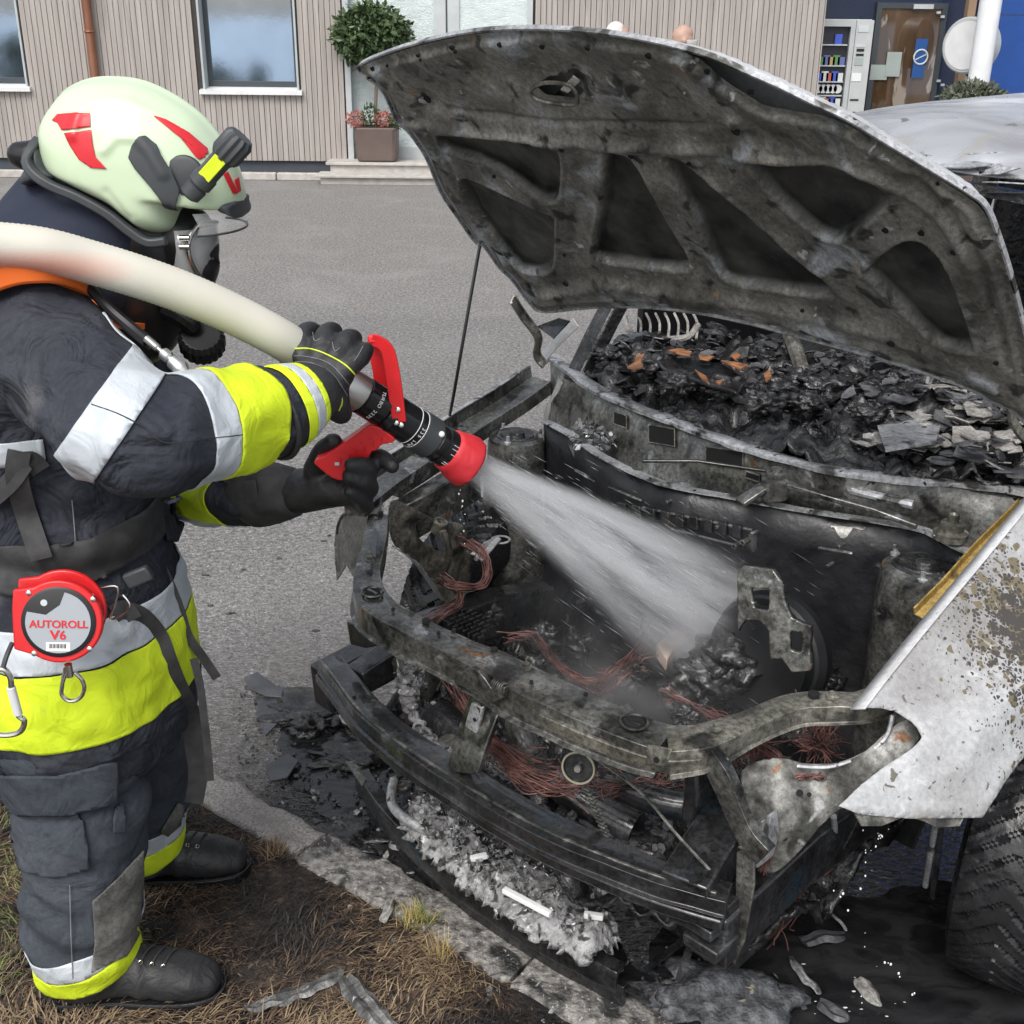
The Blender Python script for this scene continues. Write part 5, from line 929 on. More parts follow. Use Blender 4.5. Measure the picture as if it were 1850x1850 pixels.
# torn, peeled header strip at the front edge of the roof
r = np.random.default_rng(5)
for k in range(26):
    a = r.uniform(-.55, .6); b = 1.40+.10*(a/.64)**2+r.uniform(-.01, .10); z = roofz(a, b)+r.uniform(-.03, .012)
    L_ = r.uniform(.05, .14); w_ = r.uniform(.012, .035); t1 = r.normal(0, .10); t2 = r.normal(0, .35); c = K(a-.03, b, z); d = nrm(EA+EB*r.normal(0, .25)+EZ*t1); e = nrm(np.cross(d, EZ)+EZ*t2)
    P_ = [c-d*L_-e*w_*.3, c-d*L_*.3-e*w_, c+d*L_*.5-e*w_*.8, c+d*L_-e*w_*.1, c+d*L_*.6+e*w_, c-d*L_*.4+e*w_*.9]
    mb = MB(); mb.plate(P_, .003); part('peeled_strip', mb, M['steel_pl'] if k % 2 else (M['flake_p'] if k % 4 else M['black']), rf)
mb = MB(); mb.sweep([K(a-.03, 1.42+.10*(a/.64)**2, roofz(a, 1.42)-.035) for a in np.linspace(-.62, .62, 14)], [(-.03, 0), (.03, .005), (.03, -.02), (-.03, -.03)]); part('windscreen_header', mb, M['char'], carr)
for s, a0 in ((-1, -.68), (1, .66)):
    mb = MB(); q = catmull([K(a0*1.05, 1.0, .90), K(a0*1.02, 1.18, 1.16), K(a0*.97, 1.42, 1.42), K(a0*.95, 1.60, 1.49)], 6); mb.sweep(q, [(-.03, -.025), (.03, -.025), (.03, .025), (-.03, .025)]); mb.v = [tuple(np.array(v)+.004*noise.noise(Vector(v)*15)) for v in mb.v]; part('windscreen_pillar', mb, M['char'] if s < 0 else M['steel'], carr, bevel=.006)
    for b_ in (2.35, 3.35): mb = MB(); mb.sweep([K(a0*1.08, b_, .85), K(a0*.95, b_-.03, 1.50)], [(-.03, -.04), (.03, -.04), (.03, .04), (-.03, .04)]); part('roof_pillar', mb, M['steel'], carr, bevel=.006)
    for (b0, b1) in ((1.02, 1.95), (1.97, 2.85)):
        mb = MB(); P_ = []
        for i in range(13):
            b_ = b0+(b1-b0)*i/12
            for z, da in ((.28, -.02), (.40, .03), (.60, .05), (.78, .03), (.88, -.02)): P_.append(K(a0+math.copysign(.12+da, a0), b_, z))
        mb.add(P_, [(i*5+j, (i+1)*5+j, (i+1)*5+j+1, i*5+j+1) for i in range(12) for j in range(4)]); dr_ = part('door', mb, M['wing'], carr, solid=.02, bevel=.004)
        mb = MB(); c = K(a0+math.copysign(.19, a0), b1-.15, .76); mb.sweep([c-EB*.07, c-EB*.05+math.copysign(1, a0)*EA*.02, c+EB*.05+math.copysign(1, a0)*EA*.02, c+EB*.07], [(-.01, -.012), (.01, -.012), (.01, .012), (-.01, .012)]); part('door_handle', mb, M['steel'], dr_)
    mb = MB(); P_ = []
    for i in range(20):
        b_ = 2.87+.95*i/19
        for z, da in ((.30, -.02), (.42, .03), (.60, .05), (.78, .03), (.90, -.02)):
            zz = z
            if z < .6: zz = max(z, .32+math.sqrt(max(0, .36**2-(b_-3.1)**2)))
            P_.append(K(a0+math.copysign(.12+da, a0)-math.copysign(.10*max(0, (i-14)/5)**2, a0), b_, min(zz, .78 if z < .78 else z)))
    mb.add(P_, [(i*5+j, (i+1)*5+j, (i+1)*5+j+1, i*5+j+1) for i in range(19) for j in range(4)]); part('rear_wing', mb, M['wing'], carr, solid=.01)
mb = MB(); mb.sweep([K(-.68, 3.84, .62), K(0, 3.92, .62), K(.66, 3.84, .62)], [(-.04, -.3), (.04, -.3), (.06, 0), (.02, .35), (-.02, .35)]); part('tailgate', mb, M['wing'], carr, bevel=.01)
# dashboard remains, seats, steering wheel
mb = MB(); mb.box(K(0, 1.42, .74), (1.2, .30, .28), (EA, EB, EZ)); part('dashboard', mb, M['char'], carr, bevel=.05)
for a in (-.34, .34):
    mb = MB(); mb.box(K(a, 2.0, .50), (.46, .48, .12), (EA, EB, EZ)); st_ = part('seat', mb, M['char'], carr, bevel=.04)
    mb = MB()
    for k in range(7): mb.tube(catmull([K(a-.22+.07*k, 2.22, .55), K(a-.21+.068*k, 2.28, .85), K(a-.19+.063*k, 2.36, 1.12)], 4), .006, 6)
    mb.tube(catmull([K(a-.24, 2.2, .5), K(a-.22, 2.34, 1.1), K(a, 2.38, 1.18), K(a+.22, 2.34, 1.1), K(a+.24, 2.2, .5)], 6), .011, 8); part('seat_frame', mb, M['steel_ol'], st_)
mb = MB(); mb.torus(K(.34, 1.62, .98), nrm(EB-EZ*-.5), .17, .010, 40, 8); mb.tube([K(.34, 1.62, .98), K(.34, 1.40, .86)], .02, 8); part('steering_wheel', mb, M['steel_ol'], carr)
mb = MB(); mb.box(K(-.03, 3.4, .9), (1.25, .05, .9), (EA, EB, EZ)); part('cabin_dark_wall', mb, M['char'], carr, bevel=.02)  # dark wall added behind the seats to keep the cabin black
# singed heater frame with pale ribs seen under the bonnet edge
mb = MB()
for k in range(7): x = 1150+k*17; mb.tube(catmull([Pb(x, 566, 1.36), Pb(x+8, 585, 1.34), Pb(x+6, 612, 1.30)], 4), .004, 6)
mb.tube(catmull([Pb(1128, 572, 1.35), Pb(1140, 600, 1.33), Pb(1180, 612, 1.30), Pb(1240, 610, 1.30), Pb(1262, 585, 1.33)], 6), .010, 8); part('heater_frame', mb, M['flake_p'], carr)
mb = MB(); mb.lump(Pb(1165, 622, 1.26), (.09, .06, .035), 3, .3); part('heater_duct', mb, M['steel_dk'], carr)
mb = MB(); mb.tube(catmull([Pb(1425, 600, 1.36), Pb(1440, 640, 1.30), Pb(1455, 690, 1.22)], 4), .02, 8); part('column_stub', mb, M['steel_ol'], carr)
mb = MB(); mb.plate([Pb(975, 640, 1.0), Pb(1035, 575, 1.0), Pb(1045, 590, 1.0), Pb(1010, 625, 1.0), Pb(980, 660, 1.0)], .004); part('pillar_trim', mb, M['paint'], carr)
mb = MB(); mb.plate([Pb(970, 590, .94), Pb(1010, 575, .96), Pb(1030, 580, .96), Pb(1000, 612, .94)], .004); part('hinge_shield', mb, M['steel_dk'], carr)
# ================================================================== DEBRIS IN AND ON THE CAR
def flakes(mb, n, samp, s0, s1, tilt=.35, seed=0, th=.0025, nmat=1):
    r = np.random.default_rng(seed)
    for _ in range(n):
        c = samp(r); s = r.uniform(s0, s1)**1.0; k = r.integers(5, 8); nn = nrm(EZ+r.normal(size=3)*tilt); u = nrm(np.cross(nn, r.normal(size=3))); v = np.cross(nn, u); mb.cur = int(r.integers(0, nmat))
        P_ = [c+u*math.cos(2*math.pi*i/k)*s*r.uniform(.5, 1.1)+v*math.sin(2*math.pi*i/k)*s*r.uniform(.4, .9)+nn*r.normal(0, .08)*s for i in range(k)]; mb.prism(P_, nn*th)
# heap on the scuttle: where the windscreen and dash collapsed
HP = [car(Pz(x, y, .95))[:2] for x, y in ((1020, 640), (1060, 668), (1120, 700), (1200, 735), (1300, 775), (1400, 806), (1500, 832), (1620, 850), (1740, 860), (1850, 872), (1960, 890))]
HP = HP+[(.72, 1.22), (.62, 1.46), (.3, 1.52), (-.2, 1.54), (-.62, 1.46), (-.72, 1.2)]
def heap_z(a, b): 
    p = Vector((a*6, b*6, 0)); return .925+.05*noise.fractal(p, 1, 2, 4)+.05*ss((b-1.0)/.2)+.030*noise.fractal(p*4, 1, 2, 3)
mb = MB(); relief(mb, np.array(HP), .012, None, lambda x, y, h: K(x, y, heap_z(x, y))); o = part('charred_heap', mb, M['char'], carr, ang=180, solid=.01)
P2 = np.array(HP)
def samp_heap(a0=-.7, a1=.75, b0=.98, b1=1.5, dz=.01):
    def f(r):
        for _ in range(50):
            a = r.uniform(a0, a1); b = r.uniform(b0, b1)
            if poly_sdf(np.array([a]), np.array([b]), P2)[0] < -.015: break
        return K(a, b, heap_z(a, b)+dz+r.uniform(0, .012))
    return f
mb = MB(); flakes(mb, 620, samp_heap(), .008, .034, .35, 1, nmat=2); o = part('flake_debris', mb, [M['flake'], M['char']], carr, smooth=False); o['kind'] = 'stuff'
mb = MB(); flakes(mb, 170, samp_heap(.15, .75, .98, 1.35, .03), .018, .05, .18, 2, nmat=2); o = part('flake_debris', mb, [M['flake'], M['flake_p']], carr, smooth=False); o['kind'] = 'stuff'
for k, (x, y, s) in enumerate(((1230, 690, .05), (1310, 700, .05), (1400, 705, .05), (1440, 690, .055), (1490, 700, .06), (1530, 690, .055), (1590, 700, .05), (1650, 715, .05), (1460, 725, .04), (1380, 730, .045), (1180, 660, .05), (1570, 745, .04), (1100, 640, .04))):
    mb = MB(); mb.lump(Pz(x, y, .985), (s, s*.8, s*.55), k, .55, 2.6, 4); part('charred_lump', mb, M['char'], carr, ang=180)
for k, pts in enumerate(([(1133, 664), (1146, 655), (1150, 642), (1165, 640), (1158, 654), (1162, 664), (1146, 668)], [(1205, 634), (1228, 630), (1250, 636), (1246, 643), (1222, 638)], [(1262, 642), (1290, 645), (1280, 651), (1264, 648)], [(1302, 652), (1330, 655), (1352, 660), (1338, 668), (1320, 660)], [(1380, 676), (1390, 668), (1394, 680), (1384, 690)], [(1292, 690), (1306, 687), (1300, 697)], [(1320, 644), (1330, 638), (1340, 643), (1328, 650)], [(1255, 668), (1275, 680), (1282, 694), (1268, 684)])):
    mb = MB(); mb.plate([Pz(x, y, 1.02+.005*i) for i, (x, y) in enumerate(pts)], .004); part('singed_foam', mb, M['orange'], carr)
mb = MB(); mb.plate([Pz(x, y, 1.0) for x, y in ((1180, 650), (1290, 650), (1350, 690), (1330, 712), (1260, 690), (1200, 670))], .012); part('melted_duct', mb, M['steel_dk'], carr, bevel=.004)
for k, (x, y, s) in enumerate(((1765, 790, .030), (1820, 790, .028), (1735, 760, .024), (1700, 835, .024), (1640, 790, .02))):
    c = Pz(x, y, .99); mb = MB(); P_ = [c+np.array([math.cos(i)*s*(1+.2*math.sin(i*3+k)), math.sin(i)*s*(1+.2*math.cos(i*2+k)), .1*s*math.sin(i+k)]) for i in np.linspace(0, 6.28, 12)[:-1]]; mb.prism(P_, EZ*.006); part('slate_flake', mb, M['flake_p'] if k < 2 else M['flake'], carr, bevel=.001)
mb = MB(); mb.plate([Pz(x, y, .97+.012*i) for i, (x, y) in enumerate(((1585, 770), (1640, 760), (1700, 768), (1690, 800), (1600, 815)))], .005); part('pale_sheet', mb, M['steel_pl'], carr)
mb = MB(); mb.plate([Pz(x, y, 1.02) for x, y in ((1700, 700), (1760, 712), (1790, 728), (1770, 738), (1720, 728))], .004); part('pale_sheet', mb, M['steel_pl'], carr)
# small rubble in the scuttle trough and on the crossmember end
mb = MB(); flakes(mb, 120, lambda r: Pz(r.uniform(1040, 1110), r.uniform(758, 810), .84)+EB*r.uniform(-.02, .02), .005, .014, .8, 4, nmat=2); o = part('glass_crumbs', mb, [M['flake'], M['steel_pl']], carr, smooth=False); o['kind'] = 'stuff'
mb = MB(); flakes(mb, 160, lambda r: Pz(r.uniform(850, 960), 0+r.uniform(-6, 10)+ (766-(0)*1) , .82)*1.0, .004, .010, .6, 6); 
# ---- engine bay floor: charred mass
def bay_z(a, b): 
    p = Vector((a*7+5, b*7, 3)); return .26+.07*noise.fractal(p, 1, 2, 4)+.030*noise.fractal(p*4.5, 1, 2, 4)
BP = [(-.62, .12), (-.4, .10), (-.1, .06), (.2, .06), (.45, .12), (.52, .3), (.52, .72), (.3, .74), (-.3, .74), (-.6, .74)]
mb = MB(); relief(mb, np.array(BP), .010, None, lambda x, y, h: K(x, y, bay_z(x, y))); part('charred_engine_remains', mb, M['char'], carr, ang=180, solid=.01)
for k, (x, y, z, s, m_) in enumerate(((1330, 1190, .54, .085, 'char'), (1280, 1225, .50, .07, 'char'), (1370, 1225, .46, .06, 'char'), (1320, 1250, .42, .06, 'char'), (1400, 1260, .42, .04, 'flake'), (1230, 1250, .40, .05, 'char'), (980, 1150, .32, .05, 'char'), (1060, 1170, .32, .06, 'char'), (1150, 1220, .34, .05, 'char'), (930, 1060, .34, .05, 'char'), (1020, 1080, .3, .06, 'char'), (1130, 1120, .33, .06, 'char'), (880, 1110, .40, .04, 'char'), (1480, 1230, .45, .05, 'char'), (1450, 1330, .5, .035, 'char'), (1240, 1290, .5, .03, 'char'))):
    mb = MB(); mb.lump(Pz(x, y, z), (s, s*.9, s*.75), 20+k, .5, 2.4, 4); part('charred_lump', mb, M[m_], carr, ang=180)
mb = MB(); flakes(mb, 420, lambda r: (lambda a, b: K(a, b, bay_z(a, b)+.01))(r.uniform(-.55, .5), r.uniform(.12, .72)), .004, .018, .7, 9, nmat=2); o = part('flake_debris', mb, [M['char'], M['flake']], carr, smooth=False); o['kind'] = 'stuff'
# upright bracket with square windows
BN = nrm(-EB+EZ*.25+EA*.2); BD = BN@Pb(1375, 1130, .50)
def b2(x, y): return Ppl(x, y, BN, BD)
bu = nrm(np.cross(EZ, BN)); bv = np.cross(BN, bu); B0 = BN*BD
bq2 = lambda L: np.array([((b2(*q)-B0)@bu, (b2(*q)-B0)@bv) for q in L])
OB = bq2([(1332, 1030), (1345, 1022), (1395, 1030), (1412, 1052), (1416, 1085), (1430, 1118), (1464, 1132), (1462, 1212), (1430, 1215), (1412, 1190), (1392, 1190), (1390, 1140), (1372, 1120), (1345, 1120), (1332, 1140)])
H1 = bq2([(1356, 1062), (1390, 1064), (1390, 1104), (1360, 1098)]); H2 = bq2([(1426, 1140), (1450, 1142), (1448, 1180), (1428, 1178)])
mb = MB(); relief(mb, OB, .004, lambda X, Y: nz2(X, Y, 18, .004), lambda x, y, h: B0+bu*x+bv*y+BN*h, [H1, H2]); part('engine_bracket', mb, M['steel'], carr, solid=.014, ang=40)
mb = MB(); mb.prism([Pz(x, y, .50) for x, y in ((1185, 1185), (1205, 1165), (1255, 1138), (1272, 1150), (1240, 1180), (1215, 1192), (1205, 1212))], EZ*.03); mb.v = [tuple(np.array(v)+.008*noise.noise(Vector(v)*30)) for v in mb.v]; part('cast_fragment', mb, M['tan'], carr, bevel=.004)
mb = MB()
for i in range(7):
    for j in range(4): mb.box(Pz(815+i*9+j*5, 1120+i*4-j*10+12, .50), (.006, .018, .02), (EA, EB, EZ))
mb.box(Pz(845, 1130, .475), (.12, .07, .02), (EA, EB, EZ)); part('fuse_box', mb, M['steel_dk'], carr, bevel=.001)
mb = MB(); c = Pz(1425, 1242, .50)
for i in range(16): mb.box(c+EA*(i*.006-.05)+EZ*.008*math.sin(i*.3), (.0015, .06, .03), (EA, EB, EZ))
part('fin_stack', mb, M['flake'], carr, smooth=False)
# left-hand clutter: brackets and discs behind the spray
mb = MB(); mb.prism([Pb(x, y, .30) for x, y in ((748, 1195), (770, 1180), (798, 1200), (796, 1225), (780, 1260), (765, 1275), (752, 1262), (758, 1220))], EB*.004); fp = part('perforated_plate', mb, M['steel'], carr, bevel=.001)
for x, y, r_ in ((778, 1198, .010), (785, 1228, .004), (770, 1245, .003)): p = Pb(x, y, .296); mb = MB(); mb.lathe(p, -EB, [(r_, 0), (r_, .003)], 16); part('round_hole', mb, M['holeblack'], fp)
boxrun('vertical_post', [Pb(710, 1188, .1), Pb(722, 1240, .09), Pb(738, 1310, .07)], .025, .02, M['steel'], up=-EB)
mb = MB(); mb.tube(catmull([Pz(860, 1010, .62), Pz(875, 985, .63), Pz(895, 975, .62)], 4), .006, 6); mb.torus(Pz(905, 975, .62), EZ, .022, .003); mb.plate([Pz(862, 1005, .62), Pz(900, 968, .63), Pz(905, 975, .63), Pz(870, 1015, .62)], .003); part('clip_bracket', mb, M['steel_pl'], carr)
mb = MB(); mb.lathe(Pz(796, 942, .70), nrm(EZ+EA*.4), [(.018, -.03), (.018, 0), (.010, .002), (.010, -.01)], 16); mb.tube(catmull([Pz(800, 960, .70), Pz(812, 1000, .64), Pz(800, 1040, .56)], 4), .009, 8); part('sensor_stub', mb, M['steel_ol'], carr)
for pts, rr in (([(1130, 960, .6), (1180, 925, .62), (1215, 950, .6), (1260, 975, .58)], .007), ([(1060, 905, .6), (1110, 890, .64), (1170, 915, .62), (1200, 940, .6)], .003), ([(1140, 940, .6), (1150, 880, .66), (1170, 885, .66), (1160, 950, .58)], .003), ([(1080, 870, .7), (1090, 910, .6), (1100, 980, .5)], .003)):
    mb = MB(); mb.tube(catmull([Pz(*q) for q in pts], 6), rr, 7); part('brake_pipe', mb, M['steel_pl'], carr)
# pulley
pc = Pb(1045, 1387, .0); pn = nrm(-EB+EA*.5+EZ*.25); mb = MB(); mb.lathe(pc, pn, [(.030, -.02), (.030, 0), (.026, .002), (.025, -.003), (.008, -.003), (.008, .006), (.003, .007), (0, .007)], 36); pu = part('pulley', mb, M['steel_dk'], carr)
mb = MB(); mb.torus(pc+pn*.001, pn, .029, .0022, 36, 6); part('pulley_rim', mb, plain('pale rim', (.42, .40, .3), .4, .6), pu); mb = MB(); mb.cyl(pc+pn*.004, pc+pn*.009, .006, 16); part('hub', mb, M['chrome'], pu)
mb = MB()
for i in range(12): mb.box(Pb(1060+i*3.2, 1425+i*7.5, .0), (.016, .010, .004), (EA, EB, nrm(EZ+EA*.3)))
part('timing_chain', mb, M['steel'], carr, bevel=.001)
# hoses / dark cylinders in the nose
for k, (pts, rr, m_) in enumerate((([(935, 1300, .45), (950, 1350, .42), (985, 1400, .35)], .028, 'steel'), ([(800, 1340, .36), (815, 1370, .32), (830, 1400, .28)], .030, 'steel_ol'), ([(1000, 1400, .34), (1060, 1450, .3), (1150, 1500, .28)], .04, 'steel_dk'), ([(1120, 1420, .42), (1200, 1450, .42), (1290, 1460, .42)], .03, 'steel_dk'), ([(780, 1290, .3), (860, 1360, .26), (960, 1430, .22)], .05, 'char'), ([(1010, 1480, .25), (1100, 1520, .24), (1190, 1550, .24)], .045, 'char'))):
    mb = MB(); q = catmull([Pz(*p) for p in pts], 5); mb.tube(q, [rr*(1+.06*(i % 2)) for i in range(len(q))], 16); part('burnt_pipe', mb, M[m_], carr)
mb = MB(); mb.prism([Pb(x, y, .1) for x, y in ((1232, 1370), (1255, 1372), (1262, 1440), (1250, 1500), (1228, 1480), (1235, 1420))], EB*.08); part('engine_mount', mb, M['steel_dk'], carr, bevel=.006)
mb = MB(); mb.prism([Pb(x, y, .2) for x, y in ((1322, 1430), (1360, 1400), (1400, 1420), (1390, 1480), (1345, 1500))], EB*.02); part('mount_plate', mb, M['steel'], carr, bevel=.004)
# ---- copper harness: uncountable strands in bundles
def bundle(pts, n, sp, rr=.0013, seed=0, fray=.4):
    r = np.random.default_rng(seed); mb = MB(); P_ = catmull([Pz(*p) for p in pts], 7); m_ = len(P_)
    for k in range(int(n*1.35)):
        o1 = r.normal(size=3)*sp; o2 = r.normal(size=3)*sp; ph = r.uniform(0, 6.28); q = []
        i0 = int(r.uniform(0, fray*.35)*m_); i1 = m_-int(r.uniform(0, fray*.35)*m_)
        if i1-i0 < 4: i0, i1 = 0, m_
        for i in range(i0, i1):
            t = i/(m_-1); e = 1+1.6*abs(2*t-1)**3*fray*2; q.append(P_[i]+(o1*(1-t)+o2*t)*e+np.array([math.sin(t*9+ph), math.cos(t*7+ph*2), math.sin(t*11+ph*3)])*sp*.75+np.array(noise.noise_vector(Vector((t*4+k, k*.7, seed))))*sp*1.1)
        mb.tube(q, rr*r.uniform(.5, 1.1), 4, caps=False)
    o = part('copper_harness', mb, M['copper'], carr); o['kind'] = 'stuff'
bundle([(800, 1190, .55), (830, 1250, .50), (860, 1300, .47), (900, 1350, .46), (950, 1385, .45), (1035, 1405, .45)], 30, .011, .0015, 1)
bundle([(890, 1340, .46), (930, 1400, .44), (990, 1425, .44), (1060, 1415, .45)], 16, .010, .0014, 2)
bundle([(1060, 1410, .45), (1120, 1425, .44), (1180, 1420, .44), (1230, 1400, .46)], 14, .012, .0012, 3)
bundle([(1080, 1385, .52), (1150, 1385, .52), (1225, 1392, .52)], 9, .006, .0012, 33)
bundle([(840, 975, .66), (872, 1000, .63), (882, 1035, .60), (865, 1060, .58), (820, 1060, .57), (795, 1050, .58)], 16, .005, .0013, 4, .2)
bundle([(795, 1045, .58), (825, 1062, .56), (830, 1085, .54), (800, 1105, .52), (765, 1130, .50)], 16, .006, .0013, 5, .3)
bundle([(905, 1150, .5), (960, 1150, .5), (1000, 1190, .5), (1040, 1225, .5), (1085, 1240, .5)], 9, .006, .0012, 6)
bundle([(1170, 1120, .5), (1155, 1170, .5), (1110, 1210, .5), (1085, 1240, .52)], 12, .008, .0012, 7)
bundle([(1165, 1185, .5), (1130, 1215, .5), (1090, 1240, .5)], 10, .010, .0012, 8)
bundle([(1200, 1250, .52), (1250, 1275, .52), (1300, 1300, .53), (1330, 1320, .53)], 14, .007, .0013, 9)
bundle([(1335, 1350, .60), (1365, 1345, .61), (1395, 1358, .61), (1412, 1385, .60), (1400, 1440, .56), (1390, 1500, .52), (1378, 1560, .48)], 26, .006, .0014, 10, .2)
bundle([(1330, 1370, .60), (1350, 1350, .61), (1390, 1355, .61)], 22, .010, .0014, 11)
bundle([(1430, 1345, .60), (1455, 1340, .61), (1480, 1350, .60), (1500, 1362, .6)], 18, .007, .0013, 12)
bundle([(1505, 1285, .58), (1490, 1320, .58), (1480, 1360, .58)], 14, .009, .0011, 13)
bundle([(1455, 1270, .56), (1470, 1310, .56), (1480, 1350, .56)], 12, .012, .0011, 14)
bundle([(1440, 1610, .30), (1410, 1640, .22), (1395, 1700, .12)], 10, .012, .0013, 15)
bundle([(1550, 915, .83), (1570, 950, .78), (1590, 1000, .68)], 4, .004, .0012, 16)
bundle([(1340, 1600, .40), (1368, 1640, .3), (1350, 1700, .15)], 3, .006, .0014, 17)
bundle([(1440, 1404, .62), (1470, 1404, .62), (1492, 1406, .62)], 8, .003, .0016, 18, .1)
mb = MB(); mb.tube(catmull([Pz(915, 1270, .66), Pz(1040, 1348, .62), (Pz(1150, 1425, .60)), Pz(1225, 1510, .57), Pz(1290, 1580, .52)], 8), .0028, 8); part('bonnet_cable', mb, M['steel'], carr)
mb = MB(); mb.tube(catmull([Pz(1550, 1480, .45), Pz(1510, 1550, .35), Pz(1440, 1605, .25), Pz(1380, 1640, .2)], 8), .0022, 6); part('brake_line', mb, M['steel_dk'], carr)
for x0, y0, z0, x1, y1, z1 in ((1506, 1475, .5, 1512, 1550, .3), (1690, 1490, .5, 1672, 1600, .25), (1700, 1490, .5, 1685, 1620, .22)): mb = MB(); mb.tube([Pz(x0, y0, z0), Pz(x1, y1, z1)], .006, 8); part('steering_strut', mb, M['steel_pl'] if x0 != 1700 else M['steel_dk'], carr)
# ---- collapsed radiator and lower valance in front of the beam
LV = [(650, 1392), (690, 1450), (750, 1515), (820, 1575), (900, 1630), (980, 1678), (1050, 1715), (1120, 1752)]
q = catmull([Pz(x, y, .13) for x, y in LV], 6); vt = thing('fallen_bumper_valance', 'long black bumper strip lying curved on the ground before the beam', 'bumper strip', (*q[len(q)//2][:2], 0))
mb = MB(); mb.sweep(q, [(-.022, 0), (.010, 0), (.014, -.01), (.014, -.05), (.008, -.05), (.004, -.012), (-.022, -.008)], up=EZ); part('strip', mb, M['steel_dk'], vt, bevel=.002)
mb = MB(); mb.sweep(q-EZ*.055+EB*.02, [(-.006, 0), (.006, 0), (.006, -.10), (-.006, -.10)], up=EZ); part('lower_lip', mb, M['char'], vt, bevel=.002)
mb = MB(); mb.plate([Pz(x, y, .19) for x, y in ((625, 1378), (640, 1375), (662, 1410), (655, 1422))], .006); part('end_tab', mb, M['steel'], vt)
AR = [(725, 1440), (760, 1420), (800, 1440), (850, 1470), (900, 1510), (960, 1530), (1040, 1570), (1105, 1610), (1115, 1660), (1060, 1690), (1000, 1665), (930, 1630), (860, 1580), (800, 1525), (745, 1480)]
ap = catmull([Pz(x, y, .22)[:2] for x, y in AR], 5, True); rd = thing('collapsed_radiator', 'crumbled pale grey aluminium radiator lying between beam and bumper strip', 'radiator', (*ap.mean(0), 0))
mb = MB(); relief(mb, ap, .0045, lambda X, Y: .20+nz2(X, Y, 14, .022, 7)+nz2(X, Y, 50, .010, 3)+.03*ss(-poly_sdf(X, Y, ap)/.03)-.03, lambda x, y, h: (x, y, h)); part('melted_core', mb, M['ash'], rd, ang=180, solid=.02)
r0 = lambda r: (lambda t: (lambda p: np.array([p[0], p[1], .215+r.uniform(-.02, .02)]))(ap.mean(0)+(ap[r.integers(len(ap))]-ap.mean(0))*t))(r.uniform(0, .9)**.5)
mb = MB(); flakes(mb, 650, r0, .003, .010, .9, 21, .0012, 2); o = part('ash_flakes', mb, [M['ash'], M['steel_pl']], rd, smooth=False); o['kind'] = 'stuff'
mb = MB(); c0 = Pz(785, 1432, .24); c1 = Pz(862, 1470, .24)
for i in range(18):
    t = i/17; p = c0+(c1-c0)*t; mb.box(p-EZ*.03+EB*.0, (.0022, .012, .11), (nrm(c1-c0), np.cross(EZ, nrm(c1-c0)), nrm(EZ-EB*.25)))
part('cooling_fins', mb, M['ash'], rd, smooth=False)
mb = MB(); mb.sweep([Pz(775, 1424, .28), Pz(815, 1425, .28)], [(-.008, -.008), (.008, -.008), (.008, .008), (-.008, .008)]); part('header_tank', mb, M['steel_pl'], rd, bevel=.002)
mb = MB(); q = catmull([Pz(x, y, .2) for x, y in ((712, 1410), (706, 1440), (716, 1465), (750, 1490), (800, 1512))], 6); mb.tube(q, .011, 12); part('coolant_pipe', mb, M['steel_pl'], rd)
mb = MB(); mb.torus(Pz(730, 1412, .2), nrm(EZ-EB*.5), .022, .008, 24, 8); part('pipe_ring', mb, M['steel_dk'], rd)
for (x0, y0, x1, y1) in ((910, 1610, 995, 1655), (850, 1555, 880, 1548), (1055, 1655, 1090, 1660)): mb = MB(); a_, b_ = Pz(x0, y0, .225), Pz(x1, y1, .225); mb.sweep([a_, b_], [(-.008, 0), (.008, 0), (.006, .010), (-.006, .010)]); part('white_tube', mb, plain('white ash tube', (.72, .72, .72), .6, bump=.4), rd, bevel=.002)
# crumpled aluminium column at the left
mb = MB(); q = catmull([Pb(x, y, .06) for x, y in ((742, 1215), (738, 1245), (742, 1280), (760, 1315), (785, 1345), (815, 1365))], 6); mb.tube(q, [.030, .026, .024, .022]*0+[.028-.015*min(1, i/14)+.004*math.sin(i*2.3) for i in range(len(q))], 14); mb.v = [tuple(np.array(v)+.007*np.array(noise.noise_vector(Vector(v)*55))) for v in mb.v]; part('melted_column', mb, M['ash'], carr, ang=180)
mb = MB(); flakes(mb, 90, lambda r: Pb(740+r.normal(0, 14), 1225+r.normal(0, 16), .05), .004, .014, 1.2, 31, .0015); o = part('ash_flakes', mb, M['ash'], carr, smooth=False); o['kind'] = 'stuff'
# ================================================================== DEBRIS ON THE GROUND
M['clinker'] = grunge('blue grey clinker', [(.3, (.02, .021, .024)), (.5, (.06, .063, .07)), (.7, (.15, .155, .165))], 40, (.4, .7), 0, bump=1, bscale=70, bdist=.01, patches=[((.30, .27, .2), 30, .68, .05)])
def lumpthing(name, px, py, size, mat, label, cat, z=0, seed=0, amp=.45, freq=2.2, group=None, sub=4, rot=None):
    c = Pz(px, py, z); mb = MB(); mb.lump((0, 0, size[2]*.5), size, seed, amp, freq, sub)
    if rot: R_ = np.array(Matrix.Rotation(rot, 3, 'Z')); mb.v = [tuple(R_@np.array(v)) for v in mb.v]
    mb.v = [tuple(np.array(v)+c) for v in mb.v]; return alone(name, mb, M[mat], label, cat, group, ang=180)
lumpthing('melted_plastic', 570, 1290, (.13, .09, .022), 'char', 'flat black lump of melted plastic on the wet asphalt', 'melted plastic', seed=3, amp=.6)
lumpthing('melted_plastic', 560, 1325, (.05, .035, .035), 'char', 'raised black molten lump with a hollow, left of the beam', 'melted plastic', seed=5, amp=.6)
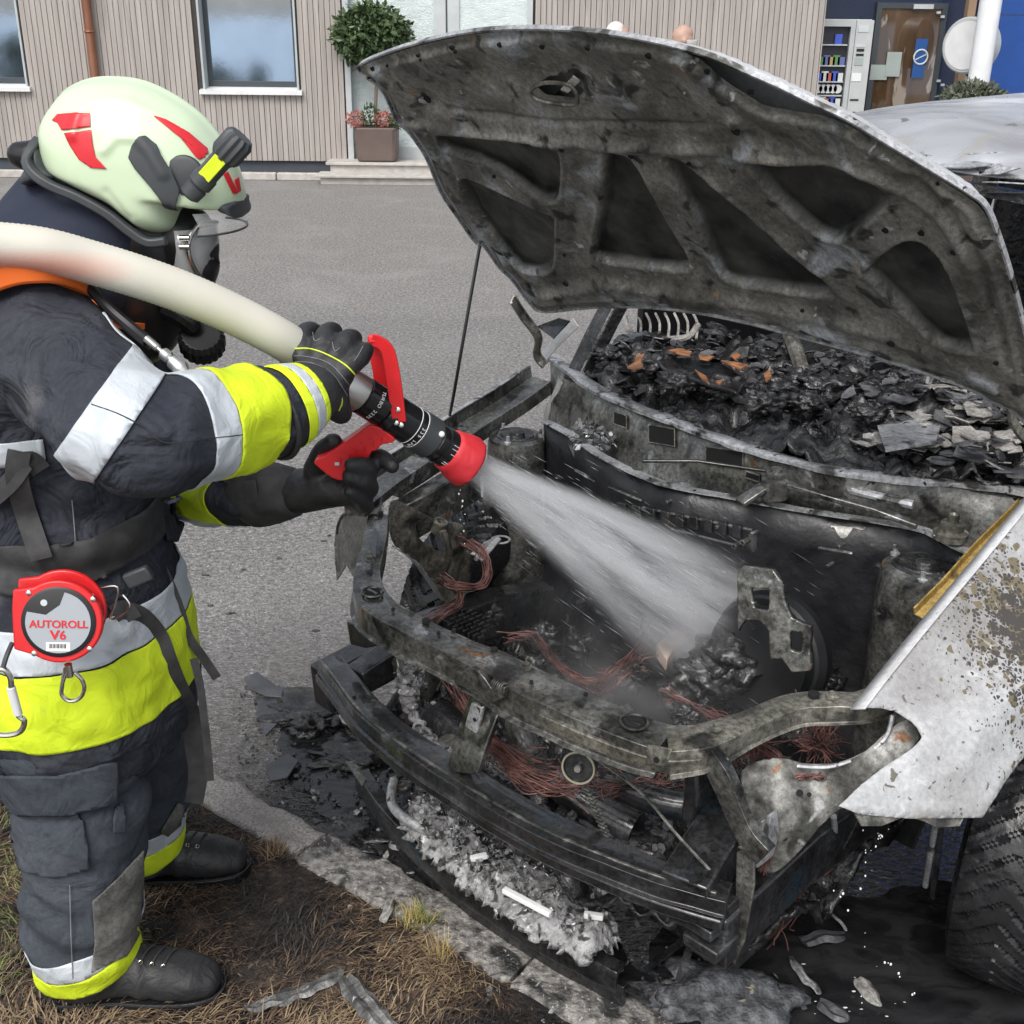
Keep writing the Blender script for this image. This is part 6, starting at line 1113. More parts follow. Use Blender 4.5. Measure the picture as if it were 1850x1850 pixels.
lumpthing('melted_plastic', 640, 1370, (.10, .06, .02), 'char', 'wet black residue next to the beam end', 'melted plastic', seed=7, amp=.7)
lumpthing('melted_plastic', 620, 1520, (.10, .05, .015), 'char', 'thin black crust spilling onto the kerb', 'melted plastic', seed=9, amp=.7)
lumpthing('charred_block', 1300, 1815, (.14, .075, .04), 'clinker', 'large rounded soot-grey lump at the bottom edge of the photo', 'charred block', seed=11, amp=.5, freq=1.8)
lumpthing('charred_block', 1175, 1810, (.10, .045, .015), 'clinker', 'flat sooty slab running into the big lump', 'charred block', seed=12, amp=.5, freq=1.8)
M['plate_gr'] = grunge('wet slate plate', [(.3, (.035, .037, .04)), (.7, (.09, .093, .10))], 9, (.2, .4), .1, bump=.3)
for pts, lab, z in (([(478, 1385), (520, 1362), (540, 1375), (520, 1405), (488, 1412)], 'five-sided grey plastic shard lying in the run-off', .02), ([(440, 1225), (465, 1215), (500, 1240), (545, 1250), (530, 1262), (480, 1258), (450, 1245)], 'dark torn strip at the top of the molten patch', .02), ([(470, 1260), (500, 1262), (510, 1300), (480, 1330), (462, 1290)], 'dull grey sheet under the molten lump', .012)):
    mb = MB(); mb.plate([Pz(x, y, z+.004*(i % 2)) for i, (x, y) in enumerate(pts)], .006); alone('plastic_shard', mb, M['plate_gr'], lab, 'shard', bevel=.0015)
M['silver_char'] = grunge('silvery charred strip', [(.3, (.03, .03, .03)), (.5, (.12, .12, .12)), (.7, (.34, .34, .33))], 26, (.3, .6), .3, bump=1, bscale=60, bdist=.006, patches=[((.5, .5, .48), 40, .64, .05), ((.12, .10, .14), 18, .62, .05)])
def strip(pts, w0, lab, seed, name='charred_strip', mat='silver_char', z=.03, cat='charred strip'):
    q = catmull([Pz(x, y, z) for x, y in pts], 10); mb = MB(); mb.sweep(q, [(-1, -.1), (-.5, .35), (0, .15), (.55, .4), (1, 0), (.4, -.3), (-.4, -.3)], scale=[w0*(.45+.55*math.sin(math.pi*min(1, (i+2)/(len(q)+1)))**.6) for i in range(len(q))])
    mb.v = [tuple(np.array(v)+.007*np.array(noise.noise_vector(Vector(v)*32+Vector((seed, 0, 0))))) for v in mb.v]; return alone(name, mb, M[mat], lab, cat, ang=30)
strip([(445, 1822), (500, 1808), (550, 1790), (600, 1765), (612, 1748)], .018, 'silvery charred strip pointing left on the scorched grass', 1)
strip([(622, 1765), (650, 1800), (680, 1835), (720, 1880)], .026, 'black and silver charred strip running off the bottom edge', 2)
strip([(712, 1622), (702, 1640), (690, 1665)], .012, 'small grey ash finger lying on the kerb', 3, 'ash_fragment', 'flake_p', .035, 'ash fragment')
strip([(620, 1290), (632, 1300), (645, 1312)], .02, 'pale broken plate beside the left beam end', 4, 'ash_fragment', 'flake_p', .03, 'ash fragment')
strip([(705, 1522), (722, 1530), (745, 1540)], .014, 'grey ribbed ash flake on the black ground before the bumper strip', 5, 'ash_fragment', 'ash', .02, 'ash fragment')
strip([(1432, 1730), (1450, 1765), (1470, 1780), (1478, 1795)], .010, 'long pale sliver in the black water under the beam end', 6, 'ash_fragment', 'steel_pl', .02, 'ash fragment')
strip([(1450, 1700), (1490, 1690), (1525, 1690)], .02, 'grey wet fragment below the white sliver', 7, 'ash_fragment', 'flake', .02, 'ash fragment')
strip([(1497, 1645), (1515, 1665), (1530, 1682)], .004, 'thin white sliver standing out of the black water', 8, 'ash_fragment', 'steel_pl', .035, 'ash fragment')
strip([(1480, 1810), (1510, 1830), (1530, 1842)], .022, 'rough grey clinker at the lower right', 9, 'ash_fragment', 'flake', .02, 'ash fragment')
strip([(1550, 1770), (1570, 1795), (1590, 1820)], .018, 'grey fragment where the drips land', 10, 'ash_fragment', 'flake_p', .012, 'ash fragment')
mb = MB(); flakes(mb, 420, lambda r: (lambda a, b: K(a, b, .012))(r.uniform(-.75, .75), r.uniform(-.14, .4)), .003, .014, .6, 41, .002, 3); tag(part('ground_char', mb, [M['char'], M['flake'], M['ash']], smooth=False), 'loose char and ash crumbs strewn under the car front', 'char crumbs', kind='stuff')
mb = MB(); flakes(mb, 500, lambda r: (lambda p: p)(Pz(r.uniform(430, 760), r.uniform(1240, 1560), .010)), .002, .010, .5, 42, .002, 2); tag(part('ground_char', mb, [M['char'], M['flake']], smooth=False), 'loose black crumbs on the wet asphalt left of the beam', 'char crumbs', kind='stuff')
for k, (x, y) in enumerate(((412, 1110), (420, 1108), (585, 978), (595, 968), (505, 1010), (372, 1040), (440, 1030), (380, 1095), (570, 1140), (1000, 1000))):
    if x == 1000: continue
    lumpthing('char_crumb', x, y, (.008+.003*(k % 3), .006, .004), 'char', ['crumb', 'crumb'][0] and 'small black char crumb on the asphalt between firefighter and car', 'char crumb', group='char crumbs on the asphalt', seed=k, sub=2)
# ================================================================== FIREFIGHTER
M['cloth'] = grunge('dark blue-grey fire cloth', [(.3, (.018, .021, .031)), (.7, (.043, .047, .059))], 5, (.8, .95), 0, bump=.7, bscale=420, bdist=.0012, bump2=(10, 1, .035), grain=.12, patches=[((.085, .088, .095), 6, .60, .14)], spec=.25)
M['cloth2'] = grunge('faded trouser cloth', [(.3, (.034, .041, .053)), (.7, (.068, .077, .092))], 5, (.8, .95), 0, bump=.7, bscale=420, bdist=.0012, bump2=(8, .7, .025), grain=.12, patches=[((.12, .125, .13), 5, .60, .12)], spec=.25)
M['yellow'] = grunge('fluorescent yellow band', [(.3, (.56, .70, .02)), (.7, (.68, .84, .03))], 8, (.6, .8), 0, bump=.2, bscale=300, bdist=.001, bump2=(16, .5, .012), patches=[((.42, .50, .06), 9, .64, .12)], spec=.3)
M['silver'] = grunge('grey reflective tape', [(.3, (.42, .46, .50)), (.7, (.56, .60, .64))], 6, (.35, .55), .1, bump=.15, bscale=60, bump2=(15, .5, .012), patches=[((.36, .38, .40), 9, .62, .1)])
M['knee'] = grunge('worn grey knee patch', [(.3, (.07, .07, .065)), (.7, (.16, .16, .15))], 8, (.8, .95), bump=.4, bscale=200, bdist=.001, bump2=(9, .35, .012), grain=.3, patches=[((.05, .05, .048), 7, .55, .15)])
M['leather'] = grunge('black leather', [(.3, (.008, .008, .009)), (.7, (.030, .031, .034))], 12, (.42, .65), 0, bump=.6, bscale=140, bdist=.0015, bump2=(22, .5, .008))
M['webbing'] = grunge('black webbing', [(.3, (.02, .02, .021)), (.7, (.05, .05, .052))], 30, (.7, .85), bump=.6, bscale=300, bdist=.001)
M['helmetp'] = plain('luminous pale green shell', (.58, .70, .49), .32, bump=.02, coat=.3); M['hgrey'] = plain('dark grey plastic', (.045, .05, .055), .5, bump=.2); M['hred'] = plain('red reflective sticker', (.62, .02, .03), .35)
M['red'] = grunge('glossy red', [(.3, (.55, .012, .015)), (.7, (.70, .02, .025))], 9, (.25, .4), 0, bump=.1); M['redrub'] = grunge('red rubber', [(.3, (.52, .02, .03)), (.7, (.64, .04, .05))], 16, (.45, .6), 0, bump=.7, bscale=40, bdist=.004)
M['gloss'] = grunge('black anodised', [(.3, (.008, .008, .009)), (.7, (.016, .016, .018))], 9, (.12, .3), .1, bump=.1); M['white'] = plain('white lettering', (.78, .78, .78), .5); M['orange_v'] = plain('orange vest', (.85, .16, .02), .8)
M['navyhood'] = plain('navy neck cloth', (.018, .024, .045), .9, bump=.3, bscale=300)
M['visor'] = grunge('clear visor', [(.3, (.9, .92, .92)), (.7, (.95, .96, .96))], 4, (.03, .06), 0, bump=0, alpha=.16)
M['maskglass'] = grunge('mask glass', [(.3, (.55, .57, .58)), (.7, (.68, .70, .71))], 4, (.04, .08), .2, bump=0, alpha=.55)
ff = thing('person', 'firefighter in dark turnout gear with yellow bands and pale helmet, leaning in with a hose', 'person', (-.78, 1.92, 0))
def V3(px, py, Y): return tuple(Py(px, py, Y))
# joint positions
shN, elN, wrN, hdN = V3(45, 590, 1.74), V3(245, 795, 1.50), V3(505, 745, 1.70), V3(600, 668, 1.86)
shF, elF, wrF, hdF = V3(170, 560, 2.14), V3(300, 860, 2.30), V3(470, 905, 2.10), V3(610, 880, 1.99)
hipc = (-.82, 1.92, .86); LN_, LF_ = [(-.82, 1.79, .86), (-.80, 1.78, .48), (-.835, 1.755, .10)], [(-.80, 2.05, .86), (-.77, 2.07, .48), (-.82, 2.08, .10)]
def lerp(a, b, t): return tuple(np.array(a)*(1-t)+np.array(b)*t)
# the body: one continuous figure
bl = [[(hipc, (.13, .15)), ((-.82, 1.92, 1.05), (.11, .14)), ((-.84, 1.93, 1.28), (.12, .18)), ((-.80, 1.93, 1.40), (.10, .17))], [((-.78, 1.93, 1.40), .07), ((-.70, 1.93, 1.50), .06)],
      [((-.655, 1.93, 1.53), (.075, .07)), ((-.64, 1.93, 1.60), (.09, .075)), ((-.66, 1.93, 1.65), (.085, .07))], [((-.575, 1.93, 1.50), .03), ((-.565, 1.93, 1.52), .03)], [((-.545, 1.93, 1.575), .012), ((-.53, 1.93, 1.555), .015)]]
for s_, e_, w_, h_ in ((shN, elN, wrN, hdN), (shF, elF, wrF, hdF)): bl.append([(s_, .06), (lerp(s_, e_, .5), .052), (e_, .045), (lerp(e_, w_, .5), .036), (w_, .024), (lerp(w_, h_, .7), .018)])
for L_ in (LN_, LF_): bl.append([(L_[0], .085), (L_[1], .06), (L_[2], .045)]); bl.append([((L_[2][0]+.01, L_[2][1], .07), .026), ((L_[2][0]+.12, L_[2][1], .06), .02)])
body = part('body', blob(bl, .011, 4), M['skin'], ff)
# jacket
def folds_j(p, n):
    v = Vector(p)
    f = noise.fractal(Vector((p[0]*7+p[2]*5, p[1]*6, p[2]*9)), 1, 2, 3)*.011-.013*abs(noise.noise(Vector((p[0]*11+p[2]*14, p[1]*7, p[2]*6-p[0]*9)))) + noise.noise(Vector((p[0]*22+p[2]*16, p[1]*12, p[2]*14-p[0]*9)))*.0028
    d = np.array(p)-np.array(elN); dd = np.linalg.norm(d); f += .006*math.sin(np.array(p)@nrm(np.array(wrN)-np.array(shN))*85+2*noise.noise(v*8))*math.exp(-(dd/.10)**2)
    f += .006*math.sin(p[2]*70+3*noise.noise(v*6))*math.exp(-((p[2]-.95)/.07)**2)*(abs(p[1]-1.92) < .3)*(p[0] < -.5)
    return f
def Uu(s): return s
jk = [[((-.805, 1.90, .64), (.208, .258)), ((-.805, 1.90, .69), (.208, .258)), ((-.803, 1.90, .78), (.202, .242)), ((-.805, 1.91, .95), (.175, .205)), ((-.82, 1.92, 1.12), (.19, .225)), ((-.83, 1.92, 1.27), (.18, .235)), ((-.80, 1.92, 1.38), (.13, .20)), ((-.745, 1.93, 1.445), (.085, .09))],
      [(shN, .105), (lerp(shN, elN, .5), .100), (elN, .086), (lerp(elN, wrN, .35), .082), (lerp(elN, wrN, .7), .078), (lerp(elN, wrN, .93), .072)],
      [(shF, .10), (lerp(shF, elF, .5), .09), (elF, .075), (lerp(elF, wrF, .9), .062)]]
# torso chain uses a vertical path so its section axes are fixed across (x=rx, y=ry)
def vchain(ch): return [(c[0], (c[1][1], c[1][0]), (1, 0, 0)) for c in ch]
jk[0] = vchain(jk[0])
jm = blob(jk, .0095, 7, folds_j)
jkt = part('jacket', jm, M['cloth'], ff, ang=180)
def near(p0, r_): p0 = np.array(p0); return lambda q: np.linalg.norm(q-p0) < r_
def armdir(a, b): return nrm(np.array(b)-np.array(a))
dU, dF_, dL = armdir(shN, elN), armdir(elN, wrN), armdir(elF, wrF)
A = np.array
def band(src, c0, c1, d0, d1, mat, name, root, off=.0035, sel=None):
    mb = shell(src, [(c0, d0), (c1, -A(d1))], off, sel); return part(name, mb, mat, root, ang=180, solid=.0025) if mb.v else None
bU0 = Py(238, 640+0, 1.55); 
# upper-arm band: from the shoulder side to the elbow
def cutp(p0, p1, flip=1): r0_, r1_ = ray(*p0), ray(*p1); n_ = nrm(np.cross(r0_, r1_))*flip; return (CAM, n_)
def cband(src, e0, e1, mid, mat, name, root, off=.0035, sel=None):      # band between two straight cuts through the cloth
    pm = ray(*mid); P_ = []
    for e in (e0, e1):
        c, n_ = cutp(*e); P_.append((c, n_ if n_@pm > 0 else -n_))
    mb = shell(src, P_, off, sel); return part(name, mb, mat, root, ang=180, solid=.0025) if mb.v else None
cband(jm, ((248, 612), (92, 832)), ((314, 655), (172, 868)), (205, 740), M['silver'], 'reflective_band', jkt, sel=lambda q: (lambda d: np.linalg.norm(d-dU*(d@dU)) < .113)(q-A(shN)) and q[2] > 1.12)
fa = lambda t: A(lerp(elN, wrN, t)); fsel = lambda q: np.linalg.norm(q-fa(.5)) < .24 and q[1] < 1.90
band(jm, fa(.27), fa(.46), dF_, dF_, M['silver'], 'reflective_band', jkt, sel=fsel); band(jm, fa(.465), fa(.84), dF_, dF_, M['yellow'], 'yellow_band', jkt, .0045, fsel)
band(jm, A(lerp(elF, wrF, .15)), A(lerp(elF, wrF, .72)), dL, dL, M['yellow'], 'yellow_band', jkt, sel=lambda q: np.linalg.norm(q-A(lerp(elF, wrF, .5))) < .17 and q[1] > 2.0)
tz = nrm((.0, -.02, 1)); tsel = lambda q: q[2] < .98
band(jm, (-.8, 1.65, .655), (-.8, 1.65, .792), tz, tz, M['yellow'], 'yellow_band', jkt, .0045, tsel); band(jm, (-.8, 1.65, .795), (-.8, 1.65, .862), tz, tz, M['silver'], 'reflective_band', jkt, .004, tsel)
band(jm, (-.8, 1.65, 1.155), (-.8, 1.65, 1.195), EZ, EZ, M['silver'], 'chest_band', jkt, .003, lambda q: q[1] < 1.80 and q[0] < -.74 and 1.1 < q[2] < 1.25)
jt = bvh(jm)
def seam_line(px, root, mat, r_=.0012, off=.0045, tree=None):
    P_ = []
    for x, y in catmull(px, 10):
        h = (tree or jt).ray_cast(Vector(CAM), Vector(ray(x, y)))
        if h[0] is not None: P_.append(A(h[0])-nrm(ray(x, y))*off)
    if len(P_) > 3: mb = MB(); mb.tube(P_, r_, 5); return part('seam', mb, mat, root)
M['seamthread'] = plain('seam thread', (.02, .02, .022), .9); M['greythread'] = plain('grey thread', (.2, .21, .22), .9)
for L_ in ([(165, 730), (215, 748), (262, 772)], [(262, 772), (300, 800), (380, 792)], [(380, 792), (440, 785), (500, 772)], [(130, 905), (135, 960), (137, 1003)], [(137, 1003), (190, 1004), (262, 1000)]): seam_line(L_, jkt, M['seamthread'] if L_[0][1] < 900 else M['greythread'], .0009)
mb = MB(); patch_on(mb, jt, [(282, 905), (322, 890), (322, 980), (296, 980)], 5, .006); part('pocket_flap', mb, M['cloth'], jkt, solid=.005)
# collar / neck cloth, hanging from the helmet
mb = blob([[(V3(130, 400, 1.95), (.13, .10)), (V3(110, 450, 1.93), (.14, .115)), (V3(80, 500, 1.92), (.16, .15))], [(V3(190, 420, 1.93), .10), (V3(170, 470, 1.93), .12)]], .012, 6, lambda p, n: .005*noise.noise(Vector(p)*12)); part('neck_cloth', mb, M['navyhood'], ff, ang=180)
mb = blob([[(V3(265, 430, 1.93), .075), (V3(270, 470, 1.93), .075), (V3(255, 520, 1.94), .085), (V3(230, 560, 1.96), .10)], [(V3(330, 560, 1.95), .03), (V3(260, 590, 1.95), .05)]], .012, 5, lambda p, n: .005*noise.noise(Vector(p)*14)); part('flash_hood', mb, M['black'], ff, ang=180)
# orange vest edge at the shoulder
mb = MB(); mb.sweep(catmull([V3(-40, 510, 1.64), V3(20, 488, 1.65), V3(70, 483, 1.665), V3(115, 492, 1.70), V3(150, 512, 1.74)], 6), [(-.022, -.02), (.022, -.02), (.024, .014), (-.024, .014)]); ve = part('vest_edge', mb, M['orange_v'], ff, bevel=.006)
mb = MB(); mb.sweep(catmull([V3(170, 545, 1.80), V3(200, 585, 1.78), V3(250, 590, 1.85)], 6), [(-.012, -.004), (.012, -.004), (.012, .006), (-.012, .006)]); part('vest_strap', mb, M['orange_v'], ff, bevel=.002)
# ---- trousers
def folds_t(p, n):
    v = Vector(p); return noise.fractal(Vector((p[0]*7, p[1]*7, p[2]*10)), 1, 2, 3)*.009-.008*abs(noise.noise(Vector((p[0]*9+p[2]*8, p[1]*8, p[2]*13))))+.006*math.sin(p[2]*52+4*noise.noise(v*7)+p[0]*14)*math.exp(-((p[2]-.20)/.16)**2)+.003*noise.noise(v*24)
tl = []
for L_, k in ((LN_, 1.0), (LF_, .92)): tl.append([(lerp(L_[0], L_[1], .12), .105*k), (lerp(L_[0], L_[1], .5), .130*k), (L_[1], .125*k), (lerp(L_[1], L_[2], .5), .115*k), (L_[2][:2]+(.13,), .105*k)])
tm = blob(tl, .0095, 6, folds_t); bmt = shell(tm, [((0, 0, .075), EZ)], 0); tro = part('trousers', bmt, M['cloth2'], ff, ang=180)
for (c, ysel, tilt, z0) in ((A(LN_[2]), lambda q: q[1] < 1.92 and q[2] < .4, nrm((-.25, 0, 1)), .085), (A(LF_[2]), lambda q: q[1] >= 1.93 and q[2] < .4, nrm((-.10, 0, 1)), .10)):
    b0 = A((c[0], c[1], z0)); band(tm, b0, b0+EZ*.050, tilt, tilt, M['yellow'], 'yellow_band', tro, .005, ysel); band(tm, b0+EZ*.051, b0+EZ*.095, tilt, tilt, M['silver'], 'reflective_band', tro, .0045, ysel)
tt = bvh(bmt)
mb = MB(); patch_on(mb, tt, [(166, 1625), (215, 1580), (255, 1535), (254, 1600), (246, 1690), (225, 1725), (164, 1755), (170, 1700)], 6, .004); part('knee_patch', mb, M['knee'], tro, solid=.003)
mb = MB(); patch_on(mb, tt, [(288, 1500), (318, 1450), (330, 1455), (322, 1490), (300, 1510)], 6, .004); part('knee_patch', mb, M['knee'], tro, solid=.003)
mb = MB(); patch_on(mb, tt, [(0, 1395), (100, 1396), (204, 1372), (208, 1447), (120, 1466), (0, 1466)], 7, .008); part('pocket_flap', mb, M['cloth2'], tro, solid=.004, ang=180)
mb = MB(); patch_on(mb, tt, [(16, 1466), (140, 1464), (150, 1480), (162, 1565), (100, 1582), (42, 1568)], 7, .005); part('cargo_pocket', mb, M['cloth2'], tro, solid=.004, ang=180)
mb = MB(); patch_on(mb, tt, [(206, 1448), (218, 1446), (220, 1500), (202, 1500), (201, 1480)], 3, .008); tb = part('snap_tab', mb, M['cloth2'], tro, solid=.003)
h = tt.ray_cast(Vector(CAM), Vector(ray(211, 1490)))[0]
if h: mb = MB(); mb.lathe(A(h)-nrm(ray(211, 1490))*.010, -nrm(ray(211, 1490)), [(.005, 0), (.004, .003), (0, .0035)], 14); part('snap_button', mb, M['chrome'], tb)
for L_ in ([(126, 1600), (128, 1680), (132, 1780)], [(18, 1470), (30, 1530), (42, 1568), (100, 1582), (162, 1566)]): seam_line(L_, tro, M['greythread'], .0009, .007, tt)
# ---- boots
def boot(cx, cy, dz, yaw, lab):
    c, s = math.cos(yaw), math.sin(yaw); q = lambda x, y, z: (cx+x*c-y*s, cy+x*s+y*c, z)
    up = [[(q(-.02, 0, .17), .062), (q(-.015, 0, .12), .060), (q(-.01, 0, .075), .058)], [(q(-.03, 0, .06), (.05, .045)), (q(.06, 0, .078), (.048, .052)), (q(.12, 0, .068), (.054, .048)), (q(.185, 0, .055), (.054, .040)), (q(.215, 0, .048), (.044, .033))]]
    mb = blob(up, .006, 5, lambda p, n: .0022*math.sin((A(p)-A((cx, cy, 0)))@A((c, s, 0))*150)*math.exp(-(((A(p)-A((cx, cy, 0)))@A((c, s, 0))-.10)/.03)**2)+.0008*noise.noise(Vector(p)*40)); b = part('boot', mb, M['leather'], ff, ang=180); b['label'] = lab
    mb = MB(); o_ = [(-.085, 0), (-.075, .035), (-.03, .043), (.04, .040), (.12, .050), (.19, .050), (.235, .035), (.252, 0), (.235, -.035), (.19, -.050), (.12, -.050), (.04, -.040), (-.03, -.043), (-.075, -.035)]
    o_ = catmull(o_, 4, True); mb.prism([q(x, y, .004) for x, y in o_], EZ*.026); part('sole', mb, M['rubber'], b, bevel=.004)
    mb = MB(); mb.tube([q(x*1.0, y*1.03, .032) for x, y in np.vstack([o_, o_[:1]])], .0022, 5); part('welt', mb, M['leather'], b)
    tr_ = bvh(blob(up, .010, 3))
    for i in range(4):
        x = .088+i*.021; mb = MB(); P_ = []
        for t in np.linspace(-1, 1, 7):
            hh = tr_.ray_cast(Vector(q(x+.008*t, t*.026, .4)), Vector((0, 0, -1)))
            if hh[0]: P_.append(A(hh[0])+EZ*.003)
        if len(P_) > 2: mb.tube(P_, .0022, 5); part('lace', mb, M['webbing'], b)
        if len(P_) > 2:
            mb = MB(); mb.torus(P_[0], nrm((0, -.5, 1)), .004, .0012, 12, 5); part('eyelet', mb, M['chrome'], b)
boot(-.815, 1.745, 0, math.radians(4), 'near black leather boot'); boot(-.84, 2.09, 0, math.radians(9), 'far black leather boot')
# ---- helmet: a shell puffed out from its side outline
HC = 1.93
def hp(px, py): p = Py(px, py, HC); return A((p[0], p[2]))
HO = [(83, 240), (88, 212), (105, 185), (125, 162), (165, 145), (210, 142), (262, 150), (315, 175), (360, 208), (392, 245), (415, 280), (432, 318), (440, 355), (436, 372), (405, 370), (350, 358), (338, 372), (332, 408), (296, 414), (262, 392), (225, 362), (170, 335), (125, 312), (95, 292)]
ho = catmull([hp(*q) for q in HO], 4, True); cc = hp(250, 330); HW = .118
def puff(outl, c, W_, p=.62, rings=26, seam=None):
    mb = MB(); n = len(outl); vs = []
    for k in range(rings+1):
        ph = -math.pi/2+math.pi*k/rings; f = max(.02, abs(math.cos(ph)))**p; y = W_*math.copysign(abs(math.sin(ph))**.85, math.sin(ph))
        for q in outl:
            d = q-c; vs.append((c[0]+d[0]*f, HC+y, c[1]+d[1]*(f if d[1] > 0 else 1-(1-f)*.9)))
    mb.add(vs, [(k*n+i, (k+1)*n+i, (k+1)*n+(i+1) % n, k*n+(i+1) % n) for k in range(rings) for i in range(n)]+[tuple(range(n)), tuple(rings*n+i for i in range(n))[::-1]]); return mb
hm_ = puff(ho, cc, HW); tmp = part('tmp', hm_, M['helmetp'], None); md = tmp.modifiers.new('r', 'REMESH'); md.mode = 'VOXEL'; md.voxel_size = .0042; md = tmp.modifiers.new('s', 'SMOOTH'); md.iterations = 6
m2 = baked(tmp); hv = [A(v.co) for v in m2.vertices]; hn = [A(v.normal) for v in m2.vertices]
# pressed ribs in the shell: lines given in side view
r1 = np.array([hp(*q) for q in ((175, 235), (182, 195), (215, 175), (260, 180), (310, 205), (360, 240), (395, 280))]); r2 = np.array([hp(*q) for q in ((228, 350), (228, 320), (240, 300))]); r3 = np.array([hp(*q) for q in ((230, 260), (250, 238), (285, 238), (310, 265), (330, 300))]); r4 = np.array([hp(*q) for q in ((235, 330), (270, 375))])
out = []
for v, n_ in zip(hv, hn):
    if v[1] < HC+.3:
        X_, Z_ = np.array([v[0]]), np.array([v[2]]); wt = min(1, abs(v[1]-HC)/.05)
        h_ = .0045*np.exp(-(pl_dist(X_, Z_, r1)/.007)**2)+.004*np.exp(-(pl_dist(X_, Z_, r3)/.007)**2)-.003*np.exp(-(pl_dist(X_, Z_, r4)/.006)**2); v = v+n_*float(h_[0])*wt
        v = v+n_*.004*math.exp(-((v[1]-HC)/.012)**2)*(v[2] > cc[1]+.03)
    out.append(v)
hmesh = MB(); hmesh.add(out, [tuple(p.vertices) for p in m2.polygons]); bpy.data.objects.remove(tmp); hel = part('helmet', hmesh, M['helmetp'], ff, ang=180)
htree = bvh(hmesh)
def sticker(px, mat, name, res=4, off=.0012, th=.0008, root=None):
    mb = MB(); patch_on(mb, htree, px, res, off); return part(name, mb, mat, root or hel, solid=th, ang=180)
sticker([(95, 218), (105, 207), (140, 204), (163, 205), (164, 229), (120, 235), (112, 235), (105, 222)], M['hred'], 'red_sticker')
sticker([(117, 241), (165, 235), (168, 260), (173, 283), (193, 305), (165, 303), (143, 288), (128, 265)], M['hred'], 'red_sticker')
sticker([(275, 208), (300, 217), (340, 240), (373, 268), (376, 278), (362, 282), (345, 262), (318, 243)], M['hred'], 'red_sticker', 3)
sticker([(326, 249), (372, 283), (358, 288), (350, 280)], M['hred'], 'red_sticker', 2.5)
sticker([(402, 315), (410, 310), (422, 335), (428, 350), (420, 350)], M['hred'], 'red_sticker', 2)
sticker([(422, 325), (430, 320), (434, 345), (428, 348)], M['hred'], 'red_sticker', 2)
pl = sticker([(233, 285), (240, 260), (250, 249), (262, 248), (283, 263), (290, 282), (312, 315), (325, 345), (315, 378), (302, 376), (275, 340), (245, 305)], M['hgrey'], 'side_plate', 4, .003, .003)
mb = MB(); 
for L_ in ([(268, 264), (276, 262), (277, 268), (270, 270), (277, 276)], [(268, 264), (266, 270), (271, 276)]):
    P_ = [A(htree.ray_cast(Vector(CAM), Vector(ray(x, y)))[0])-nrm(ray(x, y))*.0045 for x, y in L_]; mb.tube(P_, .0011, 5)
part('emblem', mb, M['hred'], pl)
# dark lower rim and neck guard
mb = puff(catmull([hp(*q) for q in ((100, 262), (170, 270), (300, 330), (330, 400), (300, 412), (262, 398), (225, 372), (170, 345), (125, 322), (98, 300))], 4, True), hp(230, 340), .10); part('liner', mb, M['black'], hel, ang=60)
mb = MB(); L_ = catmull([hp(*q) for q in ((90, 250), (88, 285), (130, 318), (180, 340), (230, 368), (268, 398), (300, 418), (333, 416))], 5)
for s in (-1, 1):
    mb = MB(); mb.sweep([(q[0], HC+s*(HW-.014-.055*max(0, 1-i/9)**1.5), q[1]) for i, (q, t_) in enumerate(zip(L_, np.linspace(0, 1, len(L_))))], [(-.007, -.009), (.007, -.009), (.007, .009), (-.007, .009)], up=(0, 1, 0)); part('lower_rim', mb, M['hgrey'], hel, bevel=.003)
ng = puff(catmull([hp(*q) for q in ((92, 248), (120, 290), (150, 318), (95, 325), (62, 330), (55, 315), (72, 285), (85, 255))], 4, True), hp(105, 300), .085); part('neck_guard', ng, M['hgrey'], hel, ang=60)
mb = blob([[(V3(38, 280, 1.90), .022), (V3(58, 283, 1.90), .026)], [(V3(60, 283, 1.90), .018), (V3(85, 285, 1.90), .016)]], .005, 3); part('adjusting_knob', mb, M['gloss'], hel)
mb = puff(catmull([hp(*q) for q in ((398, 352), (436, 356), (440, 372), (444, 388), (425, 380), (405, 372))], 3, True), hp(425, 368), .075); part('visor_frame', mb, M['hgrey'], hel, ang=60)
# clear visor under the brim
mb = MB(); n_ = 20; P_ = []
for i in range(n_+1):
    a = -1.3+2.6*i/n_; y = HC+.10*math.sin(a); r0_, r1_, r2_ = hp(436, 372), hp(448, 395), hp(444, 410); kx = .055*(1-math.cos(a))/.73
    for q in (r0_, r1_, r2_): P_.append((q[0]-kx, y, q[1]))
mb.add(P_, [(3*i+j, 3*i+3+j, 3*i+4+j, 3*i+1+j) for i in range(n_) for j in range(2)]); vz = part('visor', mb, M['visor'], hel, solid=.0015); mb2 = MB(); mb2.tube([P_[3*i+2] for i in range(n_+1)], .0018, 6); part('visor_edge', mb2, M['hgrey'], vz) if 0 else part('visor_edge', mb2, M['hgrey'], hel)
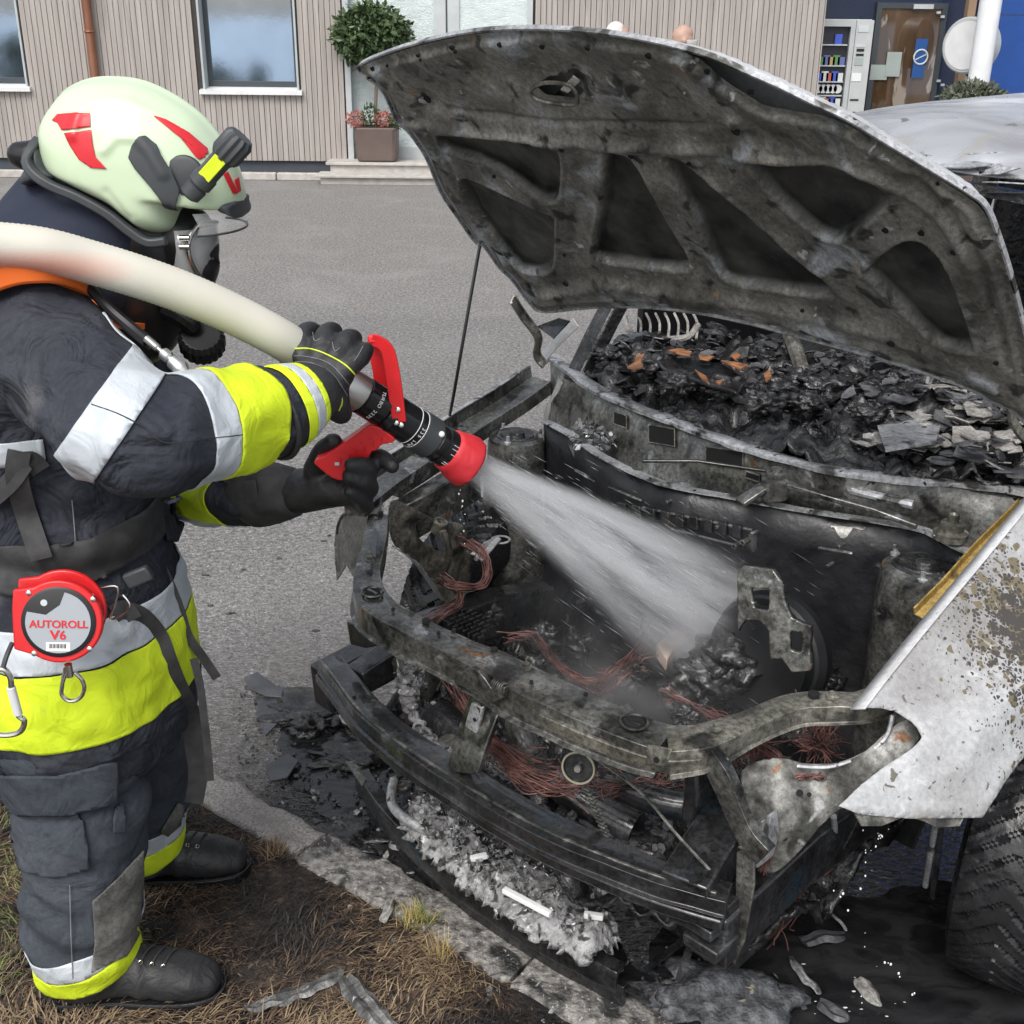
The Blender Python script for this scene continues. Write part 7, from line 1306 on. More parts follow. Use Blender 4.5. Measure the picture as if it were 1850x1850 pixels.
# helmet torch on its round mount
tq0 = htree.ray_cast(Vector(CAM), Vector(ray(333, 318)))[0]; tyy = tq0[1]-.004
mb = MB(); mb.lathe(A(tq0)+A((0, .006, 0)), (0, -1, 0.05), [(.029, 0), (.031, .004), (.029, .010), (.024, .012), (0, .012)], 32); part('torch_mount', mb, M['hgrey'], hel)
ty = tyy-.024; ta, tb_, tc_, td_ = V3(343, 352, ty), V3(360, 325, ty), V3(408, 272, ty), V3(434, 250, ty)
tor = thing('helmet_torch', 'black torch clipped to the side of the pale helmet', 'torch', ta)
tdv = nrm(A(td_)-A(ta)); TL = np.linalg.norm(A(td_)-A(ta))
mb = MB(); mb.lathe(ta, tdv, [(.010, -.004), (.016, 0), (.017, TL*.14), (.0145, TL*.16), (.0185, TL*.2), (.0185, TL*.34), (.0165, TL*.36), (.0165, TL*.62), (.019, TL*.66)], 28); part('torch_body', mb, M['hgrey'], tor)
sec = [((.021 if i % 2 else .0245)*math.cos(2*math.pi*i/24), (.021 if i % 2 else .0245)*math.sin(2*math.pi*i/24)) for i in range(24)]
mb = MB(); mb.sweep([A(ta)+tdv*TL*.66, A(ta)+tdv*TL*.72, A(ta)+tdv*TL*.98, A(ta)+tdv*TL*1.04], sec, scale=[.85, 1, 1, .8]); part('torch_head', mb, M['hgrey'], tor, bevel=.001)
side = nrm(np.cross(tdv, (0, -1, 0))); cl_ = A(ta)+tdv*TL*.50; mb = MB(); mb.box(cl_+A((0, -.0165, 0)), (.040, .003, .020), (tdv, A((0, -1, 0)), side)); part('torch_label', mb, M['yellow'], tor, bevel=.001)
# ---- breathing mask
mk = blob([[(V3(325, 430, 1.93), .062), (V3(335, 470, 1.93), .058), (V3(330, 510, 1.93), .05)]], .007, 4); msk = part('breathing_mask', mk, M['black'], ff, ang=180)
mb = MB(); n_ = 18; P_ = []
for i in range(n_+1):
    a = -1.45+2.9*i/n_
    for (x, y) in ((388, 405), (392, 440), (386, 480), (380, 510)): q = hp(x, y); P_.append((q[0]-.055*(1-math.cos(a)), HC+.07*math.sin(a), q[1]))
mb.add(P_, [(4*i+j, 4*i+4+j, 4*i+5+j, 4*i+1+j) for i in range(n_) for j in range(3)]); part('mask_visor', mb, M['maskglass'], msk, solid=.002)
ring = catmull([V3(392, 402, HC-.02), V3(362, 405, HC-.055), V3(345, 425, HC-.068), V3(340, 450, HC-.072), V3(346, 475, HC-.068), V3(360, 498, HC-.055), V3(375, 508, HC-.03)], 6)
mb = MB(); mb.tube(ring, .0038, 8); part('mask_rim', mb, M['chrome'], msk)
for y in (430, 446): mb = MB(); mb.cyl(V3(325, y, HC-.078), V3(342, y, HC-.078), .0048, 12); part('rim_clamp', mb, M['chrome'], msk)
mb = MB(); q = catmull([V3(300, 560, HC-.06), V3(330, 575, HC-.07), V3(350, 590, HC-.06)], 5); mb.tube(q, .016, 10); part('mask_strap', mb, M['gloss'], msk)
vc = A(V3(365, 617, 1.88)); va = nrm((.10, -.45, .55)); sec = [((.036 if i % 2 else .039)*math.cos(2*math.pi*i/40), (.036 if i % 2 else .039)*math.sin(2*math.pi*i/40)) for i in range(40)]
mb = MB(); mb.sweep([vc-va*.022, vc-va*.012, vc+va*.012, vc+va*.020], sec, scale=[.85, 1, 1, .82]); lv = part('demand_valve', mb, M['black'], msk, bevel=.001)
mb = MB(); mb.tube(catmull([V3(320, 560, 1.90), V3(345, 585, 1.89), tuple(vc)], 5), .018, 10); part('valve_neck', mb, M['gloss'], lv)
mb = MB(); mb.tube(catmull([tuple(vc-EZ*.015+A((.01, 0, 0))), V3(402, 650, 1.86), V3(408, 680, 1.84), V3(400, 705, 1.82)], 6), .008, 10); part('air_hose', mb, M['black'], lv)
mb = MB(); mb.tube(catmull([V3(165, 520, 1.72), V3(200, 560, 1.70), V3(240, 595, 1.68), V3(268, 618, 1.66)], 6), .0095, 10); mb.tube(catmull([V3(268, 618, 1.66), V3(275, 623, 1.66)], 3), .0095, 8); ah = part('pressure_hose', mb, M['black'], ff)
q0, q1 = A(V3(265, 612, 1.655)), A(V3(362, 695, 1.60)); dq = nrm(q1-q0); Lq = np.linalg.norm(q1-q0)
mb = MB(); mb.lathe(q0, dq, [(.006, 0), (.006, Lq*.2), (.004, Lq*.22), (.004, Lq*.3), (.0095, Lq*.32), (.0095, Lq*.42), (.007, Lq*.45), (.012, Lq*.5), (.012, Lq*.66), (.009, Lq*.7), (.006, Lq*.75), (.0075, Lq*.8), (.0075, Lq)], 16); part('hose_coupling', mb, M['chrome'], ah)
# ---- gloves
def glove(name, lofts, vox=.0045, lab=None):
    mb = blob(lofts, vox, 3, lambda p, n: .0009*noise.noise(Vector(p)*60)); g = part(name, mb, M['leather'], ff, ang=180)
    if lab: g['label'] = lab
    return g, mb
P = lambda x, y, Y: V3(x, y, Y)
GL = [[(P(545, 735, 1.72), (.045, .040)), (P(565, 705, 1.76), (.048, .038)), (P(585, 672, 1.79), (.052, .036)), (P(590, 640, 1.82), (.046, .030))],
      [(P(615, 745, 1.78), (.020, .020)), (P(600, 720, 1.77), .030), (P(590, 680, 1.78), .034)],
      [(P(548, 645, 1.80), .018), (P(545, 612, 1.83), .017), (P(560, 596, 1.87), .015), (P(580, 605, 1.91), .012)],
      [(P(578, 640, 1.79), .018), (P(588, 608, 1.82), .0175), (P(602, 598, 1.86), .015), (P(612, 615, 1.90), .012)],
      [(P(606, 645, 1.78), .018), (P(626, 615, 1.81), .017), (P(640, 612, 1.85), .014), (P(640, 632, 1.89), .012)],
      [(P(625, 668, 1.77), .0175), (P(650, 645, 1.79), .0165), (P(662, 632, 1.82), .013), (P(655, 650, 1.86), .012)],
      [(P(530, 700, 1.80), .020), (P(522, 665, 1.85), .018), (P(535, 640, 1.89), .014)]]
gN, gmN = glove('glove', GL, .0042, 'near leather glove with yellow piping'); gt = bvh(gmN)
M['piping'] = plain('yellow piping', (.62, .75, .03), .6)
def pipe_on(px, mat, r_, name, root, tree, off=.001):
    P_ = []
    for x, y in catmull(px, 8):
        h = tree.ray_cast(Vector(CAM), Vector(ray(x, y)))
        if h[0] is not None and A(h[0])[1] < 2.0: P_.append(A(h[0])-nrm(ray(x, y))*off)
    if len(P_) > 3: mb = MB(); mb.tube(P_, r_, 5); part(name, mb, mat, root)
pipe_on([(530, 630), (560, 630), (590, 640), (625, 660), (648, 685)], M['piping'], .0013, 'piping', gN, gt)
pipe_on([(514, 665), (545, 665), (580, 680), (610, 705), (618, 725), (612, 742)], M['piping'], .0013, 'piping', gN, gt)
for L_ in ([(524, 643), (560, 645), (600, 660), (638, 705)], [(520, 655), (560, 655), (600, 675), (628, 715)], [(565, 600), (568, 615), (578, 612)], [(600, 618), (605, 634), (614, 628)], [(640, 652), (648, 640), (656, 625)]): pipe_on(L_, M['greythread'], .0006, 'stitching', gN, gt, .0008)
# cuff of the near glove: yellow / silver / yellow band
ca, cb = A(fa(.90)), A(P(560, 712, 1.745)); dc = nrm(cb-ca); cuf = blob([[(tuple(ca), (.070, .070)), (tuple(lerp(ca, cb, .5)), (.066, .064)), (tuple(cb), (.054, .050))]], .006, 4, lambda p, n: .0015*noise.noise(Vector(p)*25)); cuff = part('glove_cuff', cuf, M['leather'], gN, ang=180)
Lc = np.linalg.norm(cb-ca)
for a_, b_, mt in ((.30, .52, 'yellow'), (.525, .76, 'silver'), (.765, .90, 'yellow')): band_ = shell(cuf, [(ca+dc*Lc*a_, dc), (ca+dc*Lc*b_, -dc)], .0025); part('cuff_band', band_, M[mt], gN, ang=180, solid=.001)
mb = MB(); mb.torus(ca+dc*.002, dc, .072, .005, 36, 8); part('cuff_edge', mb, M['leather'], gN)
mb = MB(); patch_on(mb, bvh(cuf), [(565, 802), (580, 797), (581, 805), (567, 812)], 2, .004); part('cuff_label', mb, M['white'], gN, solid=.001)
GF = [[(P(500, 892, 2.08), (.050, .045)), (P(560, 885, 2.05), (.050, .042)), (P(600, 880, 2.02), (.050, .038)), (P(640, 880, 2.0), (.042, .034))],
      [(P(570, 850, 2.02), .024), (P(585, 815, 1.98), .020), (P(603, 798, 1.955), .016)],
      [(P(640, 850, 2.00), .020), (P(668, 830, 1.975), .018), (P(690, 828, 1.95), .016), (P(708, 842, 1.93), .014)],
      [(P(645, 868, 1.99), .020), (P(665, 852, 1.95), .019), (P(655, 842, 1.915), .017), (P(635, 840, 1.90), .014)],
      [(P(650, 888, 1.99), .019), (P(668, 882, 1.95), .018), (P(655, 870, 1.915), .016), (P(630, 862, 1.90), .013)],
      [(P(645, 908, 2.00), .018), (P(660, 912, 1.965), .016), (P(652, 900, 1.93), .014), (P(632, 888, 1.91), .012)]]
gF, gmF = glove('glove', GF, .0045, 'far leather glove closed round the pistol grip')
mb = blob([[(P(440, 898, 2.13), .050), (P(465, 895, 2.11), .064), (P(510, 890, 2.07), .058)]], .007, 3, lambda p, n: .005*noise.noise(Vector(p)*22)-.004*abs(noise.noise(Vector(p)*35))); part('glove_cuff', mb, M['webbing'], gF, ang=180)
mb = MB(); q = [P(452, 868, 2.035), P(455, 890, 2.03), P(458, 908, 2.035)]; mb.sweep(q, [(-.011, -.002), (.011, -.002), (.011, .002), (-.011, .002)], up=(0, -1, 0)); part('cuff_strap', mb, M['webbing'], gF)
# ---- harness belt and straps
bt = shell(jm, [((-.8, 1.65, .925), nrm((.05, -.12, 1))), ((-.8, 1.65, 1.005), -nrm((.05, -.12, 1)))], .010, lambda q: q[2] < 1.15 and abs(q[0]+.8) < .30)
belt = part('harness_belt', bt, M['webbing'], ff, ang=180, solid=.006)
jt2 = bvh([jm, bt])
def strap(px, wpx, name, mat=None, off=.010, th=.003, root=ff, tree=None, Yfree=None):
    C_ = catmull(px, 6); P_ = []; last = None
    for x, y in C_:
        h = (tree or jt2).ray_cast(Vector(CAM), Vector(ray(x, y)))
        if Yfree is not None: p = Py(x, y, Yfree)
        elif h[0] is not None and h[0][1] < 2.15: p = A(h[0])-nrm(ray(x, y))*off; last = p
        elif last is not None: p = Py(x, y, last[1])
        else: continue
        P_.append(p)
    P_ = np.array(P_)
    for _ in range(3): P_[1:-1] = (P_[:-2]+P_[2:]+2*P_[1:-1])/4
    w_ = wpx/FPX*((P_[0]-CAM)@fwd)/2; mb = MB(); mb.sweep(P_, [(-w_, -th/2), (w_, -th/2), (w_, th/2), (-w_, th/2)], up=(.25, -1, .35)); return part(name, mb, mat or M['webbing'], root)
strap([(35, 815), (30, 860), (45, 920), (60, 965), (75, 1010)], 40, 'harness_strap'); strap([(-20, 905), (20, 870), (50, 830), (75, 850)], 34, 'harness_strap')
strap([(225, 1105), (255, 1115), (285, 1150), (300, 1190), (320, 1240), (345, 1290), (350, 1340), (358, 1400), (350, 1450)], 38, 'harness_strap')
strap([(278, 1000), (300, 1040), (325, 1100), (340, 1150), (365, 1185), (392, 1225)], 17, 'strap_tail', Yfree=1.88)
strap([(350, 1190), (362, 1240), (368, 1290), (375, 1350), (380, 1410)], 14, 'strap_tail', Yfree=1.80)
bk = A(P(250, 1042, 1.66)); mb = MB(); mb.box(bk, (.045, .014, .026), (nrm((1, 0, .45)), A((0, 1, 0)), nrm((-.45, 0, 1)))); bu_ = part('buckle', mb, M['hgrey'], belt, bevel=.004)
mb = MB(); mb.tube(catmull([P(183, 1062, 1.645), P(212, 1060, 1.64), P(208, 1090, 1.64), P(200, 1118, 1.64), P(225, 1108, 1.64), P(234, 1092, 1.64), P(222, 1075, 1.645)], 5), .0022, 7); part('d_ring', mb, M['chrome'], belt)
strap([(205, 1110), (225, 1100), (240, 1120)], 34, 'belt_webbing')
# ---- self-retracting reel on the belt
rc = A(P(108, 1122, 1.60)); rx = nrm((1, .02, -.04)); rn = nrm(-ray(108, 1122)*.5+A((0, -1, .15))); ru = nrm(np.cross(rn, rx)); rx = np.cross(ru, rn); R1 = .066
reel = thing('fall_arrest_reel', 'round red retractable reel with a grey face hanging on the belt', 'safety reel', rc-ru*.07)
mb = MB(); pts = [rc+rx*R1*math.cos(a)*1.0+ru*R1*math.sin(a)*1.0 for a in np.linspace(math.radians(-125), math.radians(125), 36)]+[rc-rx*.068+ru*.050, rc-rx*.070+ru*.02, rc-rx*.068-ru*.045]
mb.prism([p-rn*.010 for p in pts], rn*.016); part('front_plate', mb, M['red'], reel, bevel=.003)
mb = MB(); mb.prism([p+rx*(-.002)+ru*.010-rn*.040 for p in pts], rn*.010); part('back_plate', mb, M['red'], reel, bevel=.003)
mb = MB(); mb.lathe(rc-rn*.034, rn, [(.050, 0), (.050, .026)], 36); part('drum', mb, M['black'], reel)
mb = MB(); mb.lathe(rc+rn*.006, rn, [(.056, 0), (.056, .002), (.052, .0035), (0, .0036)], 48); fc = part('face', mb, M['black'], reel)
mb = MB(); n_ = 40; arc = [rc+rn*.0102+rx*.049*math.cos(a)+ru*.049*math.sin(a) for a in np.linspace(math.radians(-200), math.radians(78), 40)]; arc += [rc+rn*.0102+rx*.003+ru*.028, rc+rn*.0102-rx*.018+ru*.012]
mb.prism(arc, rn*.0006); part('grey_sticker', mb, plain('grey sticker', (.34, .37, .40), .4), reel)
text('AUTOROLL', .0165, rc+rn*.0112-ru*.003+rx*.001, rx, ru, M['hred'], reel, sx=1.02, bold=.0003); text('V', .020, rc+rn*.0112-ru*.0205-rx*.005, rx, ru, M['hred'], reel, sx=1.1, bold=.0006); text('6', .020, rc+rn*.0112-ru*.0205+rx*.007, rx, ru, M['hred'], reel, bold=.0003)
text('COMMAND', .0060, rc+rn*.0104+ru*.0215-rx*.020, rx, ru, M['hred'], reel) if 0 else None
mb = MB(); mb.lathe(rc+rn*.0098+ru*.031-rx*.021, rn, [(.0052, 0), (.0052, .0006), (0, .0007)], 20); part('round_logo', mb, M['pale'], reel)
mb = MB(); mb.box(rc+rn*.011-ru*.0385, (.036, .014, .0006), (rx, ru, rn)); part('barcode_label', mb, M['white'], reel, smooth=False)
mb = MB(); xx = -.0135
for k in range(15): w_ = (.0005, .001, .0014)[(k*7) % 3]; mb.box(rc+rn*.0115-ru*.0375+rx*xx, (w_, .007, .0003), (rx, ru, rn)); xx += w_/2+.0013
part('barcode', mb, M['black'], reel, smooth=False)
for a in (.62, -.75, 2.35, -2.2): mb = MB(); mb.lathe(rc+rn*.006+rx*.062*math.cos(a)*1.02+ru*.062*math.sin(a)*1.02, rn, [(.0042, 0), (.0042, .001), (.003, .0018), (0, .002)], 14); part('screw', mb, M['chrome'], reel)
# snap hook and carabiner
def wireloop(px, Y, r_, name, mat): mb = MB(); q = catmull([P(x, y, Y) for x, y in px], 6); mb.tube(q, r_, 8); return mb
hk = thing('snap_hook', 'small silver snap hook hanging under the red reel', 'snap hook', P(130, 1262, 1.58)); part('hook', wireloop([(118, 1208), (112, 1240), (112, 1255), (125, 1266), (143, 1262), (152, 1245), (148, 1228), (135, 1215)], 1.58, .0035, '', 0), M['chrome'], hk)
mb = MB(); mb.cyl(P(123, 1200, 1.58), P(126, 1222, 1.58), .006, 12); part('swivel', mb, M['chrome'], hk); mb = MB(); mb.tube([P(113, 1240, 1.578), P(120, 1216, 1.578)], .002, 6); part('gate', mb, M['chrome'], hk)
cbn = thing('carabiner', 'large grey screw carabiner at the left edge over the yellow band', 'carabiner', P(10, 1325, 1.56)); part('loop', wireloop([(-10, 1215), (5, 1208), (18, 1222), (22, 1250), (32, 1290), (44, 1302), (36, 1322), (10, 1328), (-15, 1322), (-28, 1300), (-20, 1240), (-10, 1215)], 1.56, .0048, '', 0), M['chrome'], cbn)
mb = MB(); mb.cyl(P(20, 1242, 1.56), P(33, 1290, 1.56), .007, 14); part('screw_sleeve', mb, M['sill'], cbn); mb = MB(); mb.tube(catmull([P(22, 1162, 1.59), P(12, 1185, 1.57), P(5, 1208, 1.56)], 5), .004, 8); part('cord', mb, M['hgrey'], cbn)
# ================================================================== HOSE AND NOZZLE
hc = [(-120, 450, 1.60), (-60, 442, 1.62), (0, 443, 1.64), (80, 452, 1.66), (168, 475, 1.69), (260, 503, 1.715), (335, 530, 1.74), (420, 567, 1.775), (503, 610, 1.81), (560, 648, 1.855), (610, 682, 1.895)]
hq = catmull([P(*q) for q in hc], 8); hose = thing('fire_hose', 'thick white ribbed fire hose running over the firefighter\'s shoulder', 'hose', hq[0])
# the hose goes on behind him down to the ground
back = catmull([tuple(hq[0]), (-1.15, 1.62, 1.40), (-1.55, 1.75, 1.05), (-1.85, 2.0, .45), (-2.1, 2.5, .05), (-2.6, 3.6, .035), (-3.6, 5.0, .035)], 10)
hall = np.vstack([back[::-1][:-1], hq]); mb = MB(); L_ = np.r_[0, np.cumsum(np.linalg.norm(np.diff(hall, axis=0), axis=1))]; t_ = np.arange(0, L_[-1], .0034) ; hp3 = np.c_[[np.interp(t_, L_, hall[:, k]) for k in range(3)]].T
for _ in range(6): hp3[1:-1] = (hp3[:-2]+hp3[2:]+2*hp3[1:-1])/4
near_cam = hp3[:, 2] > 0
mb.tube(hp3, [.0314 if i % 2 else .0322 for i in range(len(hp3))], 32)
M['hosem'] = grunge('cream woven hose', [(.3, (.55, .53, .46)), (.7, (.68, .66, .58))], 3, (.6, .75), 0, bump=.3, bscale=200, bdist=.001)
def stain(m, c, rad, col, amt=.75):
    n = m.node_tree; N = n.nodes; L = n.links; b = [x for x in N if x.type == 'BSDF_PRINCIPLED'][0]; tc = N.new('ShaderNodeTexCoord'); mp = N.new('ShaderNodeMapping'); mp.vector_type = 'TEXTURE'; mp.inputs['Location'].default_value = tuple(c); mp.inputs['Scale'].default_value = rad; L.new(tc.outputs['Object'], mp.inputs[0])
    ln = N.new('ShaderNodeVectorMath'); ln.operation = 'LENGTH'; L.new(mp.outputs[0], ln.inputs[0]); r = N.new('ShaderNodeMapRange'); r.inputs['From Min'].default_value = .2; r.inputs['From Max'].default_value = 1; r.inputs['To Min'].default_value = amt; r.inputs['To Max'].default_value = 0; L.new(ln.outputs['Value'], r.inputs[0])
    mx = N.new('ShaderNodeMix'); mx.data_type = 'RGBA'; L.new(r.outputs[0], mx.inputs[0]); L.new(b.inputs['Base Color'].links[0].from_socket, mx.inputs[6]); mx.inputs[7].default_value = (*col, 1); L.new(mx.outputs[2], b.inputs['Base Color'])
stain(M['hosem'], A(P(10, 505, 1.60))-A(hose.location), (.23, .12, .042), (.75, .12, .05), .8)
part('hose_tube', mb, M['hosem'], hose, ang=180)
# nozzle
n0, n1 = A(P(628, 697, 1.915)), A(P(842, 832, 2.02)); nd = nrm(n1-n0); NLg = np.linalg.norm(n1-n0)
noz = thing('hose_nozzle', 'black and red pistol-grip fire nozzle held over the engine bay', 'nozzle', n0); T = lambda t: NLg*t
def ns(px, py):                                       # position along the axis of a pixel
    return None
mb = MB(); mb.lathe(n0, nd, [(.028, T(-.06)), (.033, T(-.02)), (.033, T(.10)), (.028, T(.115))], 40); part('coupling', mb, plain('brushed aluminium', (.50, .49, .46), .35, .9), noz)
mb = MB(); mb.lathe(n0, nd, [(.028, T(.10)), (.034, T(.115)), (.034, T(.27)), (.029, T(.285)), (.027, T(.30)), (.030, T(.315)), (.036, T(.34)), (.036, T(.50)), (.034, T(.51)), (.034, T(.515)), (.036, T(.52)), (.036, T(.555)), (.0345, T(.56))], 44); nb = part('valve_body', mb, M['gloss'], noz)
mb = MB(); mb.lathe(n0, nd, [(.034, T(.56)), (.039, T(.565)), (.039, T(.685)), (.034, T(.70))], 44); rg = part('flow_ring', mb, M['hgrey'], noz)
mb = MB(); mb.lathe(n0, nd, [(.033, T(.70)), (.035, T(.71)), (.035, T(.74)), (.033, T(.745)), (.033, T(.76)), (.036, T(.765)), (.036, T(.86))], 44); tp = part('spray_sleeve', mb, M['gloss'], noz)
mb = MB(); mb.lathe(n0, nd, [(.036, T(.83)), (.040, T(.84)), (.041, T(.87)), (.047, T(.93)), (.050, T(1.0)), (.049, T(1.02)), (.044, T(1.025)), (.036, T(1.0)), (.030, T(.93)), (0, T(.93))], 48)
mb.v = [tuple(A(v)+.0022*A(noise.noise_vector(Vector(v)*38))) for v in mb.v]; part('rubber_bumper', mb, M['redrub'], noz, ang=70)
for tt_ in (.505, .56): mb = MB(); mb.torus(n0+nd*T(tt_), nd, .0362, .0008, 44, 5); part('white_ring', mb, M['white'], rg)
# camera-facing side direction of the barrel
vn = -ray(740, 760); vn = nrm(vn-nd*(vn@nd)); vs_ = np.cross(nd, vn); vs_ = vs_ if vs_[2] > 0 else -vs_
def on_barrel(t, ang, R_): a = math.radians(ang); return n0+nd*T(t)+(vn*math.cos(a)+vs_*math.sin(a))*R_
def barrel_text(s, size, t, ang0, R_, step):
    for i, ch in enumerate(s):
        if ch == ' ': continue
        a = ang0-i*step; p = on_barrel(t, a, R_); nn = nrm(p-(n0+nd*T(t))); text(ch, size, p+nn*.0008, nrm(np.cross(nd, nn)) if np.cross(nd, nn)[2] < 0 else -nrm(np.cross(nd, nn)), nd if 1 else -nd, M['white'], nb, ext=.0003)
barrel_text('TURBO 2235', .0095, .19, 42, .034, 10.5); barrel_text('235 LPM', .0085, .535, 10, .0362, 11)
for a, t0, t1 in ((20, .79, .84), (8, .79, .84), (-8, .80, .83), (-40, .80, .84), (-48, .80, .835)): mb = MB(); mb.tube([on_barrel(t0, a, .0365), on_barrel(t1, a, .0365)], .0006, 4); part('pattern_mark', mb, M['white'], tp)
p = on_barrel(.665, 25, .039); mb = MB(); mb.lump(p, .006, amp=0, sub=2); part('index_button', mb, M['white'], rg)
# bale handle: two cheeks and a cross bar
nY = A((0, 1, 0)); piv = n0+nd*T(.42)
for s in (-1, 1):
    Yc = 1.965+s*.042
    q = catmull([P(722, 762, Yc-.0), P(716, 720, Yc), P(708, 665, Yc), P(700, 632, Yc), P(685, 618, Yc), P(672, 614, Yc)], 6) if s < 0 else catmull([P(712, 750, Yc), P(692, 700, Yc), P(684, 660, Yc), P(676, 632, Yc), P(668, 620, Yc)], 6)
    mb = MB(); mb.sweep(q, [(-.0035, -.0115), (.0035, -.0115), (.0035, .0115), (-.0035, .0115)], up=(1, 0, .35), scale=[1.0+.1*math.sin(i*.2) for i in range(len(q))]); hl = part('bale_handle', mb, M['red'], noz, bevel=.003)
    if s < 0:
        for x, y in ((719, 740), (716, 764), (725, 768)): mb = MB(); mb.lathe(P(x, y, Yc-.004), (0, -1, .25), [(.0042, 0), (.0042, .0015), (.002, .0022), (0, .0022)], 12); part('rivet', mb, M['chrome'], hl)
mb = MB(); mb.sweep([P(676, 614, 1.920), P(676, 614, 1.965), P(678, 616, 2.01)], [(-.012, -.006), (.012, -.006), (.014, .004), (.006, .009), (-.010, .009)], up=(0, 0, 1)); part('handle_bar', mb, M['red'], noz, bevel=.003)
# pistol grip with finger ridges
gy = 1.945; gp = [(668, 768), (690, 775), (712, 792), (708, 800), (690, 804), (680, 814), (672, 816), (664, 828), (654, 828), (644, 838), (634, 838), (626, 848), (620, 856), (620, 868), (600, 864), (572, 842), (568, 834), (590, 822), (622, 800), (650, 780)]
mb = MB(); g_ = catmull([P(x, y, gy-.016) for x, y in gp], 3, True); mb.prism(g_, A((0, .034, 0))); grp = part('pistol_grip', mb, M['red'], noz, bevel=.007, seg=4)
for k in range(6): x, y = 688-k*15, 790+k*8; mb = MB(); mb.tube(catmull([P(x-8, y-6, gy-.0165), P(x+2, y-2, gy-.018), P(x+1, y+9, gy-.0165)], 4), .0009, 5); part('grip_ridge', mb, M['hred'], grp)
mb = MB(); mb.box(P(609, 838, gy-.0175), (.008, .001, .006)); part('grip_badge', mb, M['pale'], grp, smooth=False)
# ---- the water itself
w0 = n1-nd*.0; w1 = A(Pz(1330, 1150, .50)); wd = nrm(w1-w0); WLn = np.linalg.norm(w1-w0)
def spraymat():
    m = bpy.data.materials.new('water mist'); m.use_nodes = True; n = m.node_tree; N = n.nodes; L = n.links; N.clear(); out = N.new('ShaderNodeOutputMaterial'); v = N.new('ShaderNodeVolumePrincipled'); L.new(v.outputs[0], out.inputs['Volume'])
    v.inputs['Color'].default_value = (.97, .98, 1, 1); v.inputs['Anisotropy'].default_value = .2
    tc = N.new('ShaderNodeTexCoord'); sp = N.new('ShaderNodeSeparateXYZ'); L.new(tc.outputs['Object'], sp.inputs[0])
    def math_(op, a, b=None, c=None):
        k = N.new('ShaderNodeMath'); k.operation = op
        for i, q in enumerate((a, b, c)):
            if q is None: continue
            if isinstance(q, (int, float)): k.inputs[i].default_value = q
            else: L.new(q, k.inputs[i])
        return k.outputs[0]
    z = math_('MAXIMUM', sp.outputs[2], .02); R_ = math_('MULTIPLY_ADD', z, SPR, .030)
    xn = math_('DIVIDE', sp.outputs[0], R_); yn = math_('DIVIDE', sp.outputs[1], R_); cb = N.new('ShaderNodeCombineXYZ'); L.new(xn, cb.inputs[0]); L.new(yn, cb.inputs[1]); L.new(math_('MULTIPLY', z, 1.2), cb.inputs[2])
    r2 = math_('ADD', math_('MULTIPLY', xn, xn), math_('MULTIPLY', yn, yn)); rad = math_('SQRT', r2); fall = math_('POWER', math_('MAXIMUM', math_('SUBTRACT', 1, rad), 0), 1.8)
    t = N.new('ShaderNodeTexNoise'); t.inputs['Scale'].default_value = 2.1; t.inputs['Detail'].default_value = 5; t.inputs['Roughness'].default_value = .62; L.new(cb.outputs[0], t.inputs[0])
    r = N.new('ShaderNodeMapRange'); r.inputs['From Min'].default_value = .44; r.inputs['From Max'].default_value = .66; L.new(t.outputs['Fac'], r.inputs[0])
    t2 = N.new('ShaderNodeTexNoise'); t2.inputs['Scale'].default_value = 9; t2.inputs['Detail'].default_value = 4; L.new(cb.outputs[0], t2.inputs[0])
    st = math_('MULTIPLY_ADD', r.outputs[0], 1.4, .05); st = math_('MULTIPLY', st, math_('MULTIPLY_ADD', t2.outputs['Fac'], 1.4, .3))
    dn = math_('DIVIDE', DEN, math_('MULTIPLY', R_, 1.0)); dn = math_('MULTIPLY', dn, math_('MULTIPLY', st, fall)); end = math_('MAXIMUM', math_('SUBTRACT', 1, math_('POWER', math_('DIVIDE', z, WLn+.12), 4)), 0); L.new(math_('MULTIPLY', math_('MULTIPLY', dn, end), math_('MINIMUM', math_('DIVIDE', math_('MAXIMUM', sp.outputs[2], 0), .02), 1)), v.inputs['Density']); return m
SPR = .195; DEN = 15
zax = wd; xax = nrm(np.cross(A((0, 0, 1)), zax)); yax = np.cross(zax, xax)
mb = MB(); mb.lathe((0, 0, 0), (0, 0, 1), [(.030, -.005), (.030+SPR*(WLn+.1), WLn+.1)], 40)
o = part('water_spray', mb, spraymat(), None); o.matrix_world = Matrix([[xax[i], yax[i], zax[i], w0[i]] for i in range(3)]+[[0, 0, 0, 1]]); tag(o, 'white fan of water blasting from the nozzle into the engine bay', 'water spray', kind='stuff')
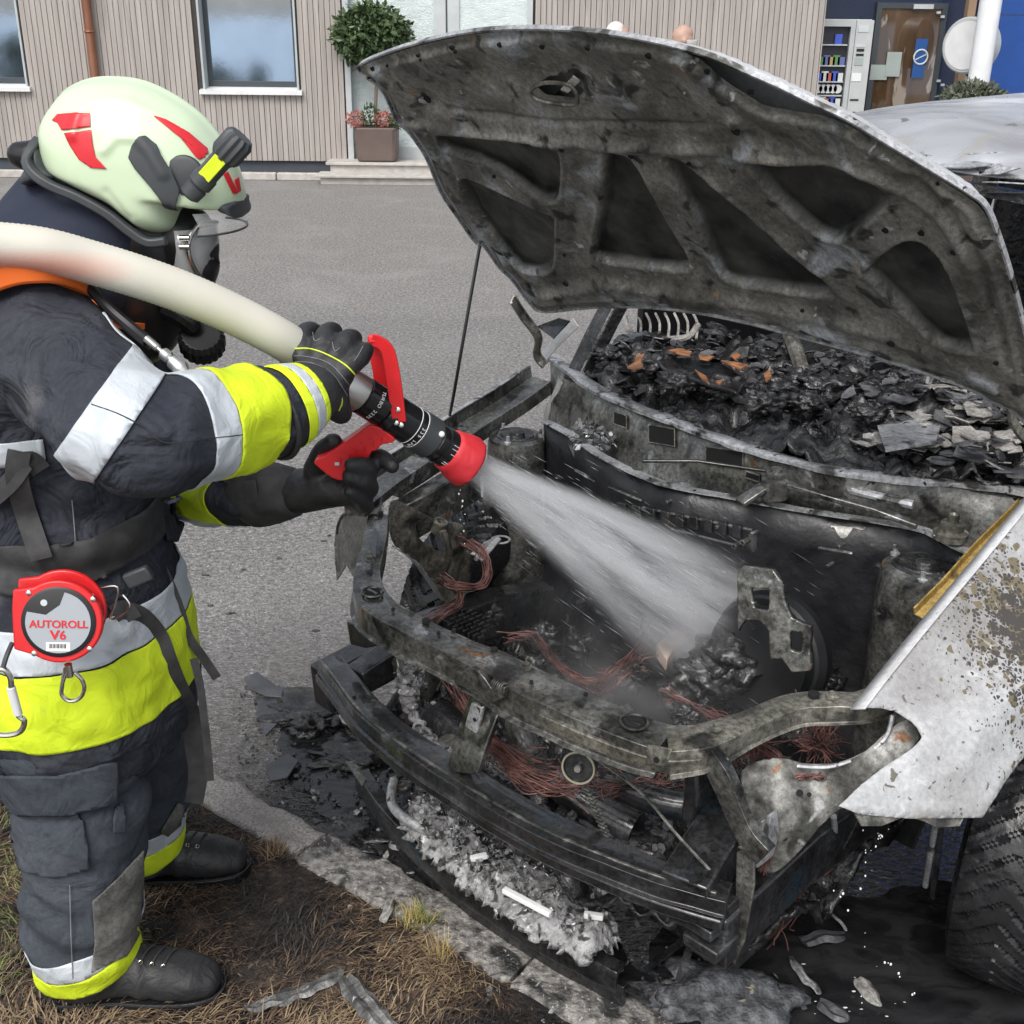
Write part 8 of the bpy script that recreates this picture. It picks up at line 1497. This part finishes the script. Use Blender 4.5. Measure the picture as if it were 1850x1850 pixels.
def mistmat():
    m = bpy.data.materials.new('drifting mist'); m.use_nodes = True; n = m.node_tree; N = n.nodes; L = n.links; N.clear(); out = N.new('ShaderNodeOutputMaterial'); v = N.new('ShaderNodeVolumePrincipled'); L.new(v.outputs[0], out.inputs['Volume']); v.inputs['Color'].default_value = (.97, .98, 1, 1)
    tc = N.new('ShaderNodeTexCoord'); ln = N.new('ShaderNodeVectorMath'); ln.operation = 'LENGTH'; L.new(tc.outputs['Object'], ln.inputs[0]); r = N.new('ShaderNodeMapRange'); r.inputs['From Min'].default_value = 1; r.inputs['From Max'].default_value = .1; r.inputs['To Min'].default_value = 0; r.inputs['To Max'].default_value = 1; L.new(ln.outputs['Value'], r.inputs[0])
    t = N.new('ShaderNodeTexNoise'); t.inputs['Scale'].default_value = 2.2; t.inputs['Detail'].default_value = 6; L.new(tc.outputs['Object'], t.inputs[0]); q = N.new('ShaderNodeMapRange'); q.inputs['From Min'].default_value = .42; q.inputs['From Max'].default_value = .7; q.inputs['To Max'].default_value = 1.3; L.new(t.outputs['Fac'], q.inputs[0])
    k = N.new('ShaderNodeMath'); k.operation = 'MULTIPLY'; L.new(r.outputs[0], k.inputs[0]); L.new(q.outputs[0], k.inputs[1]); L.new(k.outputs[0], v.inputs['Density']); return m
mb = MB(); mb.lump((0, 0, 0), 1, amp=0, sub=3); o = part('water_mist', mb, mistmat(), None); mc = K(.0, .40, .52); o.matrix_world = Matrix([[EA[i]*.42, EB[i]*.30, EZ[i]*.24, mc[i]] for i in range(3)]+[[0, 0, 0, 1]]); tag(o, 'thin mist hanging over the engine bay where the water hits', 'water mist', kind='stuff')
M['drop'] = grunge('water drops', [(.3, (.80, .83, .86)), (.7, (.86, .88, .9))], 4, (.05, .15), 0, bump=0, alpha=.4)
mb = MB(); r = np.random.default_rng(77)
for _ in range(1700):
    t = r.uniform(0, 1)**.8; a = r.uniform(0, 6.28); q = abs(r.normal(0, .55)); R_ = (.030+SPR*1.15*WLn*t)*min(q, 1.5); dvec = nrm(wd+(xax*math.cos(a)+yax*math.sin(a))*R_*.25/(WLn*t+.1)); c = w0+wd*WLn*t+(xax*math.cos(a)+yax*math.sin(a))*R_
    if t > .3 and c[2] < .35: continue
    L_ = r.uniform(.008, .035)*(.5+t); w_ = r.uniform(.0002, .0005); s_ = nrm(np.cross(dvec, r.normal(size=3)))*w_; s2 = np.cross(dvec, s_); mb.add([c-dvec*L_, c+s_, c+s2, c-s_, c-s2, c+dvec*L_], [(0, 1, 2), (0, 2, 3), (0, 3, 4), (0, 4, 1), (5, 2, 1), (5, 3, 2), (5, 4, 3), (5, 1, 4)])
tag(part('water_streaks', mb, M['drop'], smooth=False), 'fine streaks of water flying inside the spray', 'water drops', kind='stuff')
# drips under the white wing and falling from the nozzle
mb = MB(); r = np.random.default_rng(8)
for (x0, y0, x1, y1, n_, Yb) in ((1560, 1495, 1556, 1850, 9, .28), (1600, 1490, 1575, 1545, 9, .28), (832, 868, 838, 985, 14, .35), (1500, 1600, 1650, 1800, 12, .2)):
    for k in range(n_):
        t = r.uniform(0, 1); p = Pb(x0+(x1-x0)*t+r.normal(0, 3), y0+(y1-y0)*t+r.normal(0, 4), Yb); 
        if p[2] > .01: mb.lump(p, A((.0014, .0014, .0022))*r.uniform(.4, 1.7), k, .1, 1, 1)
tag(part('water_drops', mb, plain('bright drops', (.85, .87, .9), .08), None), 'bright water drops falling under the wing and from the nozzle', 'water drops', kind='stuff')
mb = MB()
for k in range(12):
    c = A(Pz(r.uniform(1440, 1640), r.uniform(1740, 1840), .012)); mb.lump(c, A((.004, .0013, .0013))*r.uniform(.4, 1.4), k, .4, 2, 1)
tag(part('splash', mb, plain('splash foam', (.6, .62, .65), .2), None), 'white splash specks on the black water at the lower right', 'splash', kind='stuff')
